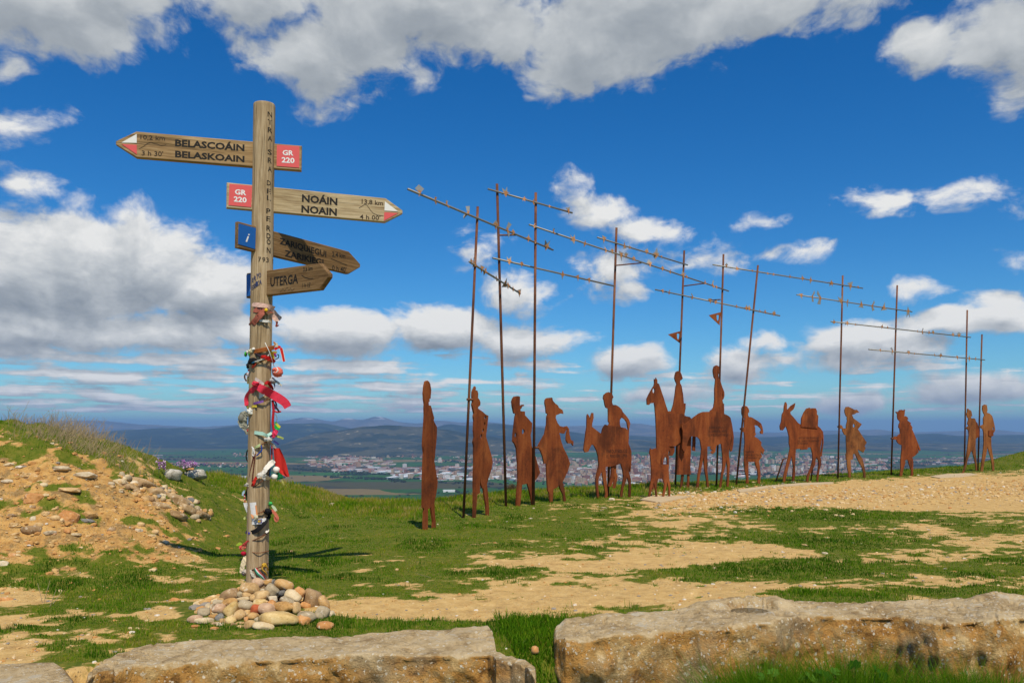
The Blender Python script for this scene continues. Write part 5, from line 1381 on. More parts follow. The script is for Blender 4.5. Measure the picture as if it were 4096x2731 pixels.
# bracelets
T(strip('bracelet', [W(1006, 1617), W(1025, 1611, .006), W(1042, 1607, .006), W(1054, 1604, .004)], [.016, .018, .018, .014], cloth((.20, .09, .34)), crumple=.004, seed=43), 'purple cloth bracelet below the white card', 'bracelet')
T(strip('ribbon', [W(988, 1630), W(1008, 1626, .004), W(1028, 1624, .006)], [.02, .018, .016], cloth((.66, .52, .06)), crumple=.006, seed=44), 'yellow ribbon under the purple bracelet', 'ribbon')
T(strip('ribbon', [W(985, 1627), W(993, 1622), W(1002, 1622)], [.016, .014, .012], cloth((.02, .35, .22)), crumple=.004, seed=45), 'teal green ribbon end at the left edge of the post', 'ribbon')
T(lump('cloth_knot', W(1001, 1647, .016), .024, .024, cloth((.66, .66, .60)), seed=15, rough=.5), 'pale cloth bundle under the yellow ribbon', 'cloth bundle')
r = group_root('mesh_bag', 976, 1680, 'limp grey mesh bag hanging off the left of the post', 'mesh bag')
strip('bag', [W(990, 1650), W(976, 1664), W(972, 1690), W(984, 1712), W(990, 1738)], [.04, .07, .07, .045, .012], cloth((.30, .30, .24)), r, crumple=.016, seed=46, rows=6)
lump('pad', W(967, 1672), .024, .036, cloth((.20, .20, .17)), r, seed=16, rough=.3)
lump('bead', W(996, 1705, .01), .008, .008, cloth(WHT), r, rough=.02)
lump('bead', W(991, 1722, .01), .008, .012, cloth((.4, .05, .06)), r, rough=.2)
r = group_root('rosette', 1095, 1600, 'dark red tangle of cords hanging on the right below the ribbon', 'cord tangle')
tube('cord', smooth_pts([W(1090, 1600), W(1094, 1640), W(1091, 1690), W(1098, 1735)]), .010, cloth((.45, .02, .03)), r)
tube('cord', smooth_pts([W(1092, 1612), W(1104, 1628), W(1118, 1648)]), .007, cloth((.03, .02, .02)), r)
tube('cord', smooth_pts([W(1094, 1640), W(1108, 1648), W(1124, 1645)]), .006, cloth((.5, .03, .03)), r)
tube('cord', smooth_pts([W(1098, 1600), W(1106, 1620), W(1103, 1634), W(1094, 1620)]), .006, cloth((.12, .05, .15)), r)
tube('hook', smooth_pts([W(1102, 1655), W(1108, 1672), W(1106, 1685), W(1110, 1695)]), .003, cloth((.25, .25, .25)), r)
r = group_root('ribbon', 1108, 1705, 'green and yellow ribbon bunch on the right of the post', 'ribbon bunch')
strip('loop', [W(1096, 1702), W(1107, 1711), W(1119, 1714)], [.018, .024, .016], cloth((.02, .45, .08)), r, seed=50)
strip('loop', [W(1104, 1692), W(1112, 1702), W(1122, 1708)], [.012, .02, .016], cloth((.6, .6, .05)), r, seed=51)
strip('loop', [W(1098, 1690), W(1108, 1690)], [.012, .012], cloth((.02, .35, .12)), r, seed=52)
T(strip('streamer', [W(1090, 1748), W(1100, 1732, .008), W(1110, 1720)], [.03, .04, .02], cloth((.72, .05, .12)), crumple=.012, seed=53), 'crumpled pink streamer right of the mint ribbon', 'streamer')
T(strip('streamer', [W(1098, 1742), W(1114, 1746), W(1134, 1754)], [.012, .016, .014], cloth((.42, .5, .12)), seed=54), 'olive yellow streamer pointing right below the pink one', 'streamer')
# mint ribbon
r = group_root('ribbon', 1045, 1730, 'mint green ribbon tied flat round the post', 'ribbon')
strip('band', [W(1001, 1724), W(1025, 1730, .002), W(1050, 1734, .002), W(1068, 1740, .004), W(1088, 1730)], [.024, .026, .026, .022, .022], cloth(MINT), r, crumple=.002, seed=55)
strip('tail', [W(1064, 1738, .008), W(1070, 1744, .01), W(1082, 1738, .006)], [.012, .018, .012], cloth(MINT), r, seed=56)
# barbed wire wound up the post
r = group_root('barbed_wire', 1040, 1900, 'rusty barbed wire wound in loose turns up the post', 'barbed wire')
for (x0, y0, x1, y1) in ((1000, 1795, 1092, 1752), (984, 1965, 1078, 1895), (985, 2065, 1076, 2035), (990, 2168, 1076, 2128), (984, 2285, 1072, 2252), (1003, 1463, 1088, 1420), (1004, 1560, 1092, 1520), (1000, 1622, 1090, 1588)):
    tube('turn', smooth_pts([W(x0, y0), W(x0 + (x1 - x0) * .3, y0 + (y1 - y0) * .22), W(x0 + (x1 - x0) * .7, y0 + (y1 - y0) * .62), W(x1, y1)]), .0042, rust_pole, r, 6)
    xm, ym = x0 + (x1 - x0) * .72, y0 + (y1 - y0) * .66
    tube('barb', [W(xm - 4, ym + 7, .004), W(xm + 4, ym - 7, .006)], .0025, rust_pole, r, 5)
T(tube('wire', smooth_pts([W(989, 2198), W(1010, 2208), W(1040, 2210), W(1075, 2203)]), .003, rust_pole), 'thin rusty wire loop low on the post', 'wire loop')
# carabiners
r = group_root('carabiner', 992, 1822, 'black carabiner clipped to the wire on the left', 'carabiner')
tube('loop', smooth_pts([W(998, 1798), W(988, 1805), W(985, 1830), W(992, 1845), W(999, 1835), W(998, 1800)]), .005, cloth(BLK), r)
r = group_root('carabiner', 1012, 1805, 'white carabiner clipped to the wire, next to the black one', 'carabiner')
tube('loop', smooth_pts([W(1008, 1786, .008), W(1012, 1802, .008), W(1009, 1818, .008), W(1018, 1822, .008), W(1014, 1790, .008)]), .0045, cloth((.66, .66, .64)), r)
r = group_root('cord_loop', 1040, 1795, 'blue and pale green cord loops on the wire', 'cord loops')
tube('loop', smooth_pts([W(1044, 1780, .006), W(1047, 1800, .008), W(1036, 1812, .008), W(1026, 1822, .006)]), .005, cloth(BLU), r)
strip('loop', [W(1018, 1790, .008), W(1032, 1784, .01), W(1042, 1776, .008)], [.012, .02, .01], cloth((.48, .58, .28)), r, seed=57)
r = group_root('cloth_knot', 1075, 1757, 'grey and white knotted rag where the wire meets the right edge', 'cloth knot')
lump('knot', W(1072, 1758, .014), .028, .015, cloth((.55, .53, .48)), r, seed=18, rough=.6)
strip('end', [W(1076, 1764, .012), W(1090, 1778, .008), W(1105, 1792)], [.012, .02, .01], cloth((.40, .34, .27)), r, seed=58)
tube('end', smooth_pts([W(1070, 1764, .01), W(1076, 1782, .01), W(1080, 1790, .006)]), .003, cloth((.4, .35, .25)), r)
strip('end', [W(1095, 1762), W(1108, 1772), W(1116, 1777)], [.012, .018, .01], cloth((.05, .05, .2)), r, seed=59)
# bead strings
r = group_root('bead_string', 1005, 1880, 'two strings of dark red beads slanting down the left of the post', 'bead string')
bm_ = cloth((.13, .02, .015), .4)
for (a_, b_) in (((1014, 1824), (994, 1925)), ((1020, 1816), (1009, 1922))):
    A, B = Vector((*a_, 0)), Vector((*b_, 0))
    tube('thread', [W(*a_, .006), W(*b_, .006)], .0015, cloth(BLK), r, 4)
    for k in range(19):
        q = A.lerp(B, k / 18)
        lump('bead', W(q.x, q.y, .008), .0058, .0058, bm_, r, rough=.02, sub=1)
r = group_root('bead_string', 978, 1990, 'short string of red and white beads above the white sheet', 'bead string')
for k in range(9):
    lump('bead', W(977 + k * .35, 1972 + k * 4.2), .006, .006, cloth((.45, .02, .03) if k % 3 else WHT), r, rough=.02, sub=1)
# red flag cloth
r = group_root('flag', 1125, 1850, 'limp red cloth flag hanging on the right of the post', 'flag')
fv = []
rows_ = [(1792, 1094, 1120), (1815, 1094, 1132), (1840, 1096, 1142), (1862, 1099, 1147), (1880, 1108, 1150), (1895, 1126, 1153), (1906, 1148, 1156)]
for i, (y, xa, xb) in enumerate(rows_):
    for k in range(7):
        x = xa + (xb - xa) * k / 6
        fv.append(W(x, y) + Vector((0, .012 * math.sin(k * 1.7 + i * .8), 0)))
ff = [(i * 7 + k, i * 7 + k + 1, (i + 1) * 7 + k + 1, (i + 1) * 7 + k) for i in range(6) for k in range(6)]
nb = len(fv); fv += [v + Vector((0, .002, 0)) for v in fv]; ff += [tuple(nb + i for i in f[::-1]) for f in ff]
mesh('cloth', fv, ff, cloth((.50, .028, .022)), r, smooth=True)
tube('staff', [W(1088, 1775), W(1086, 1840), W(1084, 1860)], .006, cloth((.40, .05, .05)), r)
# white rag winding down
r = group_root('rag', 1060, 1880, 'long white rag wound diagonally round the post with loose ends', 'rag')
strip('wrap', [W(1098, 1842), W(1086, 1852, .008), W(1068, 1870, .012), W(1056, 1888, .012), W(1038, 1900, .01), W(1030, 1908, .006)], [.03, .044, .036, .03, .034, .02], cloth((.70, .67, .60)), r, crumple=.01, seed=60)
strip('end', [W(1050, 1896, .014), W(1062, 1906, .014), W(1080, 1916, .01)], [.02, .036, .034], cloth((.66, .63, .56)), r, crumple=.01, seed=61)
strip('end', [W(1046, 1898, .014), W(1056, 1912, .012), W(1062, 1920, .01)], [.014, .02, .014], cloth((.70, .67, .60)), r, crumple=.008, seed=62)
r = group_root('pompom', 1103, 1878, 'upper white wool pompom beside the red flag', 'pompom')
lump('ball', W(1105, 1878, .01), .026, .025, cloth((.78, .76, .70)), r, rough=.15, freq=6)
r = group_root('pompom', 1098, 1906, 'lower white wool pompom beside the green cloth', 'pompom')
lump('ball', W(1098, 1906, .01), .024, .023, cloth((.78, .76, .70)), r, rough=.15, freq=6)
T(strip('cloth', [W(1104, 1896), W(1116, 1902), W(1122, 1916)], [.02, .05, .05], cloth((.01, .15, .05)), crumple=.012, seed=63), 'dark green cloth scrap below the pompoms', 'cloth scrap')
T(strip('streamer', [W(1124, 1918), W(1131, 1926), W(1135, 1938)], [.008, .012, .01], cloth((.42, .42, .12)), seed=64), 'olive ribbon end dangling from the green scrap', 'ribbon end')
T(tube('cord', smooth_pts([W(1081, 1872, .008), W(1080, 1890, .008), W(1080, 1905, .006)]), .005, cloth((.02, .16, .34))), 'short blue cord right of the white rag', 'cord')
T(strip('sash', [W(1026, 1906, .006), W(1018, 1924, .008), W(1010, 1940, .008), W(988, 1955, .006)], [.018, .022, .02, .014], cloth((.55, .03, .02)), crumple=.006, seed=65), 'red braided cord sloping down left from the white rag', 'cord')
T(lump('cloth_knot', W(992, 1940, .012), .024, .014, cloth((.42, .40, .34)), seed=19, rough=.7), 'grey white knotted cloth at the left edge beside the red cord', 'cloth knot')
T(strip('ribbon', [W(980, 1960), W(974, 1970), W(971, 1982)], [.008, .018, .012], cloth((.35, .5, .62)), seed=66), 'pale blue tag at the left edge', 'tag')
T(tube('cord', smooth_pts([W(990, 1955), W(984, 1975), W(990, 2000), W(993, 1985), W(986, 1965)]), .006, cloth(BLK)), 'black cord bunch hanging at the left edge', 'cord bunch')
# white curled sheet
r = group_root('paper_sheet', 1000, 2040, 'white curled paper sheet with orange edge, tucked under the wire', 'paper sheet')
g_ = []
for i in range(6):
    t = i / 5
    xl = 973 + 26 * t ** 1.2; xr = 1024 + 4 * t
    y = 2011 + 66 * t
    for k in range(7):
        u = k / 6
        g_.append(W(xl + (xr - xl) * u, y - 3 * u, .006 + .016 * (1 - u) * (1 - t)))
ff = [(i * 7 + k, i * 7 + k + 1, (i + 1) * 7 + k + 1, (i + 1) * 7 + k) for i in range(5) for k in range(6)]
nb = len(g_); g2_ = g_ + [v + Vector((0, .002, 0)) for v in g_]; ff2 = ff + [tuple(nb + i for i in f[::-1]) for f in ff]
mesh('sheet', g2_, ff2, cloth((.78, .78, .77)), r, smooth=True)
strip('orange_edge', [W(1023, 2020, .012), W(1026, 2045, .012), W(1029, 2072, .012)], [.010, .011, .012], cloth((.72, .30, .12)), r, crumple=0)
strip('orange_edge', [W(1004, 2056, .012), W(1010, 2064, .014), W(1014, 2072, .012)], [.008, .02, .02], cloth((.70, .32, .14)), r, crumple=0)
# distance card with a shell
r = group_root('distance_card', 1028, 2085, 'white card with a blue and yellow shell emblem and a handwritten distance', 'card')
def card_at(u, v, off=.006):
    x = 991 + (1064 - 991) * u; y = 2078 - 7 * u + 21 * v
    return W(x, y, off)
gv = [card_at(k / 10, i, .005) for i in (0, 1) for k in range(11)]
ff = [(k, k + 1, 12 + k, 11 + k) for k in range(10)]
nb = len(gv); gv += [v + Vector((0, .002, 0)) for v in gv]; ff += [tuple(nb + i for i in f[::-1]) for f in ff]
mesh('sheet', gv, ff, cloth((.80, .80, .79)), r)
def card_text(s, u0, u1, vb, vt, mat, name):
    v2, f2 = text_data(s, 1.0, .0)
    x0 = min(v.x for v in v2); x1 = max(v.x for v in v2)
    V = [card_at(u0 + (v.x - x0) / (x1 - x0) * (u1 - u0), vb + (vt - vb) * v.y / .729, .0075) for v in v2]
    mesh(name, V, f2, mat, r)
card_text('ADDELBURG', .03, .50, .44, .12, ink, 'lettering')
card_text('1455', .04, .20, .84, .55, ink, 'lettering')
card_text('KM', .38, .52, .84, .55, ink, 'lettering')
gv = [card_at(.55 + .23 * k / 4, .10 + .74 * i, .0075) for i in (0, 1) for k in range(5)]
mesh('emblem_field', gv, [(k, k + 1, 6 + k, 5 + k) for k in range(4)], cloth((.015, .03, .26)), r)
V, Fc = [], []
for k in range(9):
    a_ = R(-78 + 19.5 * k)
    b = len(V)
    for (rr, da) in ((.02, -.10), (.02, .10), (.19, .07), (.19, -.07)):
        V.append(card_at(.575 + rr * math.cos(a_ + da), .47 + rr * 1.75 * math.sin(a_ + da), .0095))
    Fc.append((b, b + 1, b + 2, b + 3))
b = len(V)
V += [card_at(.59 + .05 * math.cos(t * math.pi / 6), .47 + .15 * math.sin(t * math.pi / 6), .0105) for t in range(12)]
Fc.append(tuple(range(b, b + 12)))
mesh('shell_emblem', V, Fc, cloth((.78, .50, .03)), r)
# black band
r = group_root('band', 1040, 2100, 'black cloth band sloping across the post under the distance card', 'cloth band')
strip('wrap', [W(998, 2130, .004), W(1020, 2124, .006), W(1042, 2108, .008), W(1062, 2086, .01), W(1074, 2066, .008)], [.026, .032, .034, .03, .02], cloth(BLK), r, crumple=.004, seed=70)
lump('knot', W(1072, 2046, .016), .026, .022, cloth(BLK), r, seed=20, rough=.5)
strip('wrap', [W(1072, 2050, .014), W(1078, 2064, .012), W(1074, 2076, .01)], [.02, .024, .016], cloth(BLK), r, seed=71)
T(strip('tag', [W(1087, 2020), W(1096, 2030), W(1104, 2043)], [.010, .022, .020], cloth((.55, .66, .45)), crumple=.001, seed=72), 'pale green label hanging out right of the black knot', 'label')
T(lump('cloth_knot', W(1082, 2014), .013, .015, cloth((.06, .42, .10)), seed=21, rough=.5), 'bright green knot above the pale label', 'cloth knot')
T(strip('ribbon', [W(1084, 2038), W(1098, 2050, .006), W(1110, 2072, .008), W(1104, 2082), (W(1098, 2066))], [.018, .022, .024, .02, .014], cloth((.60, .17, .11)), crumple=.002, seed=73), 'curled terracotta ribbon right of the black band', 'ribbon')
T(lump('cloth_knot', W(1024, 2068, .02), .014, .018, cloth((.55, .52, .36)), seed=22, rough=.4), 'cream pebble charm in a black cord net above the distance card', 'charm')
T(strip('ribbon', [W(976, 2076), W(984, 2066), W(997, 2060, .004)], [.012, .02, .012], cloth((.42, .46, .16)), seed=74), 'olive leaf ribbon at the left end of the distance card', 'ribbon')
T(strip('rag', [W(984, 2132), W(994, 2124, .004), W(1000, 2134, .006)], [.014, .026, .02], cloth((.08, .06, .34)), crumple=.008, seed=75), 'violet blue rag at the left end of the black band', 'rag')
T(strip('rag', [W(1064, 2130, .004), W(1070, 2122, .006), W(1076, 2118)], [.012, .022, .016], cloth((.68, .65, .58)), crumple=.004, seed=76), 'small white rag at the right edge, below the black band', 'rag')
# lower left bunch
r = group_root('rag', 975, 2190, 'coral red rags bunched on the wire at the lower left', 'rags')
strip('end', [W(998, 2162), W(988, 2172, .008), W(976, 2184, .006), W(960, 2192)], [.02, .034, .036, .03], cloth((.70, .10, .09)), r, crumple=.014, seed=77)
strip('end', [W(986, 2182, .014), W(978, 2188, .014), W(970, 2194, .01)], [.02, .03, .02], cloth((.60, .24, .13)), r, crumple=.01, seed=78)
T(strip('ribbon', [W(968, 2176), W(957, 2174), W(946, 2182)], [.016, .022, .010], cloth((.32, .46, .05)), seed=79), 'lime green ribbon sticking out left of the coral rags', 'ribbon')
T(lump('bauble', W(974, 2212, .004), .020, .018, cloth((.42, .012, .04), .3), seed=23, rough=.2), 'shiny dark red bauble under the coral rags', 'bauble')
r = group_root('plastic_bag', 972, 2258, 'cream cloth strip in a clear plastic bag hanging at the lower left', 'bag')
strip('cloth', [W(982, 2222), W(976, 2246, .006), W(969, 2272, .004), W(966, 2292)], [.018, .036, .034, .022], cloth((.72, .62, .42)), r, crumple=.008, seed=80)
r = group_root('rag', 990, 2290, 'grey and white knotted rags where the lowest wire leaves the post', 'rags')
lump('knot', W(984, 2286, .008), .028, .016, cloth((.45, .40, .34)), r, seed=24, rough=.7)
strip('end', [W(1002, 2278, .01), W(1010, 2295, .01), W(1022, 2312, .008)], [.012, .024, .014], cloth((.56, .52, .42)), r, crumple=.006, seed=81)
lump('knot', W(976, 2296), .012, .012, cloth((.3, .25, .22)), r, seed=25, rough=.6)
r = group_root('ribbon', 1043, 2296, 'green white and red striped ribbon at the foot of the post', 'ribbon')
for k, c_ in enumerate(((.02, .30, .17), (.76, .76, .74), (.62, .05, .04))):
    o_ = (k - 1) * 4.2
    strip('stripe', [W(1021 + o_ * .7, 2271 - o_ * .25, .01), W(1034 + o_, 2290 - o_ * .6, .012), W(1050 + o_, 2305 - o_ * .6, .012), W(1061 + o_, 2321 - o_ * .3, .012)], [.006, .010, .010, .008], cloth(c_), r, crumple=.001, seed=82)
r = group_root('rope', 1060, 2270, 'yellow rope knotted at the foot of the post, its end hanging', 'rope')
lump('knot', W(1056, 2259, .012), .016, .013, cloth((.60, .36, .04)), r, seed=26, rough=.6)
tube('end', smooth_pts([W(1049, 2264, .01), W(1051, 2278, .01), W(1062, 2288, .012), W(1069, 2300, .01)]), .005, cloth((.60, .36, .04)), r)
tube('end', smooth_pts([W(1058, 2264, .012), W(1069, 2267, .008), W(1072, 2280, .004)]), .005, cloth((.60, .36, .04)), r)
# ------------------------------------------------------------------ long wall stones, slabs and loose stones
def wall_rock_mat():
    mt, nt, bs = material('lichened_sandstone')
    g = nt.n('ShaderNodeNewGeometry')
    pos = g.outputs['Position']
    nz = nt.n('ShaderNodeSeparateXYZ', i_Vector=g.outputs['Normal']).outputs[2]
    a = nt.noise(pos, 4.5, 6, .65, .4); b = nt.noise(pos, 24, 6, .7); c3 = nt.noise(pos, 90, 4, .7)
    face = nt.ramp(nt.m('ADD', nt.m('MULTIPLY', a, .7), nt.m('MULTIPLY', b, .35)), [(.36, (.09, .05, .018)), (.43, (.32, .155, .040)), (.50, (.54, .285, .075)), (.56, (.42, .265, .100)), (.63, (.68, .47, .205)), (.70, (.76, .59, .34))])
    face = nt.mix(nt.ss(nt.noise(pos, 2.2, 4, .6), .50, .66, 0, .65), face, nt.mix(b, (.16, .13, .08), (.46, .36, .22)))
    spots = nt.m('MULTIPLY', nt.ss(nt.voro(pos, 42), .10, .20, 1, 0), nt.ss(nt.noise(pos, 7, 3, .6), .45, .6))
    face = nt.mix(nt.m('MULTIPLY', spots, .85), face, (.035, .026, .016))
    top = nt.ramp(nt.m('ADD', nt.m('MULTIPLY', a, .6), nt.m('MULTIPLY', b, .4)), [(.38, (.32, .22, .105)), (.50, (.58, .435, .235)), (.60, (.68, .54, .325))])
    up = nt.ss(nt.m('MULTIPLY_ADD', nt.m('SUBTRACT', b, .5), .35, nz), .52, .80)
    c = nt.mix(up, face, top)
    # pale crustose lichen: round discs of several sizes, flat on the tops
    for sc_, lo, hi, seed, col, msk in ((8, .22, .125, 5.3, (.62, .54, .39), .44), (14, .13, .125, 0, (.66, .58, .42), .50), (24, .15, .15, 3.7, (.72, .66, .52), .46), (40, .16, .18, 9.1, (.74, .69, .56), .44)):
        v = nt.mapping(pos, (1, 1, 1.0), loc=(seed, seed * 1.3, 0))
        wv = nt.vm('ADD', v, nt.vm('SCALE', nt.noise(pos, 30, 3, .6, col=True), scale=.035))
        d = nt.voro(wv, sc_)
        k = nt.n('ShaderNodeSeparateColor', i_Color=nt.voro(wv, sc_, out='Color')).outputs[0]
        thr = nt.m('MULTIPLY_ADD', k, .20, lo - .04)
        disc = nt.ss(nt.m('SUBTRACT', thr, d), 0.0, .05)
        reg = nt.ss(nt.noise(pos, 5.5 + seed, 3, .6), msk - .04, msk + .10)
        c = nt.mix(nt.m('MULTIPLY', nt.m('MULTIPLY', nt.m('MULTIPLY', disc, reg), .85), up if sc_ == 8 else 1.0), c, col)
    c = nt.mix(nt.m('MULTIPLY', c3, .3), c, nt.mix(.5, c, (.05, .04, .02)))
    nt.put(bs.inputs['Base Color'], c)
    bs.inputs['Roughness'].default_value = .92
    bs.inputs['Specular IOR Level'].default_value = .2
    hgt = nt.m('ADD', nt.m('MULTIPLY', b, .55), nt.m('MULTIPLY', c3, .3))
    nt.put(bs.inputs['Normal'], nt.bump(hgt, .9, .05))
    return mt
wrm = wall_rock_mat()

def pix_on(x, y, z):
    Y = (CZ - z) * F / (y - CY)
    return Vector(((x - CX) / F * Y, Y, z))

FOOT = []     # footprints kept free of grass: (x array, front Y, back Y)
def long_stone(name, cols, zt, bottom, label, bowl=None, nu=300, seed=0):
    cols = np.array(cols, float)
    t = np.linspace(0, 1, len(cols)); tt = np.linspace(0, 1, nu)
    xs_ = np.interp(tt, t, cols[:, 0]); yb = np.interp(tt, t, cols[:, 1]); yf = np.interp(tt, t, cols[:, 2])
    zv = np.interp(tt, t, cols[:, 3]) if cols.shape[1] > 3 else np.full(nu, zt)
    V = []
    prof = [(-.02, -.35), (-.008, -.1), (0, -.015), (.03, 0)] + [(k / 22, 0) for k in range(1, 22)] + [(.965, -.003), (.99, -.012), (1.0, -.03)]
    face = [.045, .06, .075, .09, .105, .12, .14, .16, .18, .20, .22, .245, .27, .30, .34, .40, .47, .55]
    fx, fb = [], []
    for i in range(nu):
        B = pix_on(xs_[i], yb[i], zv[i]); Fr = pix_on(xs_[i], yf[i], zv[i])
        fx.append(((B.x + Fr.x) / 2, Fr.y, B.y))
        col = []
        for (s, dz) in prof:
            p = B.lerp(Fr, s)
            col.append(Vector((p.x, p.y, p.z + dz)))
        for k, dn in enumerate(face):
            p = Fr.copy()
            col.append(Vector((p.x, p.y - .012 - .015 * math.sin(k * .35), zv[i] - dn * bottom / .55)))
        for j, p in enumerate(col):
            q = p * 1.0
            n1 = mnoise.fractal(Vector((p.x * 2.2, p.y * 3, p.z * 4 + seed)), 1.0, 2.0, 3)
            n2 = mnoise.fractal(Vector((p.x * 9, p.y * 9, p.z * 9 + seed)), 1.0, 2.0, 4)
            if 2 < j < len(prof) - 1:
                q.z += .018 * n1 + .011 * n2 - .012 * max(0, abs(mnoise.noise(Vector((p.x * 5, p.y * 7, seed)))) < .05)
                if bowl:
                    d = math.hypot((p.x - bowl[0]) / bowl[2], (p.y - bowl[1]) / bowl[3])
                    q.z -= bowl[4] * max(0, 1 - d * d) ** .7 if d < 1 else 0
                    q.z += .022 * math.exp(-((d - 1.3) / .35) ** 2) * (1 if p.y > bowl[1] else -.5)
            elif j >= len(prof) - 1:
                q.y -= .035 * n1 + .034 * n2 + .012 * mnoise.noise(Vector((p.x * 22, p.z * 30, seed)))
                q.z += .012 * n1
            V.append(q)
    m = len(prof) + len(face)
    Fc = [(i * m + k, (i + 1) * m + k, (i + 1) * m + k + 1, i * m + k + 1) for i in range(nu - 1) for k in range(m - 1)]
    # rounded ends
    for e, s in ((0, 1), (nu - 1, -1)):
        ring = [V[e * m + k] for k in range(m)]
        c = sum(ring, Vector()) / m
        nxt = V[(e + s) * m + m // 2] - V[e * m + m // 2]
        out = -nxt.normalized() * .03
        b = len(V)
        V += [p.lerp(c, .12) + out * .8 + Vector((0, 0, -.006)) for p in ring]
        for k in range(m - 1):
            q = (e * m + k, e * m + k + 1, b + k + 1, b + k)
            Fc.append(q if s > 0 else q[::-1])
        cap = tuple(range(b, b + m))
        Fc.append(cap if s > 0 else cap[::-1])
    fx.sort()
    FOOT.append((np.array([f[0] for f in fx]), np.array([f[1] for f in fx]), np.array([f[2] for f in fx])))
    o = mesh(name, V, Fc, wrm, smooth=True)
    return tag(o, label, 'stone block')

long_stone('wall_stone', [(352, 2700, 2728), (380, 2668, 2703), (470, 2612, 2682), (536, 2584, 2664), (600, 2570, 2660), (833, 2549, 2645), (1012, 2547, 2637), (1200, 2543, 2628), (1400, 2537, 2622), (1657, 2518, 2620), (1895, 2499, 2614), (1950, 2500, 2612), (1972, 2530, 2622), (1985, 2600, 2640), (2040, 2618, 2642), (2100, 2626, 2660), (2140, 2655, 2715)], .035, .75,
           'low lichened stone block lying along the lower left, in front of the stone heap', seed=3)
bw = pix_on(3005, 2443, .09)
long_stone('wall_stone', [(2226, 2500, 2552, .08), (2262, 2474, 2552, .1), (2400, 2460, 2548, .1), (2490, 2455, 2541, .1), (2700, 2432, 2516, .1), (2800, 2402, 2514, .12), (2900, 2400, 2512, .12), (3000, 2394, 2496, .12), (3100, 2388, 2482, .13), (3180, 2405, 2472, .12), (3300, 2410, 2464, .11), (3450, 2405, 2460, .11), (3580, 2398, 2460, .11), (3660, 2394, 2474, .11), (3740, 2390, 2490, .11), (3810, 2388, 2490, .11), (3900, 2384, 2478, .12), (3990, 2362, 2470, .14), (4096, 2376, 2462, .13), (4300, 2372, 2458, .13), (4700, 2370, 2458, .12)], .1, .95,
           'big rough stone block on the right with a rain-filled hollow in its top', bowl=(bw.x, bw.y, .17, .15, .075), seed=8, nu=420)
# water in the hollow
wm, nt, bs = material('rain_water')
bs.inputs['Base Color'].default_value = (.04, .035, .025, 1); bs.inputs['Roughness'].default_value = .03; bs.inputs['Specular IOR Level'].default_value = .6
pv_ = [Vector((bw.x + .135 * math.cos(t * math.pi / 10), bw.y + .11 * math.sin(t * math.pi / 10), .088)) for t in range(20)]
tag(mesh('puddle', pv_, [tuple(range(20))], wm), 'small rain puddle in the hollow of the big stone block', 'puddle')
# flat slab in the corner
sv = [(-60, 2649), (100, 2643), (226, 2640), (262, 2667), (292, 2706), (310, 2760), (-60, 2800)]
zt_ = .022
ring = [pix_on(x, y, zt_) for x, y in sv]
cen = sum(ring, Vector()) / len(ring)
V = []; Fc = []
NR = 7
dense = []
for i in range(len(ring)):
    for k in range(8): dense.append(ring[i].lerp(ring[(i + 1) % len(ring)], k / 8))
nd_ = len(dense)
for r_ in range(NR):
    s = r_ / (NR - 1)
    for p in dense:
        q = p.lerp(cen, s * .98)
        q.z += (-.02 if r_ == 0 else 0) + .006 * mnoise.noise(q * 6)
        V.append(q)
V = [p + Vector((0, 0, -.12)) for p in dense] + V
for r_ in range(NR):
    for k in range(nd_):
        l = (k + 1) % nd_
        Fc.append((r_ * nd_ + k, r_ * nd_ + l, (r_ + 1) * nd_ + l, (r_ + 1) * nd_ + k))
Fc.append(tuple(range(NR * nd_, (NR + 1) * nd_)))
tag(mesh('stone_slab', V, Fc, wrm, smooth=True), 'flat pale stone slab sunk in the turf in the bottom corner', 'stone slab')
xx = np.linspace(min(p.x for p in ring), max(p.x for p in ring), 30)
FOOT.append((xx, np.full(30, 3.6), np.full(30, 4.42)))

# ---- loose stones
def stone_mat(name, tones, speck=(.7, .62, .48), rough=.85):
    mt, nt, bs = material(name)
    tc = nt.n('ShaderNodeTexCoord').outputs['Object']
    rnd = nt.n('ShaderNodeObjectInfo').outputs['Random']
    tc = nt.vm('ADD', tc, nt.vm('SCALE', (5, 9, 13), scale=rnd))
    a = nt.noise(tc, 9, 5, .65, .6); b = nt.noise(tc, 60, 4, .7)
    c = nt.ramp(nt.m('ADD', nt.m('MULTIPLY', a, .7), nt.m('MULTIPLY', b, .3)), [(.36, tones[0]), (.52, tones[1]), (.66, tones[2])])
    c = nt.mix(nt.m('MULTIPLY', nt.ss(nt.noise(tc, 26, 5, .7), .57, .66), .65), c, speck)
    c = nt.mix(nt.m('MULTIPLY', nt.ss(b, .30, .40, 1, 0), .35), c, tuple(x * .35 for x in tones[0]))
    nt.put(bs.inputs['Base Color'], c)
    bs.inputs['Roughness'].default_value = rough
    bs.inputs['Specular IOR Level'].default_value = .25
    nt.put(bs.inputs['Normal'], nt.bump(nt.m('ADD', nt.m('MULTIPLY', a, .4), nt.m('MULTIPLY', b, .5)), .5, .008))
    return mt
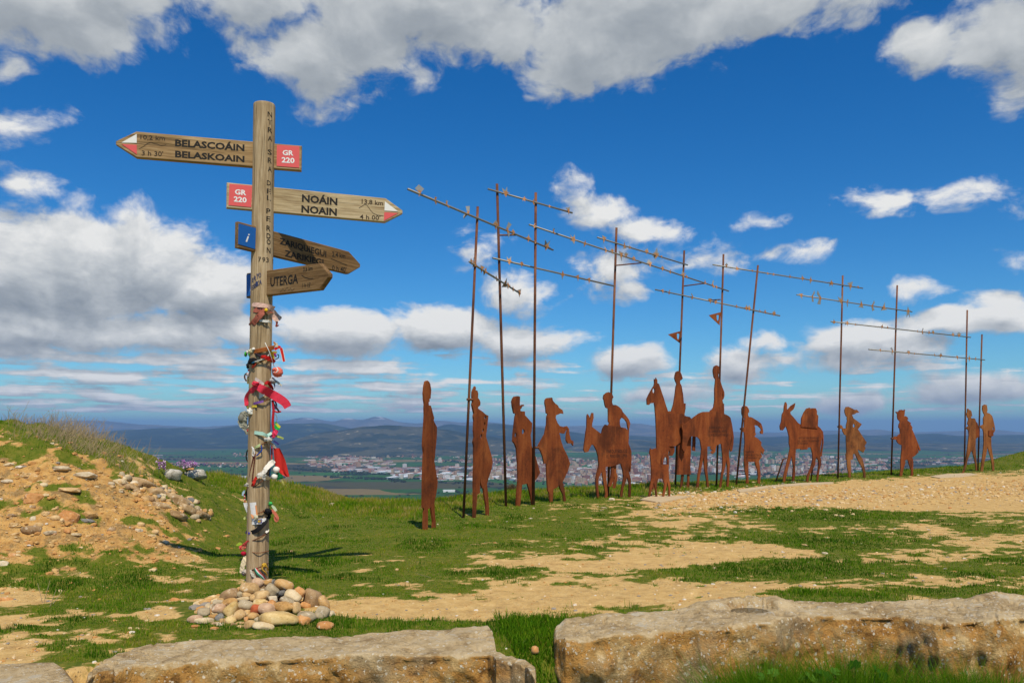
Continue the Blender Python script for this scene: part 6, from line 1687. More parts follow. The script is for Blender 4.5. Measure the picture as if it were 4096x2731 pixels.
SM = {
    'tan': stone_mat('tan_stone', ((.36, .22, .09), (.56, .37, .165), (.66, .48, .25))),
    'ochre': stone_mat('ochre_stone', ((.32, .165, .05), (.50, .29, .10), (.60, .40, .19))),
    'orange': stone_mat('orange_stone', ((.40, .17, .05), (.55, .27, .095), (.62, .38, .18))),
    'pink': stone_mat('pinkish_stone', ((.40, .24, .14), (.55, .37, .23), (.64, .48, .33))),
    'grey': stone_mat('grey_stone', ((.28, .22, .13), (.43, .35, .225), (.55, .47, .33))),
    'slate': stone_mat('slate_stone', ((.10, .095, .085), (.20, .195, .18), (.31, .30, .27))),
    'pale': stone_mat('pale_stone', ((.46, .34, .18), (.62, .49, .29), (.72, .61, .42))),
    'white': stone_mat('white_stone', ((.40, .31, .19), (.60, .50, .34), (.74, .66, .50))),
    'brown': stone_mat('brown_stone', ((.20, .12, .055), (.34, .22, .11), (.48, .34, .19))),
    'red': stone_mat('red_brick', ((.36, .075, .025), (.47, .11, .04), (.52, .16, .07)), speck=(.5, .2, .1)),
    'yellow': stone_mat('yellow_sandstone', ((.46, .30, .095), (.62, .445, .19), (.72, .57, .30)), speck=(.75, .62, .36)),
}
def stone_shape(kind, seed, sub=3):
    """unit stone: rounded cobble or broken block"""
    rr = random.Random(seed)
    Vb, Fb = ico(sub)
    planes = []
    npl = {'cobble': 6, 'block': 9, 'slab': 8}[kind]
    for i in range(npl):
        n = Vector((rr.gauss(0, 1), rr.gauss(0, 1), rr.gauss(0, 1))).normalized()
        planes.append((n, rr.uniform(.74, .96) if kind == 'cobble' else rr.uniform(.85, 1.15)))
    out = []
    off = Vector((seed * 3.1, seed * 1.7, 0))
    pw = {'cobble': 2.7, 'block': 6.0, 'slab': 4.5}[kind]
    tw = Matrix.Rotation(rr.uniform(-.25, .25), 3, 'Y') @ Matrix.Rotation(rr.uniform(-.4, .4), 3, 'Z')
    for v in Vb:
        p = v / (abs(v.x) ** pw + abs(v.y) ** pw + abs(v.z) ** pw) ** (1 / pw)
        if kind != 'cobble': p = tw @ p
        w = 1 + .16 * mnoise.noise(v * 1.1 + off) + .05 * mnoise.noise(v * 3 + off)
        p *= w
        for n, d in planes:
            e = p.dot(n) - d
            if e > 0: p -= n * e * (.93 if kind != 'cobble' else .75)
        p += v * .02 * mnoise.noise(v * 7 + off)
        out.append(p)
    mx = max(abs(p.x) for p in out); my = max(abs(p.y) for p in out); mz = max(abs(p.z) for p in out)
    return [Vector((p.x / mx, p.y / my, p.z / mz)) for p in out], Fb
def stone(name, c, size, mat, kind='cobble', seed=0, rot=(0, 0, 0), sub=3):
    V, Fb = stone_shape(kind, seed, sub)
    V = [Vector((v.x * size[0], v.y * size[1], v.z * size[2])) for v in V]
    o = mesh(name, V, Fb, SM[mat], smooth=(kind == 'cobble') or sub > 2)
    o.location = c; o.rotation_euler = rot
    return o

PILE = [  # centre, size in crop pixels (3.36 per photo pixel), tilt degrees, material, kind, label
    (1118, 605, 150, 120, 8, 'pink', 'cobble', 'rounded pinkish grey cobble on top of the heap against the post'),
    (1250, 605, 120, 90, -15, 'ochre', 'cobble', 'ochre cobble at the top right of the pinkish one'),
    (1320, 602, 45, 85, 0, 'slate', 'block', 'small upright slate splinter at the top of the heap'),
    (1465, 640, 255, 140, 18, 'ochre', 'cobble', 'large smooth ochre boulder at the top right of the heap'),
    (1010, 678, 250, 150, 12, 'tan', 'cobble', 'large tan cobble left under the pinkish top stone'),
    (740, 775, 215, 150, -28, 'brown', 'cobble', 'grey brown stone on the upper left of the heap'),
    (870, 700, 110, 80, -20, 'ochre', 'block', None), (1300, 712, 185, 150, 25, 'grey', 'slab', 'flat pale grey stone leaning in the middle of the heap'),
    (1340, 655, 75, 65, 0, 'tan', 'cobble', None), (1440, 745, 90, 72, -10, 'slate', 'cobble', 'small blue grey cobble under the large ochre boulder'),
    (1180, 715, 90, 60, 0, 'grey', 'block', None), (1585, 782, 228, 152, 16, 'pale', 'cobble', 'pale pitted cobble on the right of the heap'),
    (1655, 745, 150, 160, 35, 'orange', 'slab', None), (880, 760, 95, 85, 0, 'grey', 'cobble', None), (960, 768, 118, 66, 5, 'tan', 'cobble', None),
    (1160, 790, 212, 150, -12, 'tan', 'cobble', 'tan cobble with an orange patch in the centre of the heap'), (1050, 810, 90, 95, 0, 'tan', 'cobble', None),
    (1310, 822, 125, 85, 0, 'white', 'block', 'whitish crusted stone beneath the leaning grey one'), (1510, 852, 185, 98, 16, 'grey', 'cobble', 'long grey tan cobble right of the whitish stone'),
    (1850, 825, 262, 225, 30, 'brown', 'block', 'biggest angular brown stone at the right side of the heap'), (2000, 885, 120, 215, -25, 'ochre', 'cobble', 'tall ochre stone behind the big angular brown one'),
    (910, 820, 190, 56, -6, 'pale', 'slab', None), (740, 872, 192, 110, -18, 'ochre', 'cobble', 'dark ochre egg-shaped cobble on the left of the heap'),
    (585, 868, 150, 65, 5, 'grey', 'slab', 'flat greenish grey stone at the left shoulder of the heap'), (615, 840, 90, 60, 0, 'tan', 'cobble', None),
    (945, 905, 205, 130, 10, 'grey', 'cobble', 'rounded grey stone left of the centre of the heap'), (1135, 872, 170, 90, 4, 'yellow', 'block', None),
    (1480, 930, 275, 130, 8, 'ochre', 'cobble', 'long ochre cobble right of the centre of the heap'), (1300, 885, 110, 90, 30, 'orange', 'cobble', None),
    (1735, 905, 205, 95, 12, 'orange', 'slab', 'flat orange slab under the big angular brown stone'), (1635, 940, 90, 170, -15, 'tan', 'cobble', None),
    (440, 930, 62, 95, 10, 'grey', 'cobble', None), (490, 960, 52, 140, 4, 'grey', 'cobble', None), (588, 962, 176, 140, 0, 'pink', 'cobble', 'round pinkish tan cobble on the lower left of the heap'),
    (760, 970, 225, 150, -42, 'yellow', 'slab', 'angular yellow slab leaning on the left of the heap'), (1080, 965, 112, 125, 10, 'red', 'cobble', 'red brick-coloured cobble in the heap'),
    (1235, 960, 252, 145, 6, 'pink', 'cobble', 'pinkish white-tipped cobble right of the red one'), (980, 988, 118, 122, 0, 'tan', 'block', None),
    (395, 1005, 160, 130, 10, 'grey', 'block', None), (865, 1050, 130, 165, 30, 'tan', 'cobble', 'kidney-shaped tan cobble below the yellow slab'), (1040, 1062, 132, 112, 0, 'ochre', 'cobble', 'brown ochre cobble below the red one'),
    (1390, 1092, 520, 185, 4, 'yellow', 'block', 'largest flat yellow sandstone block at the front of the heap'),
    (1770, 1070, 250, 150, 6, 'grey', 'cobble', 'grey green rounded stone at the front right of the heap'), (1735, 1115, 190, 130, 14, 'orange', 'slab', 'orange flat stone in front of the grey green one'),
    (1985, 1010, 172, 165, 20, 'grey', 'block', 'angular grey stone at the right foot of the heap'), (2110, 1022, 95, 80, 0, 'white', 'block', None),
    (2020, 1186, 216, 112, 4, 'orange', 'cobble', 'orange cobble lying apart at the right of the heap'),
    (270, 1090, 195, 110, -6, 'pink', 'cobble', None), (370, 1115, 272, 85, -4, 'pale', 'slab', 'pale flat stone at the far left foot of the heap'), (520, 1065, 125, 72, 0, 'ochre', 'cobble', None),
    (600, 1072, 105, 95, -40, 'slate', 'block', 'dark speckled grey stone at the left front of the heap'), (750, 1110, 155, 100, 5, 'yellow', 'block', None), (640, 1120, 75, 75, 0, 'tan', 'cobble', None),
    (545, 1150, 125, 42, 0, 'pink', 'cobble', None), (608, 1172, 105, 52, 10, 'white', 'block', None), (530, 1215, 115, 42, 0, 'orange', 'block', None), (270, 1190, 122, 42, 0, 'orange', 'cobble', None),
    (785, 1170, 82, 52, 0, 'brown', 'cobble', None), (890, 1150, 122, 44, 0, 'tan', 'cobble', None), (880, 1195, 92, 44, 0, 'tan', 'cobble', None),
    (1000, 1175, 115, 140, 35, 'tan', 'cobble', 'tan cobble standing on end at the front of the heap'), (1195, 1187, 272, 100, 6, 'pale', 'cobble', 'long pale cobble lying in front of the yellow block'),
    (1100, 1110, 65, 80, 0, 'grey', 'cobble', None), (960, 1100, 55, 80, 0, 'orange', 'block', None), (1700, 1010, 85, 52, 0, 'tan', 'cobble', None), (1225, 862, 60, 40, 0, 'tan', 'cobble', None),
]
def bank_at(x, y):
    """ground point seen at a photo pixel, by marching the view ray"""
    r = np.array([(x - CX) / F, 1.0, (CY - y) / F])
    Ys = np.arange(3.6, 40, .03)
    hit = CZ + r[2] * Ys < height(r[0] * Ys, Ys)
    Y = Ys[int(np.argmax(hit))] if hit.any() else 40.0
    X = r[0] * Y
    return X, Y, H(X, Y)

G_S = 'stones heaped round the foot of the post'
COLN = {'tan': 'tan', 'ochre': 'ochre', 'orange': 'orange', 'pink': 'pinkish', 'grey': 'grey', 'pale': 'pale', 'white': 'whitish', 'brown': 'brown', 'yellow': 'yellow', 'slate': 'slate grey', 'red': 'red'}
for i, (cx, cy, w, h, tilt, mt_, kd, lab) in enumerate(PILE):
    x, y = 700 + cx / 3.36, 2150 + cy / 3.36
    t = min(1, max(0, (2515 - y) / 190))
    r_off = abs(x - 1035) / 330
    Y = 5.28 + .52 * t + .10 * r_off * t
    yb_ = y + h / 6.72 * .80
    gx_, gy_, gz_ = bank_at(x, yb_)
    if x > 1200 or x < 850 or y > 2440: Y = gy_ + .02
    else: Y = min(Y, gy_ + .02)
    c = px(x, y, Y)
    sx, sz = w / 3.36 / 2 / F * Y * 1.10, h / 3.36 / 2 / F * Y * 1.14
    o = stone('stone', c, (sx, (sx + sz) * .62, sz), mt_, kd, seed=i + 1, rot=(R(-8), R(tilt), R(((i * 37) % 30) - 15)))
    tag(o, lab or 'smaller %s %s wedged among the larger stones of the heap' % (COLN[mt_], {'cobble': 'cobble', 'block': 'broken stone', 'slab': 'flat stone'}[kd]), 'stone', G_S)

def scatter_mesh(name, items, mats, kind='stuff'):
    """many small stones as one mesh: items (x, y, z, sx, sy, sz, rot, material index, shape)"""
    shapes = [stone_shape(('cobble', 'block', 'slab')[k % 3], 500 + k, 1) for k in range(9)]
    SV = [np.array([tuple(v) for v in s[0]]) for s in shapes]; SF = [np.array(s[1]) for s in shapes]
    V, Fc, MI = [], [], []
    b = 0
    for (x, y, z, sx, sy, sz, r_, mi, k) in items:
        p = SV[k] * (sx, sy, sz)
        c_, s_ = math.cos(r_), math.sin(r_)
        V.append(np.stack([x + p[:, 0] * c_ - p[:, 1] * s_, y + p[:, 0] * s_ + p[:, 1] * c_, z + p[:, 2]], 1))
        Fc.append(SF[k] + b); MI.append(np.full(len(SF[k]), mi)); b += len(p)
    o = np_mesh(name, np.concatenate(V), np.concatenate(Fc), mats[0], smooth=False)
    for m in mats[1:]: o.data.materials.append(m)
    o.data.polygons.foreach_set('material_index', np.concatenate(MI).astype(np.int32))
    return tag(o, kind=kind)
def flatstone(name, tone, var=.35):
    return flat_mat(name, tone, .9, var=var, scale=18, spec=.2, bump=.3)
GM = [flatstone('gravel_tan', (.52, .33, .13)), flatstone('gravel_pale', (.64, .48, .26)), flatstone('gravel_orange', (.50, .26, .085)), flatstone('gravel_grey', (.28, .25, .21)), flatstone('gravel_white', (.66, .60, .50))]
g2 = random.Random(17)
# filling under the heap
it = []
for i in range(260):
    a_ = g2.uniform(0, 2 * math.pi); q = math.sqrt(g2.random())
    x = PB.x + .02 + .42 * q * math.cos(a_); y = PB.y - .12 + .42 * q * math.sin(a_)
    s = g2.uniform(.02, .05)
    it.append((x, y, H(x, y) + .10 * (1 - q) * g2.random(), s * 1.3, s, s * .7, g2.uniform(0, 6), g2.choice((0, 0, 2, 3, 1)), g2.randrange(9)))
scatter_mesh('heap_rubble', it, GM)

# ---- stones of the eroded bank
BANK = [  # photo px, half width px, half height px, material, kind, label
    (135, 2000, 42, 26, 'orange', 'slab', 'broad clay-coated boulder in the upper bank'), (130, 1915, 42, 22, 'ochre', 'slab', None), (180, 1930, 22, 12, 'tan', 'slab', None), (30, 1932, 26, 9, 'white', 'slab', 'flat whitish stone at the left edge of the bank'),
    (280, 1962, 50, 11, 'tan', 'slab', 'long flat tan stone half way up the bank'), (245, 1876, 40, 10, 'white', 'block', 'white crusted stones in a row near the bank top'), (340, 1900, 45, 14, 'white', 'block', None),
    (272, 2075, 40, 30, 'orange', 'slab', 'tilted orange slab in the middle of the bank'), (358, 2058, 36, 14, 'ochre', 'slab', None), (350, 2082, 32, 10, 'slate', 'slab', 'slanting blue grey slab in the middle of the bank'),
    (130, 2118, 42, 16, 'brown', 'cobble', 'brown rounded stone at the foot of the bank'), (132, 2082, 14, 12, 'white', 'block', 'bright white stone low on the bank'), (55, 2106, 20, 10, 'tan', 'block', None), (552, 2125, 20, 12, 'white', 'block', 'white broken stone on the grass edge below the bank'),
    (448, 2120, 20, 12, 'brown', 'cobble', None), (270, 2128, 16, 8, 'orange', 'cobble', None), (200, 2135, 26, 9, 'white', 'block', None), (300, 2145, 22, 6, 'pale', 'slab', None), (175, 1950, 16, 9, 'pale', 'cobble', None),
    (385, 1950, 14, 7, 'pale', 'block', None), (480, 1930, 26, 12, 'pale', 'block', 'pale square stone at the edge of the conglomerate outcrop'), (210, 1775, 10, 6, 'white', 'block', None), (12, 2255, 24, 16, 'white', 'block', 'white stone at the left edge low down'), (870, 2196, 12, 7, 'orange', 'block', 'small orange stone on the grass left of the post foot'),
    (700, 2400, 22, 12, 'orange', 'cobble', 'orange stone half sunk in earth left of the heap'), (30, 2400, 30, 14, 'orange', 'cobble', None), (925, 2195, 7, 4, 'orange', 'cobble', None),
]
G_B2 = 'stones in the eroded earth bank'
G_L = 'loose stones on the turf and path'
for i, (x, y, w, h, mt_, kd, lab) in enumerate(BANK):
    X, Y, Z = bank_at(x, y)
    k = Y / F
    o = stone('stone', (X, Y, Z - h * k * .42), (w * k, w * k * .8, h * k * 1.15), mt_, kd, seed=200 + i, rot=(R(-14), R(g2.uniform(-8, 8)), R(g2.uniform(-20, 20))), sub=2)
    tag(o, lab or 'half-buried %s %s in the earth bank' % (COLN[mt_], {'cobble': 'cobble', 'block': 'broken stone', 'slab': 'flat stone'}[kd]), 'stone', G_B2)
for i in range(60):
    for _ in range(40):
        x = g2.uniform(0, 760); y = g2.uniform(1800, 2230)
        X, Y, Z = bank_at(x, y)
        m = float(mound(np.array([X]), np.array([Y]))[0])
        gz = float(grassy(np.array([X]), np.array([Y]), np.array([Z]))[0])
        if m > .05 and gz < .45 and Y < 9.2: break
    w = g2.uniform(5, 17) if g2.random() < .8 else g2.uniform(14, 26)
    h = w * g2.uniform(.35, .75); k = Y / F
    mt_ = g2.choices(('tan', 'orange', 'ochre', 'pale', 'white', 'grey', 'brown'), (5, 6, 5, 1.6, .5, .6, .6))[0]; kd = g2.choice(('cobble', 'block', 'slab'))
    o = stone('stone', (X, Y, Z - h * k * .35), (w * k, w * k * .8, h * k), mt_, kd, seed=300 + i, rot=(R(-12), R(g2.uniform(-12, 12)), R(g2.uniform(-40, 40))), sub=2)
    tag(o, 'half-buried %s %s in the earth bank' % (COLN[mt_], {'cobble': 'cobble', 'block': 'broken stone', 'slab': 'flat stone'}[kd]), 'stone', G_B2)
# conglomerate outcrop at the end of the bank
oc = empty('rock_outcrop', bank_at(640, 2000)); tag(oc, 'conglomerate rock outcrop full of pebbles at the end of the earth bank', 'rock outcrop')
conglo = stone_mat('conglomerate', ((.22, .13, .055), (.40, .27, .135), (.55, .42, .25)))
def child_stone(name, c, size, mat, kd, seed, rot, parent, sub=2):
    V, Fb = stone_shape(kd, seed, sub)
    o = mesh(name, [Vector((v.x * size[0], v.y * size[1], v.z * size[2])) for v in V], Fb, mat, parent, smooth=True)
    o.location = Vector(c) - parent.location; o.rotation_euler = rot
    return o
for i, (x, y, w, h) in enumerate(((560, 1925, 70, 26), (610, 1960, 70, 34), (690, 1990, 80, 34), (640, 2015, 60, 26), (735, 2035, 60, 26), (790, 2050, 50, 24), (700, 2050, 50, 20), (520, 1945, 50, 18))):
    X, Y, Z = bank_at(x, y + 12); k = Y / F
    child_stone('rock_face', (X, Y + .08, Z - .02), (w * k * .8, .14, h * k * .8), conglo, 'block', 700 + i, (R(-20), R(16), 0), oc, 3)
for i in range(150):
    x = g2.uniform(480, 850)
    yc = np.interp(x, [480, 600, 700, 800, 860], [1930, 1955, 2000, 2045, 2070])
    y = yc + g2.uniform(-38, 40) * (1 if x < 800 else .5)
    X, Y, Z = bank_at(x, y); k = Y / F
    w = g2.uniform(5, 15) if g2.random() < .85 else g2.uniform(14, 22); h = w * g2.uniform(.55, .9)
    child_stone('pebble', (X, Y - .02, Z + g2.uniform(-.025, .008)), (w * k, w * k * .8, h * k), SM[g2.choices(('tan', 'grey', 'pale', 'ochre', 'white', 'slate', 'brown'), (5, 3, 2, 3, .6, .5, 3))[0]], g2.choice(('cobble', 'cobble', 'block')), 800 + i, (g2.uniform(-.4, .4), g2.uniform(-.4, .4), g2.uniform(0, 3)), oc)
# ---- loose stones on the turf and path
LOOSE = [(1327, 1979 + 40, 13, 6, 'white', 'block', 'white stone on the grassy brow between post and first figure'), (1165, 2207, 8, 5, 'brown', 'cobble', 'small brown stone right of the post foot'), (1370, 2316, 7, 4, 'orange', 'cobble', None), (1588, 2282, 10, 6, 'tan', 'cobble', 'single tan stone on the turf in the middle'),
         (2447, 2000, 12, 6, 'white', 'block', 'whitish stone by the first donkey'), (2513, 2022, 5, 4, 'white', 'block', None), (2415, 2031, 14, 2, 'pale', 'slab', None), (2125, 2074, 12, 2, 'white', 'slab', None), (2135, 2034, 5, 3, 'white', 'block', None),
         (2858, 2275, 7, 5, 'pink', 'block', 'pinkish stone on the bright grass patch'), (3300, 2215, 12, 4, 'white', 'slab', None), (3218, 2182, 16, 4, 'tan', 'slab', None), (3800, 2033, 7, 4, 'orange', 'block', None), (3497, 2034, 4, 4, 'white', 'block', None), (3446, 2176, 4, 3, 'white', 'block', None), (3722, 2155, 4, 3, 'white', 'block', None),
         (2640, 1975, 8, 5, 'white', 'cobble', None), (2660, 1978, 8, 6, 'pale', 'cobble', None), (2680, 1983, 10, 5, 'white', 'cobble', None), (2720, 1975, 10, 6, 'white', 'cobble', None), (2775, 1975, 9, 6, 'pale', 'cobble', None), (2700, 1988, 8, 4, 'tan', 'cobble', None), (3440, 2028, 5, 4, 'white', 'block', None), (3175, 1931, 9, 4, 'white', 'block', None), (2140, 2620, 22, 16, 'orange', 'cobble', 'orange stone in the grassy gap between the two stone blocks'), (1750, 2098, 5, 3, 'white', 'block', None)]
for i, (x, y, w, h, mt_, kd, lab) in enumerate(LOOSE):
    X, Y, Z = bank_at(x, y); k = Y / F
    o = stone('stone', (X, Y, Z + h * k * .5), (w * k, w * k * .8, h * k), mt_, kd, seed=400 + i, rot=(0, 0, g2.uniform(0, 3)), sub=2)
    tag(o, lab or 'small loose %s %s lying on the turf or path' % (COLN[mt_], {'cobble': 'cobble', 'block': 'broken stone', 'slab': 'flat stone'}[kd]), 'stone', G_L)
# ---- gravel
gr_ = np.random.default_rng(77)
def gravel(name, X, Y, smin, smax, pw, wts, keep):
    X, Y = X[keep], Y[keep]
    Z = height(X, Y)
    n = len(X)
    s = smin + smax * gr_.random(n) ** pw
    mi = gr_.choice(5, n, p=np.array(wts) / sum(wts))
    ar = gr_.uniform(1, 1.7, n); hr = gr_.uniform(.45, .9, n); ro = gr_.uniform(0, 6.28, n); kk = gr_.integers(0, 9, n)
    scatter_mesh(name, list(zip(X, Y, Z + s * .15, s * ar, s, s * hr, ro, mi, kk)), GM)
n = 5200
x = gr_.uniform(2600, 4300, n); y = np.interp(x, [2600, 3000, 3400, 3800, 4300], [2000, 1985, 1972, 1958, 1948]) + gr_.normal(0, 26, n)
y = np.maximum(y, 1880)
Y = CZ * F / (y - CY); X = (x - CX) / F * Y
gravel('path_gravel', X, Y, .008, .026, 3.0, (6, 3.5, 1.6, .5, .7), (Y < np.interp(X, CRX, CRY) - .6))
n = 3600
X = gr_.uniform(-7.2, -3.0, n); Y = gr_.uniform(5.4, 9.3, n)
m = mound(X, Y); gz = grassy(X, Y, height(X, Y))
gravel('bank_gravel', X, Y, .006, .024, 2.8, (4, 1.2, 6, .4, .2), (m > .01) & ((gz < .5) | (gr_.random(n) < .12)))
n = 9000
Y = 4.4 + 12 * gr_.random(n) ** 1.6; X = gr_.uniform(-.66, .66, n) * Y
gz = grassy(X, Y, height(X, Y))
gravel('loose_gravel', X, Y, .003, .011, 2.6, (4, 3, 2, 2.0, 1.2), (gz < .5) | (gr_.random(n) < .05))

# concrete footings flush with the path under the steel animals
conc = flat_mat('concrete_footing', (.52, .40, .235), .9, var=.15, scale=14, bump=.3)
def footing(pts, label, th=.03):
    t_ = [on_ground(x, y, .03) for x, y in pts]
    t_ = [Vector((p.x, p.y, H(p.x, p.y) + .022)) for p in t_]
    n = len(t_)
    V = t_ + [p - Vector((0, 0, .2)) for p in t_]
    o = mesh('concrete_footing', V, [tuple(range(n - 1, -1, -1))] + [(i, (i + 1) % n, n + (i + 1) % n, n + i) for i in range(n)], conc)
    return tag(o, label, 'footing', 'concrete footings under the steel figures')
footing([(2560, 1996), (2600, 1985), (2690, 1980), (2760, 1982), (2730, 1994), (2640, 2006)], 'pale concrete footing under the steel dog')
footing([(2948, 1956), (3080, 1938), (3200, 1930), (3330, 1925), (3335, 1931), (3200, 1938), (3080, 1950), (2960, 1966)], 'long pale concrete footing under the pack donkey')
footing([(3720, 1903), (3780, 1894), (3880, 1891), (3910, 1896), (3850, 1904), (3760, 1908)], 'pale concrete footing under the two hikers')
# ------------------------------------------------------------------ turf
def leaf_mat(name, stops, trans=.35):
    mt = bpy.data.materials.new(name); mt.use_nodes = True
    nt = NT(mt.node_tree)
    mt.node_tree.nodes.remove(mt.node_tree.nodes['Principled BSDF'])
    t = nt.n('ShaderNodeAttribute', attribute_name='tint').outputs['Fac']
    c = nt.ramp(t, stops)
    d = nt.n('ShaderNodeBsdfDiffuse', i_Color=c)
    tr = nt.n('ShaderNodeBsdfTranslucent', i_Color=c)
    mx = nt.n('ShaderNodeMixShader'); mx.inputs[0].default_value = trans
    mt.node_tree.links.new(d.outputs[0], mx.inputs[1]); mt.node_tree.links.new(tr.outputs[0], mx.inputs[2])
    mt.node_tree.links.new(mx.outputs[0], mt.node_tree.nodes['Material Output'].inputs['Surface'])
    return mt
turf = leaf_mat('grass_blades', [(0, (.030, .090, .004)), (.25, (.070, .190, .007)), (.5, (.145, .265, .011)), (.7, (.25, .29, .018)), (.85, (.36, .29, .05)), (1.0, (.52, .40, .16))])
r2 = np.random.default_rng(23)

def free_of_stone(X, Y):
    ok = np.ones(len(X), bool)
    for (fx, ff, fb) in FOOT:
        inside = (X > fx[0]) & (X < fx[-1]) & (Y > np.interp(X, fx, ff) - .03) & (Y < np.interp(X, fx, fb) + .0)
        ok &= ~inside
    ok &= ~((((X - PB.x) / .56) ** 2 + ((Y - PB.y + .28) / .46) ** 2) < 1)
    return ok

def blades(name, X, Y, Z, h, w, tint, mat, lean=.5, seed=1):
    n = len(X)
    rr = np.random.default_rng(seed)
    az = rr.uniform(0, 2 * np.pi, n)
    dx, dy = np.cos(az) * w / 2, np.sin(az) * w / 2
    la = rr.uniform(0, 2 * np.pi, n); lm = h * lean * rr.random(n)
    lx, ly = np.cos(la) * lm, np.sin(la) * lm
    hz_ = h * rr.uniform(.8, 1.0, n)
    P0 = np.stack([X - dx, Y - dy, Z - .004], 1); P1 = np.stack([X + dx, Y + dy, Z - .004], 1)
    P2 = np.stack([X - dx * .75 + lx * .35, Y - dy * .75 + ly * .35, Z + hz_ * .58], 1); P3 = np.stack([X + dx * .75 + lx * .35, Y + dy * .75 + ly * .35, Z + hz_ * .58], 1)
    P4 = np.stack([X + lx, Y + ly, Z + hz_], 1)
    V = np.stack([P0, P1, P2, P3, P4], 1).reshape(-1, 3)
    b = np.arange(n)[:, None] * 5
    Fc = np.concatenate([b + [0, 1, 3], b + [0, 3, 2], b + [2, 3, 4]], 1).reshape(-1, 3)
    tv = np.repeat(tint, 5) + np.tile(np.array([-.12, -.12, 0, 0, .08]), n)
    o = np_mesh(name, V, Fc, mat, smooth=True, attrs={'tint': np.clip(tv, 0, 1)})
    return tag(o, kind='stuff')

def turf_points(N, y0, y1, umax, seed):
    rr = np.random.default_rng(seed)
    Y = y0 * (y1 / y0) ** rr.random(N)
    X = rr.uniform(-umax, umax, N) * Y
    Z = height(X, Y)
    g = grassy(X, Y, Z)
    cl = fbm(X * 9, Y * 9, 2, 61)
    keep = (g * (.35 + 1.0 * cl) > rr.random(N) * .9) & free_of_stone(X, Y) & (Y < np.interp(X, CRX, CRY) + 2.5)
    X, Y, Z, g = X[keep], Y[keep], Z[keep], g[keep]
    m = mound(X, Y)
    crest = sstep(Y, np.interp(X, CRX, CRY) - 3.2, np.interp(X, CRX, CRY) - 1.2) * (1 - .55 * sstep(X, 2.5, 6))
    x = CX + F * X / Y; y = CY - F * (Z - CZ) / Y
    lush = np.zeros(len(X))
    for (cx, cy, rx, ry, w) in COVER:
        if w > .7: lush = np.maximum(lush, np.exp(-(((x - cx) / rx) ** 2 + ((y - cy) / ry) ** 2) * 1.2))
    lush = np.maximum(lush, .8 * np.exp(-(((x - 560) / 190) ** 2 + ((y - 2340) / 90) ** 2)))
    lush = np.maximum(lush, 1.0 * sstep(fbm(X * 2.2, Y * 2.2, 3, 71), .60, .70))
    tuft = sstep(fbm(X * 4.5, Y * 4.5, 3, 81), .50, .72)
    h = (.011 + .012 * tuft + .020 * lush) * (.45 + .55 * g) + .060 * crest
    h = h * np.random.default_rng(seed + 5).uniform(.55, 1.25, len(X))
    dry = fbm(X * 3.1, Y * 2.3, 4, 91)
    tint = .40 + 1.05 * (dry - .42) + .35 * (1 - g) - .30 * lush * (1 - crest) + .18 * crest + np.random.default_rng(seed + 6).normal(0, .13, len(X))
    straw = np.random.default_rng(seed + 7).random(len(X)) < .03
    tint = np.where(straw, .95, tint)
    w = .0018 + .00052 * Y
    return X, Y, Z, h, w, np.clip(tint, 0, 1)
X, Y, Z, h, w, t = turf_points(620000, 3.55, 29.0, .74, 101)
blades('grass', X, Y, Z, h, w, t, turf, .55, 3)
rw = np.random.default_rng(55)
n = 26000
Yw = 3.8 * (27 / 3.8) ** rw.random(n); Xw = rw.uniform(-.72, .72, n) * Yw
ccx = np.round(Xw / .22) * .22 + rw.normal(0, .03, n); ccy = np.round(Yw / .26) * .26 + rw.normal(0, .03, n)
pick = vnoise(np.round(Xw / .22) * 3.7, np.round(Yw / .26) * 5.1, 88) > .80
Xw, Yw = ccx[pick], ccy[pick]
Zw = height(Xw, Yw); gw = grassy(Xw, Yw, Zw)
k = (gw > .15) & free_of_stone(Xw, Yw) & (Yw < np.interp(Xw, CRX, CRY))
Xw, Yw, Zw = Xw[k], Yw[k], Zw[k]
blades('grass_tufts', Xw, Yw, Zw, rw.uniform(.03, .085, len(Xw)), .0016 + .0004 * Yw, np.clip(np.where(rw.random(len(Xw)) < .22, .9, .22) + rw.normal(0, .08, len(Xw)), 0, 1), turf, .8, 12)
# taller grass before the long stone and in the gap between the stones
N = 15000
X = r2.uniform(-.2, 4.6, N); 
px0 = r2.uniform(2700, 4250, N)
pick = r2.choice(5, N, p=[.26, .22, .18, .20, .14])
cxs = np.array([3060, 3420, 3250, 3800, 3980])[pick] + r2.normal(0, 1, N) * np.array([80, 90, 160, 130, 90])[pick]
Y = r2.uniform(4.15, 4.62, N)
X = (cxs - CX) / F * Y
Z = height(X, Y)
tipy = 2750 - np.array([155, 190, 120, 135, 100])[pick] * r2.random(N) ** .8 - 25 * (r2.random(N) < .06)
hh = np.maximum(.05, CZ - (tipy - CY) / F * Y - Z)
blades('tall_grass', X, Y, Z, hh, np.full(N, .0055), np.clip(.22 + r2.normal(0, .14, N), 0, 1), turf, .75, 9)
N = 6000
pyv = r2.uniform(2470, 2731, N); xl = np.interp(pyv, [2470, 2620, 2731], [1975, 2060, 2150]); xr = np.interp(pyv, [2470, 2560, 2731], [2270, 2235, 2235])
pxv = xl + (xr - xl) * r2.random(N)
Y = CZ * F / (pyv - CY); X = (pxv - CX) / F * Y; Z = height(X, Y)
blades('gap_grass', X, Y, Z, r2.uniform(.02, .075, N), np.full(N, .005), np.clip(.30 + r2.normal(0, .16, N), 0, 1), turf, .8, 10)

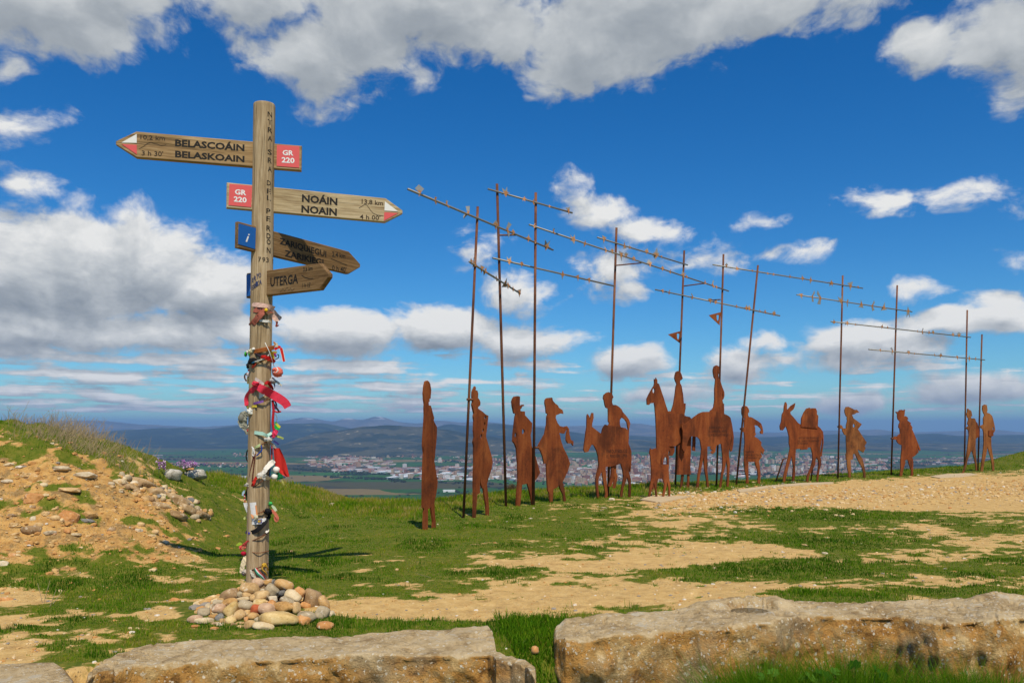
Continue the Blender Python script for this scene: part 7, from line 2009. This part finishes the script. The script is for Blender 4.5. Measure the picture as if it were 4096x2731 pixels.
# ------------------------------------------------------------------ dead stalks on the bank top
straw = flat_mat('dry_stalk', (.42, .32, .18), .9, var=.3, scale=20)
SV, SF = [], []
sr2 = random.Random(31)
def stalk(p, q, r0, r1):
    b = len(SV); d = (q - p).normalized(); a = d.cross(Vector((0, 1, 0))).normalized(); c = a.cross(d)
    for P_, r_ in ((p, r0), (q, r1)):
        for k in range(3):
            w_ = 2 * math.pi * k / 3
            SV.append(P_ + (a * math.cos(w_) + c * math.sin(w_)) * r_)
    for k in range(3): SF.append((b + k, b + (k + 1) % 3, b + 3 + (k + 1) % 3, b + 3 + k))
for i in range(900):
    x = sr2.gauss(300, 95) if sr2.random() < .75 else sr2.uniform(20, 620)
    X = None
    Yr = sr2.uniform(8.7, 9.9)
    X = (x - CX) / F * Yr; Z = H(X, Yr)
    base = Vector((X, Yr, Z - .01))
    hgt = sr2.uniform(.05, .17) * (1.6 if 180 < x < 420 and sr2.random() < .35 else 1)
    if sr2.random() < .03: hgt = sr2.uniform(.2, .32)
    top = base + Vector((sr2.gauss(.03, .06) * hgt / .15, sr2.gauss(0, .04), hgt))
    mid = base.lerp(top, .55) + Vector((sr2.gauss(0, .008), 0, .01))
    stalk(base, mid, .0022, .0018); stalk(mid, top, .0018, .0010)
    if sr2.random() < .25:
        for _ in range(3):
            e = mid.lerp(top, sr2.random()); stalk(e, e + Vector((sr2.gauss(0, .025), sr2.gauss(0, .02), sr2.uniform(.01, .04))), .0012, .0008)
for (x, y, x2, y2) in ((170, 2410, 150, 2330), (175, 2412, 200, 2320), (200, 2425, 225, 2355), (212, 2415, 250, 2360), (1280, 2100, 1245, 2055), (1725, 2310, 1660, 2300)):
    X, Y_, Z = bank_at(x, y); p = Vector((X, Y_, Z)); q = px(x2, y2, Y_ + .05); q.z = max(q.z, Z + .03); stalk(p, q, .003, .0015)
tag(mesh('dry_stalks', SV, SF, straw), kind='stuff')

# ------------------------------------------------------------------ lichen-covered rocks with wild flowers on the brow
lich = stone_mat('lichened_rock', ((.10, .09, .06), (.40, .38, .32), (.68, .66, .60)), speck=(.78, .76, .70))
SM['lich'] = lich; COLN['lich'] = 'lichened'
def brow(x, y, w, h, label, mt_='lich', kd='block', seed=1, up=0.0):
    X, Y, Z = bank_at(x, 1914); k = Y / F
    c = px(x, y, Y)
    o = stone('rock', c, (w * k, w * k * .7, h * k), mt_, kd, seed=seed, rot=(0, 0, .2), sub=3)
    return tag(o, label, 'rock')
brow(690, 1898, 40, 25, 'left of the two lichen-white rocks on the grassy brow', seed=901)
brow(778, 1900, 48, 24, 'right of the two lichen-white rocks on the grassy brow, an orange stone on top', seed=902)
brow(762, 1875, 16, 6, 'flat orange stone resting on a lichen-white rock', 'orange', 'cobble', 903)
petal = flat_mat('violet_petals', (.36, .13, .42), .7, var=.35, scale=200)
petal2 = flat_mat('pale_petals', (.62, .42, .62), .7, var=.3, scale=200)
stemm = flat_mat('flower_stem', (.10, .14, .04), .8)
def flower_clump(x, y, n, spread, label, Yd=None, seed=0):
    rr = random.Random(seed)
    Yd = bank_at(x, 1914)[1] + .05
    base = px(x, y, Yd)
    o = empty('flower_clump', base); tag(o, label, 'flowers')
    SVv, SFf, PV, PF, QV, QF = [], [], [], [], [], []
    for i in range(n):
        top = Vector((rr.gauss(0, spread), rr.gauss(0, spread * .5), rr.uniform(.03, .11)))
        for k in range(3):
            a = 2 * math.pi * k / 3
            SVv += [Vector((math.cos(a) * .003, math.sin(a) * .003, -.03)), top + Vector((math.cos(a) * .002, math.sin(a) * .002, 0))]
        b = len(SVv) - 6
        SFf += [(b, b + 2, b + 3, b + 1), (b + 2, b + 4, b + 5, b + 3), (b + 4, b, b + 1, b + 5)]
        for j in range(7):
            c_ = top + Vector((rr.gauss(0, .016), rr.gauss(0, .012), rr.gauss(0, .014)))
            (V_, F_) = (PV, PF) if rr.random() < .65 else (QV, QF)
            b = len(V_)
            u = Vector((rr.gauss(0, 1), rr.gauss(0, 1), rr.gauss(0, 1))).normalized() * .011; v = u.cross(Vector((rr.gauss(0, 1), rr.gauss(0, 1), rr.gauss(0, 1)))).normalized() * .008
            V_ += [c_ - u, c_ + v, c_ + u, c_ - v]; F_ += [(b, b + 1, b + 2, b + 3)]
    mesh('stems', SVv, SFf, stemm, o); tag(mesh('violet_petals', PV, PF, petal, o), kind='stuff'); tag(mesh('pale_petals', QV, QF, petal2, o), kind='stuff')
flower_clump(746, 1878, 34, .075, 'bunch of violet flowers stuck between the two lichen-white rocks', seed=3)
flower_clump(655, 1885, 8, .02, 'small violet flower sprig left of the lichen-white rocks', seed=5)
flower_clump(634, 1882, 6, .012, 'tiny violet flower standing furthest left on the brow', seed=6)
# dark thistle bush behind the cloaked figure
bush = leaf_mat('dry_bush', [(0, (.05, .035, .018)), (.6, (.16, .115, .06)), (1, (.26, .19, .10))])
def twiggy(x, y, r, h, n, label, Yd, seed):
    rr = np.random.default_rng(seed)
    c = px(x, y, Yd)
    P_ = np.clip(rr.normal(0, .45, (n, 3)), -1.1, 1.1) * (r, r, h) + (0, 0, h)
    az = rr.uniform(0, 6.28, n)
    L = rr.uniform(.03, .07, n)
    d = rr.normal(0, 1, (n, 3)); d /= np.linalg.norm(d, axis=1)[:, None]
    s = np.cross(d, rr.normal(0, 1, (n, 3))); s /= np.linalg.norm(s, axis=1)[:, None]
    V = np.stack([P_ - s * .004, P_ + s * .004, P_ + d * L[:, None]], 1).reshape(-1, 3)
    Fc = np.arange(n * 3).reshape(-1, 3)
    root = empty('bush', c); tag(root, label, 'bush')
    o = np_mesh('twigs', V, Fc, bush, root, attrs={'tint': np.repeat(rr.random(n), 3)})
    tube('stem', [Vector((0, 0, -.25)), Vector((.01, 0, h * .6))], .012, straw, root, 5)
twiggy(2045, 1968, .12, .09, 900, 'dark dry thistle bush peeping over the brow beside the lone tall pole', 17.2, 4)

# ------------------------------------------------------------------ mallow plants at the foot of the long stone
mal = leaf_mat('mallow_leaf', [(0, (.02, .07, .008)), (.6, (.055, .16, .018)), (1, (.10, .22, .03))], .25)
def mallow(x, y, n, spread, label, seed):
    rr = random.Random(seed)
    Yd = 4.42
    base = px(x, 2760, Yd); base.z = H(base.x, base.y)
    zt = px(x, y, Yd).z - base.z
    root = empty('mallow_plant', base); tag(root, label, 'plant', 'mallow plants before the long stone')
    for i in range(n):
        c = Vector((rr.gauss(0, spread), rr.uniform(-.10, .06), zt * rr.uniform(.35, 1.0)))
        rad = rr.uniform(.022, .040)
        nrm = Vector((rr.gauss(0, .45), -.5 + rr.gauss(0, .3), .8)).normalized()
        u = nrm.orthogonal().normalized(); v = nrm.cross(u)
        V = [c]; m = 21
        ph = rr.uniform(0, 6.28)
        for k in range(m):
            a = 2 * math.pi * k / m * .94 + ph
            q = rad * (1 + .13 * math.cos(7 * (a - ph)))
            V.append(c + (u * math.cos(a) + v * math.sin(a)) * q + nrm * rad * (.22 + .06 * math.cos(7 * (a - ph))))
        Fc = [(0, k, k + 1) for k in range(1, m)]
        o = mesh('leaf', V, Fc, mal, root, smooth=True)
        at_ = o.data.attributes.new('tint', 'FLOAT', 'POINT'); at_.data.foreach_set('value', np.full(len(V), rr.random(), np.float32))
        tube('leaf_stalk', [Vector((c.x * .3, 0, 0)), c * .6 + Vector((c.x * .2, 0, 0)), c], .0025, stemm, root, 4, cap=False)
mallow(3060, 2690, 16, .07, 'leftmost mallow plant with round scalloped leaves in the tall grass', 1)
mallow(3420, 2660, 26, .10, 'largest mallow clump with round leaves in the middle of the tall grass', 2)
mallow(3290, 2690, 9, .05, 'small mallow between the two bigger clumps', 3)
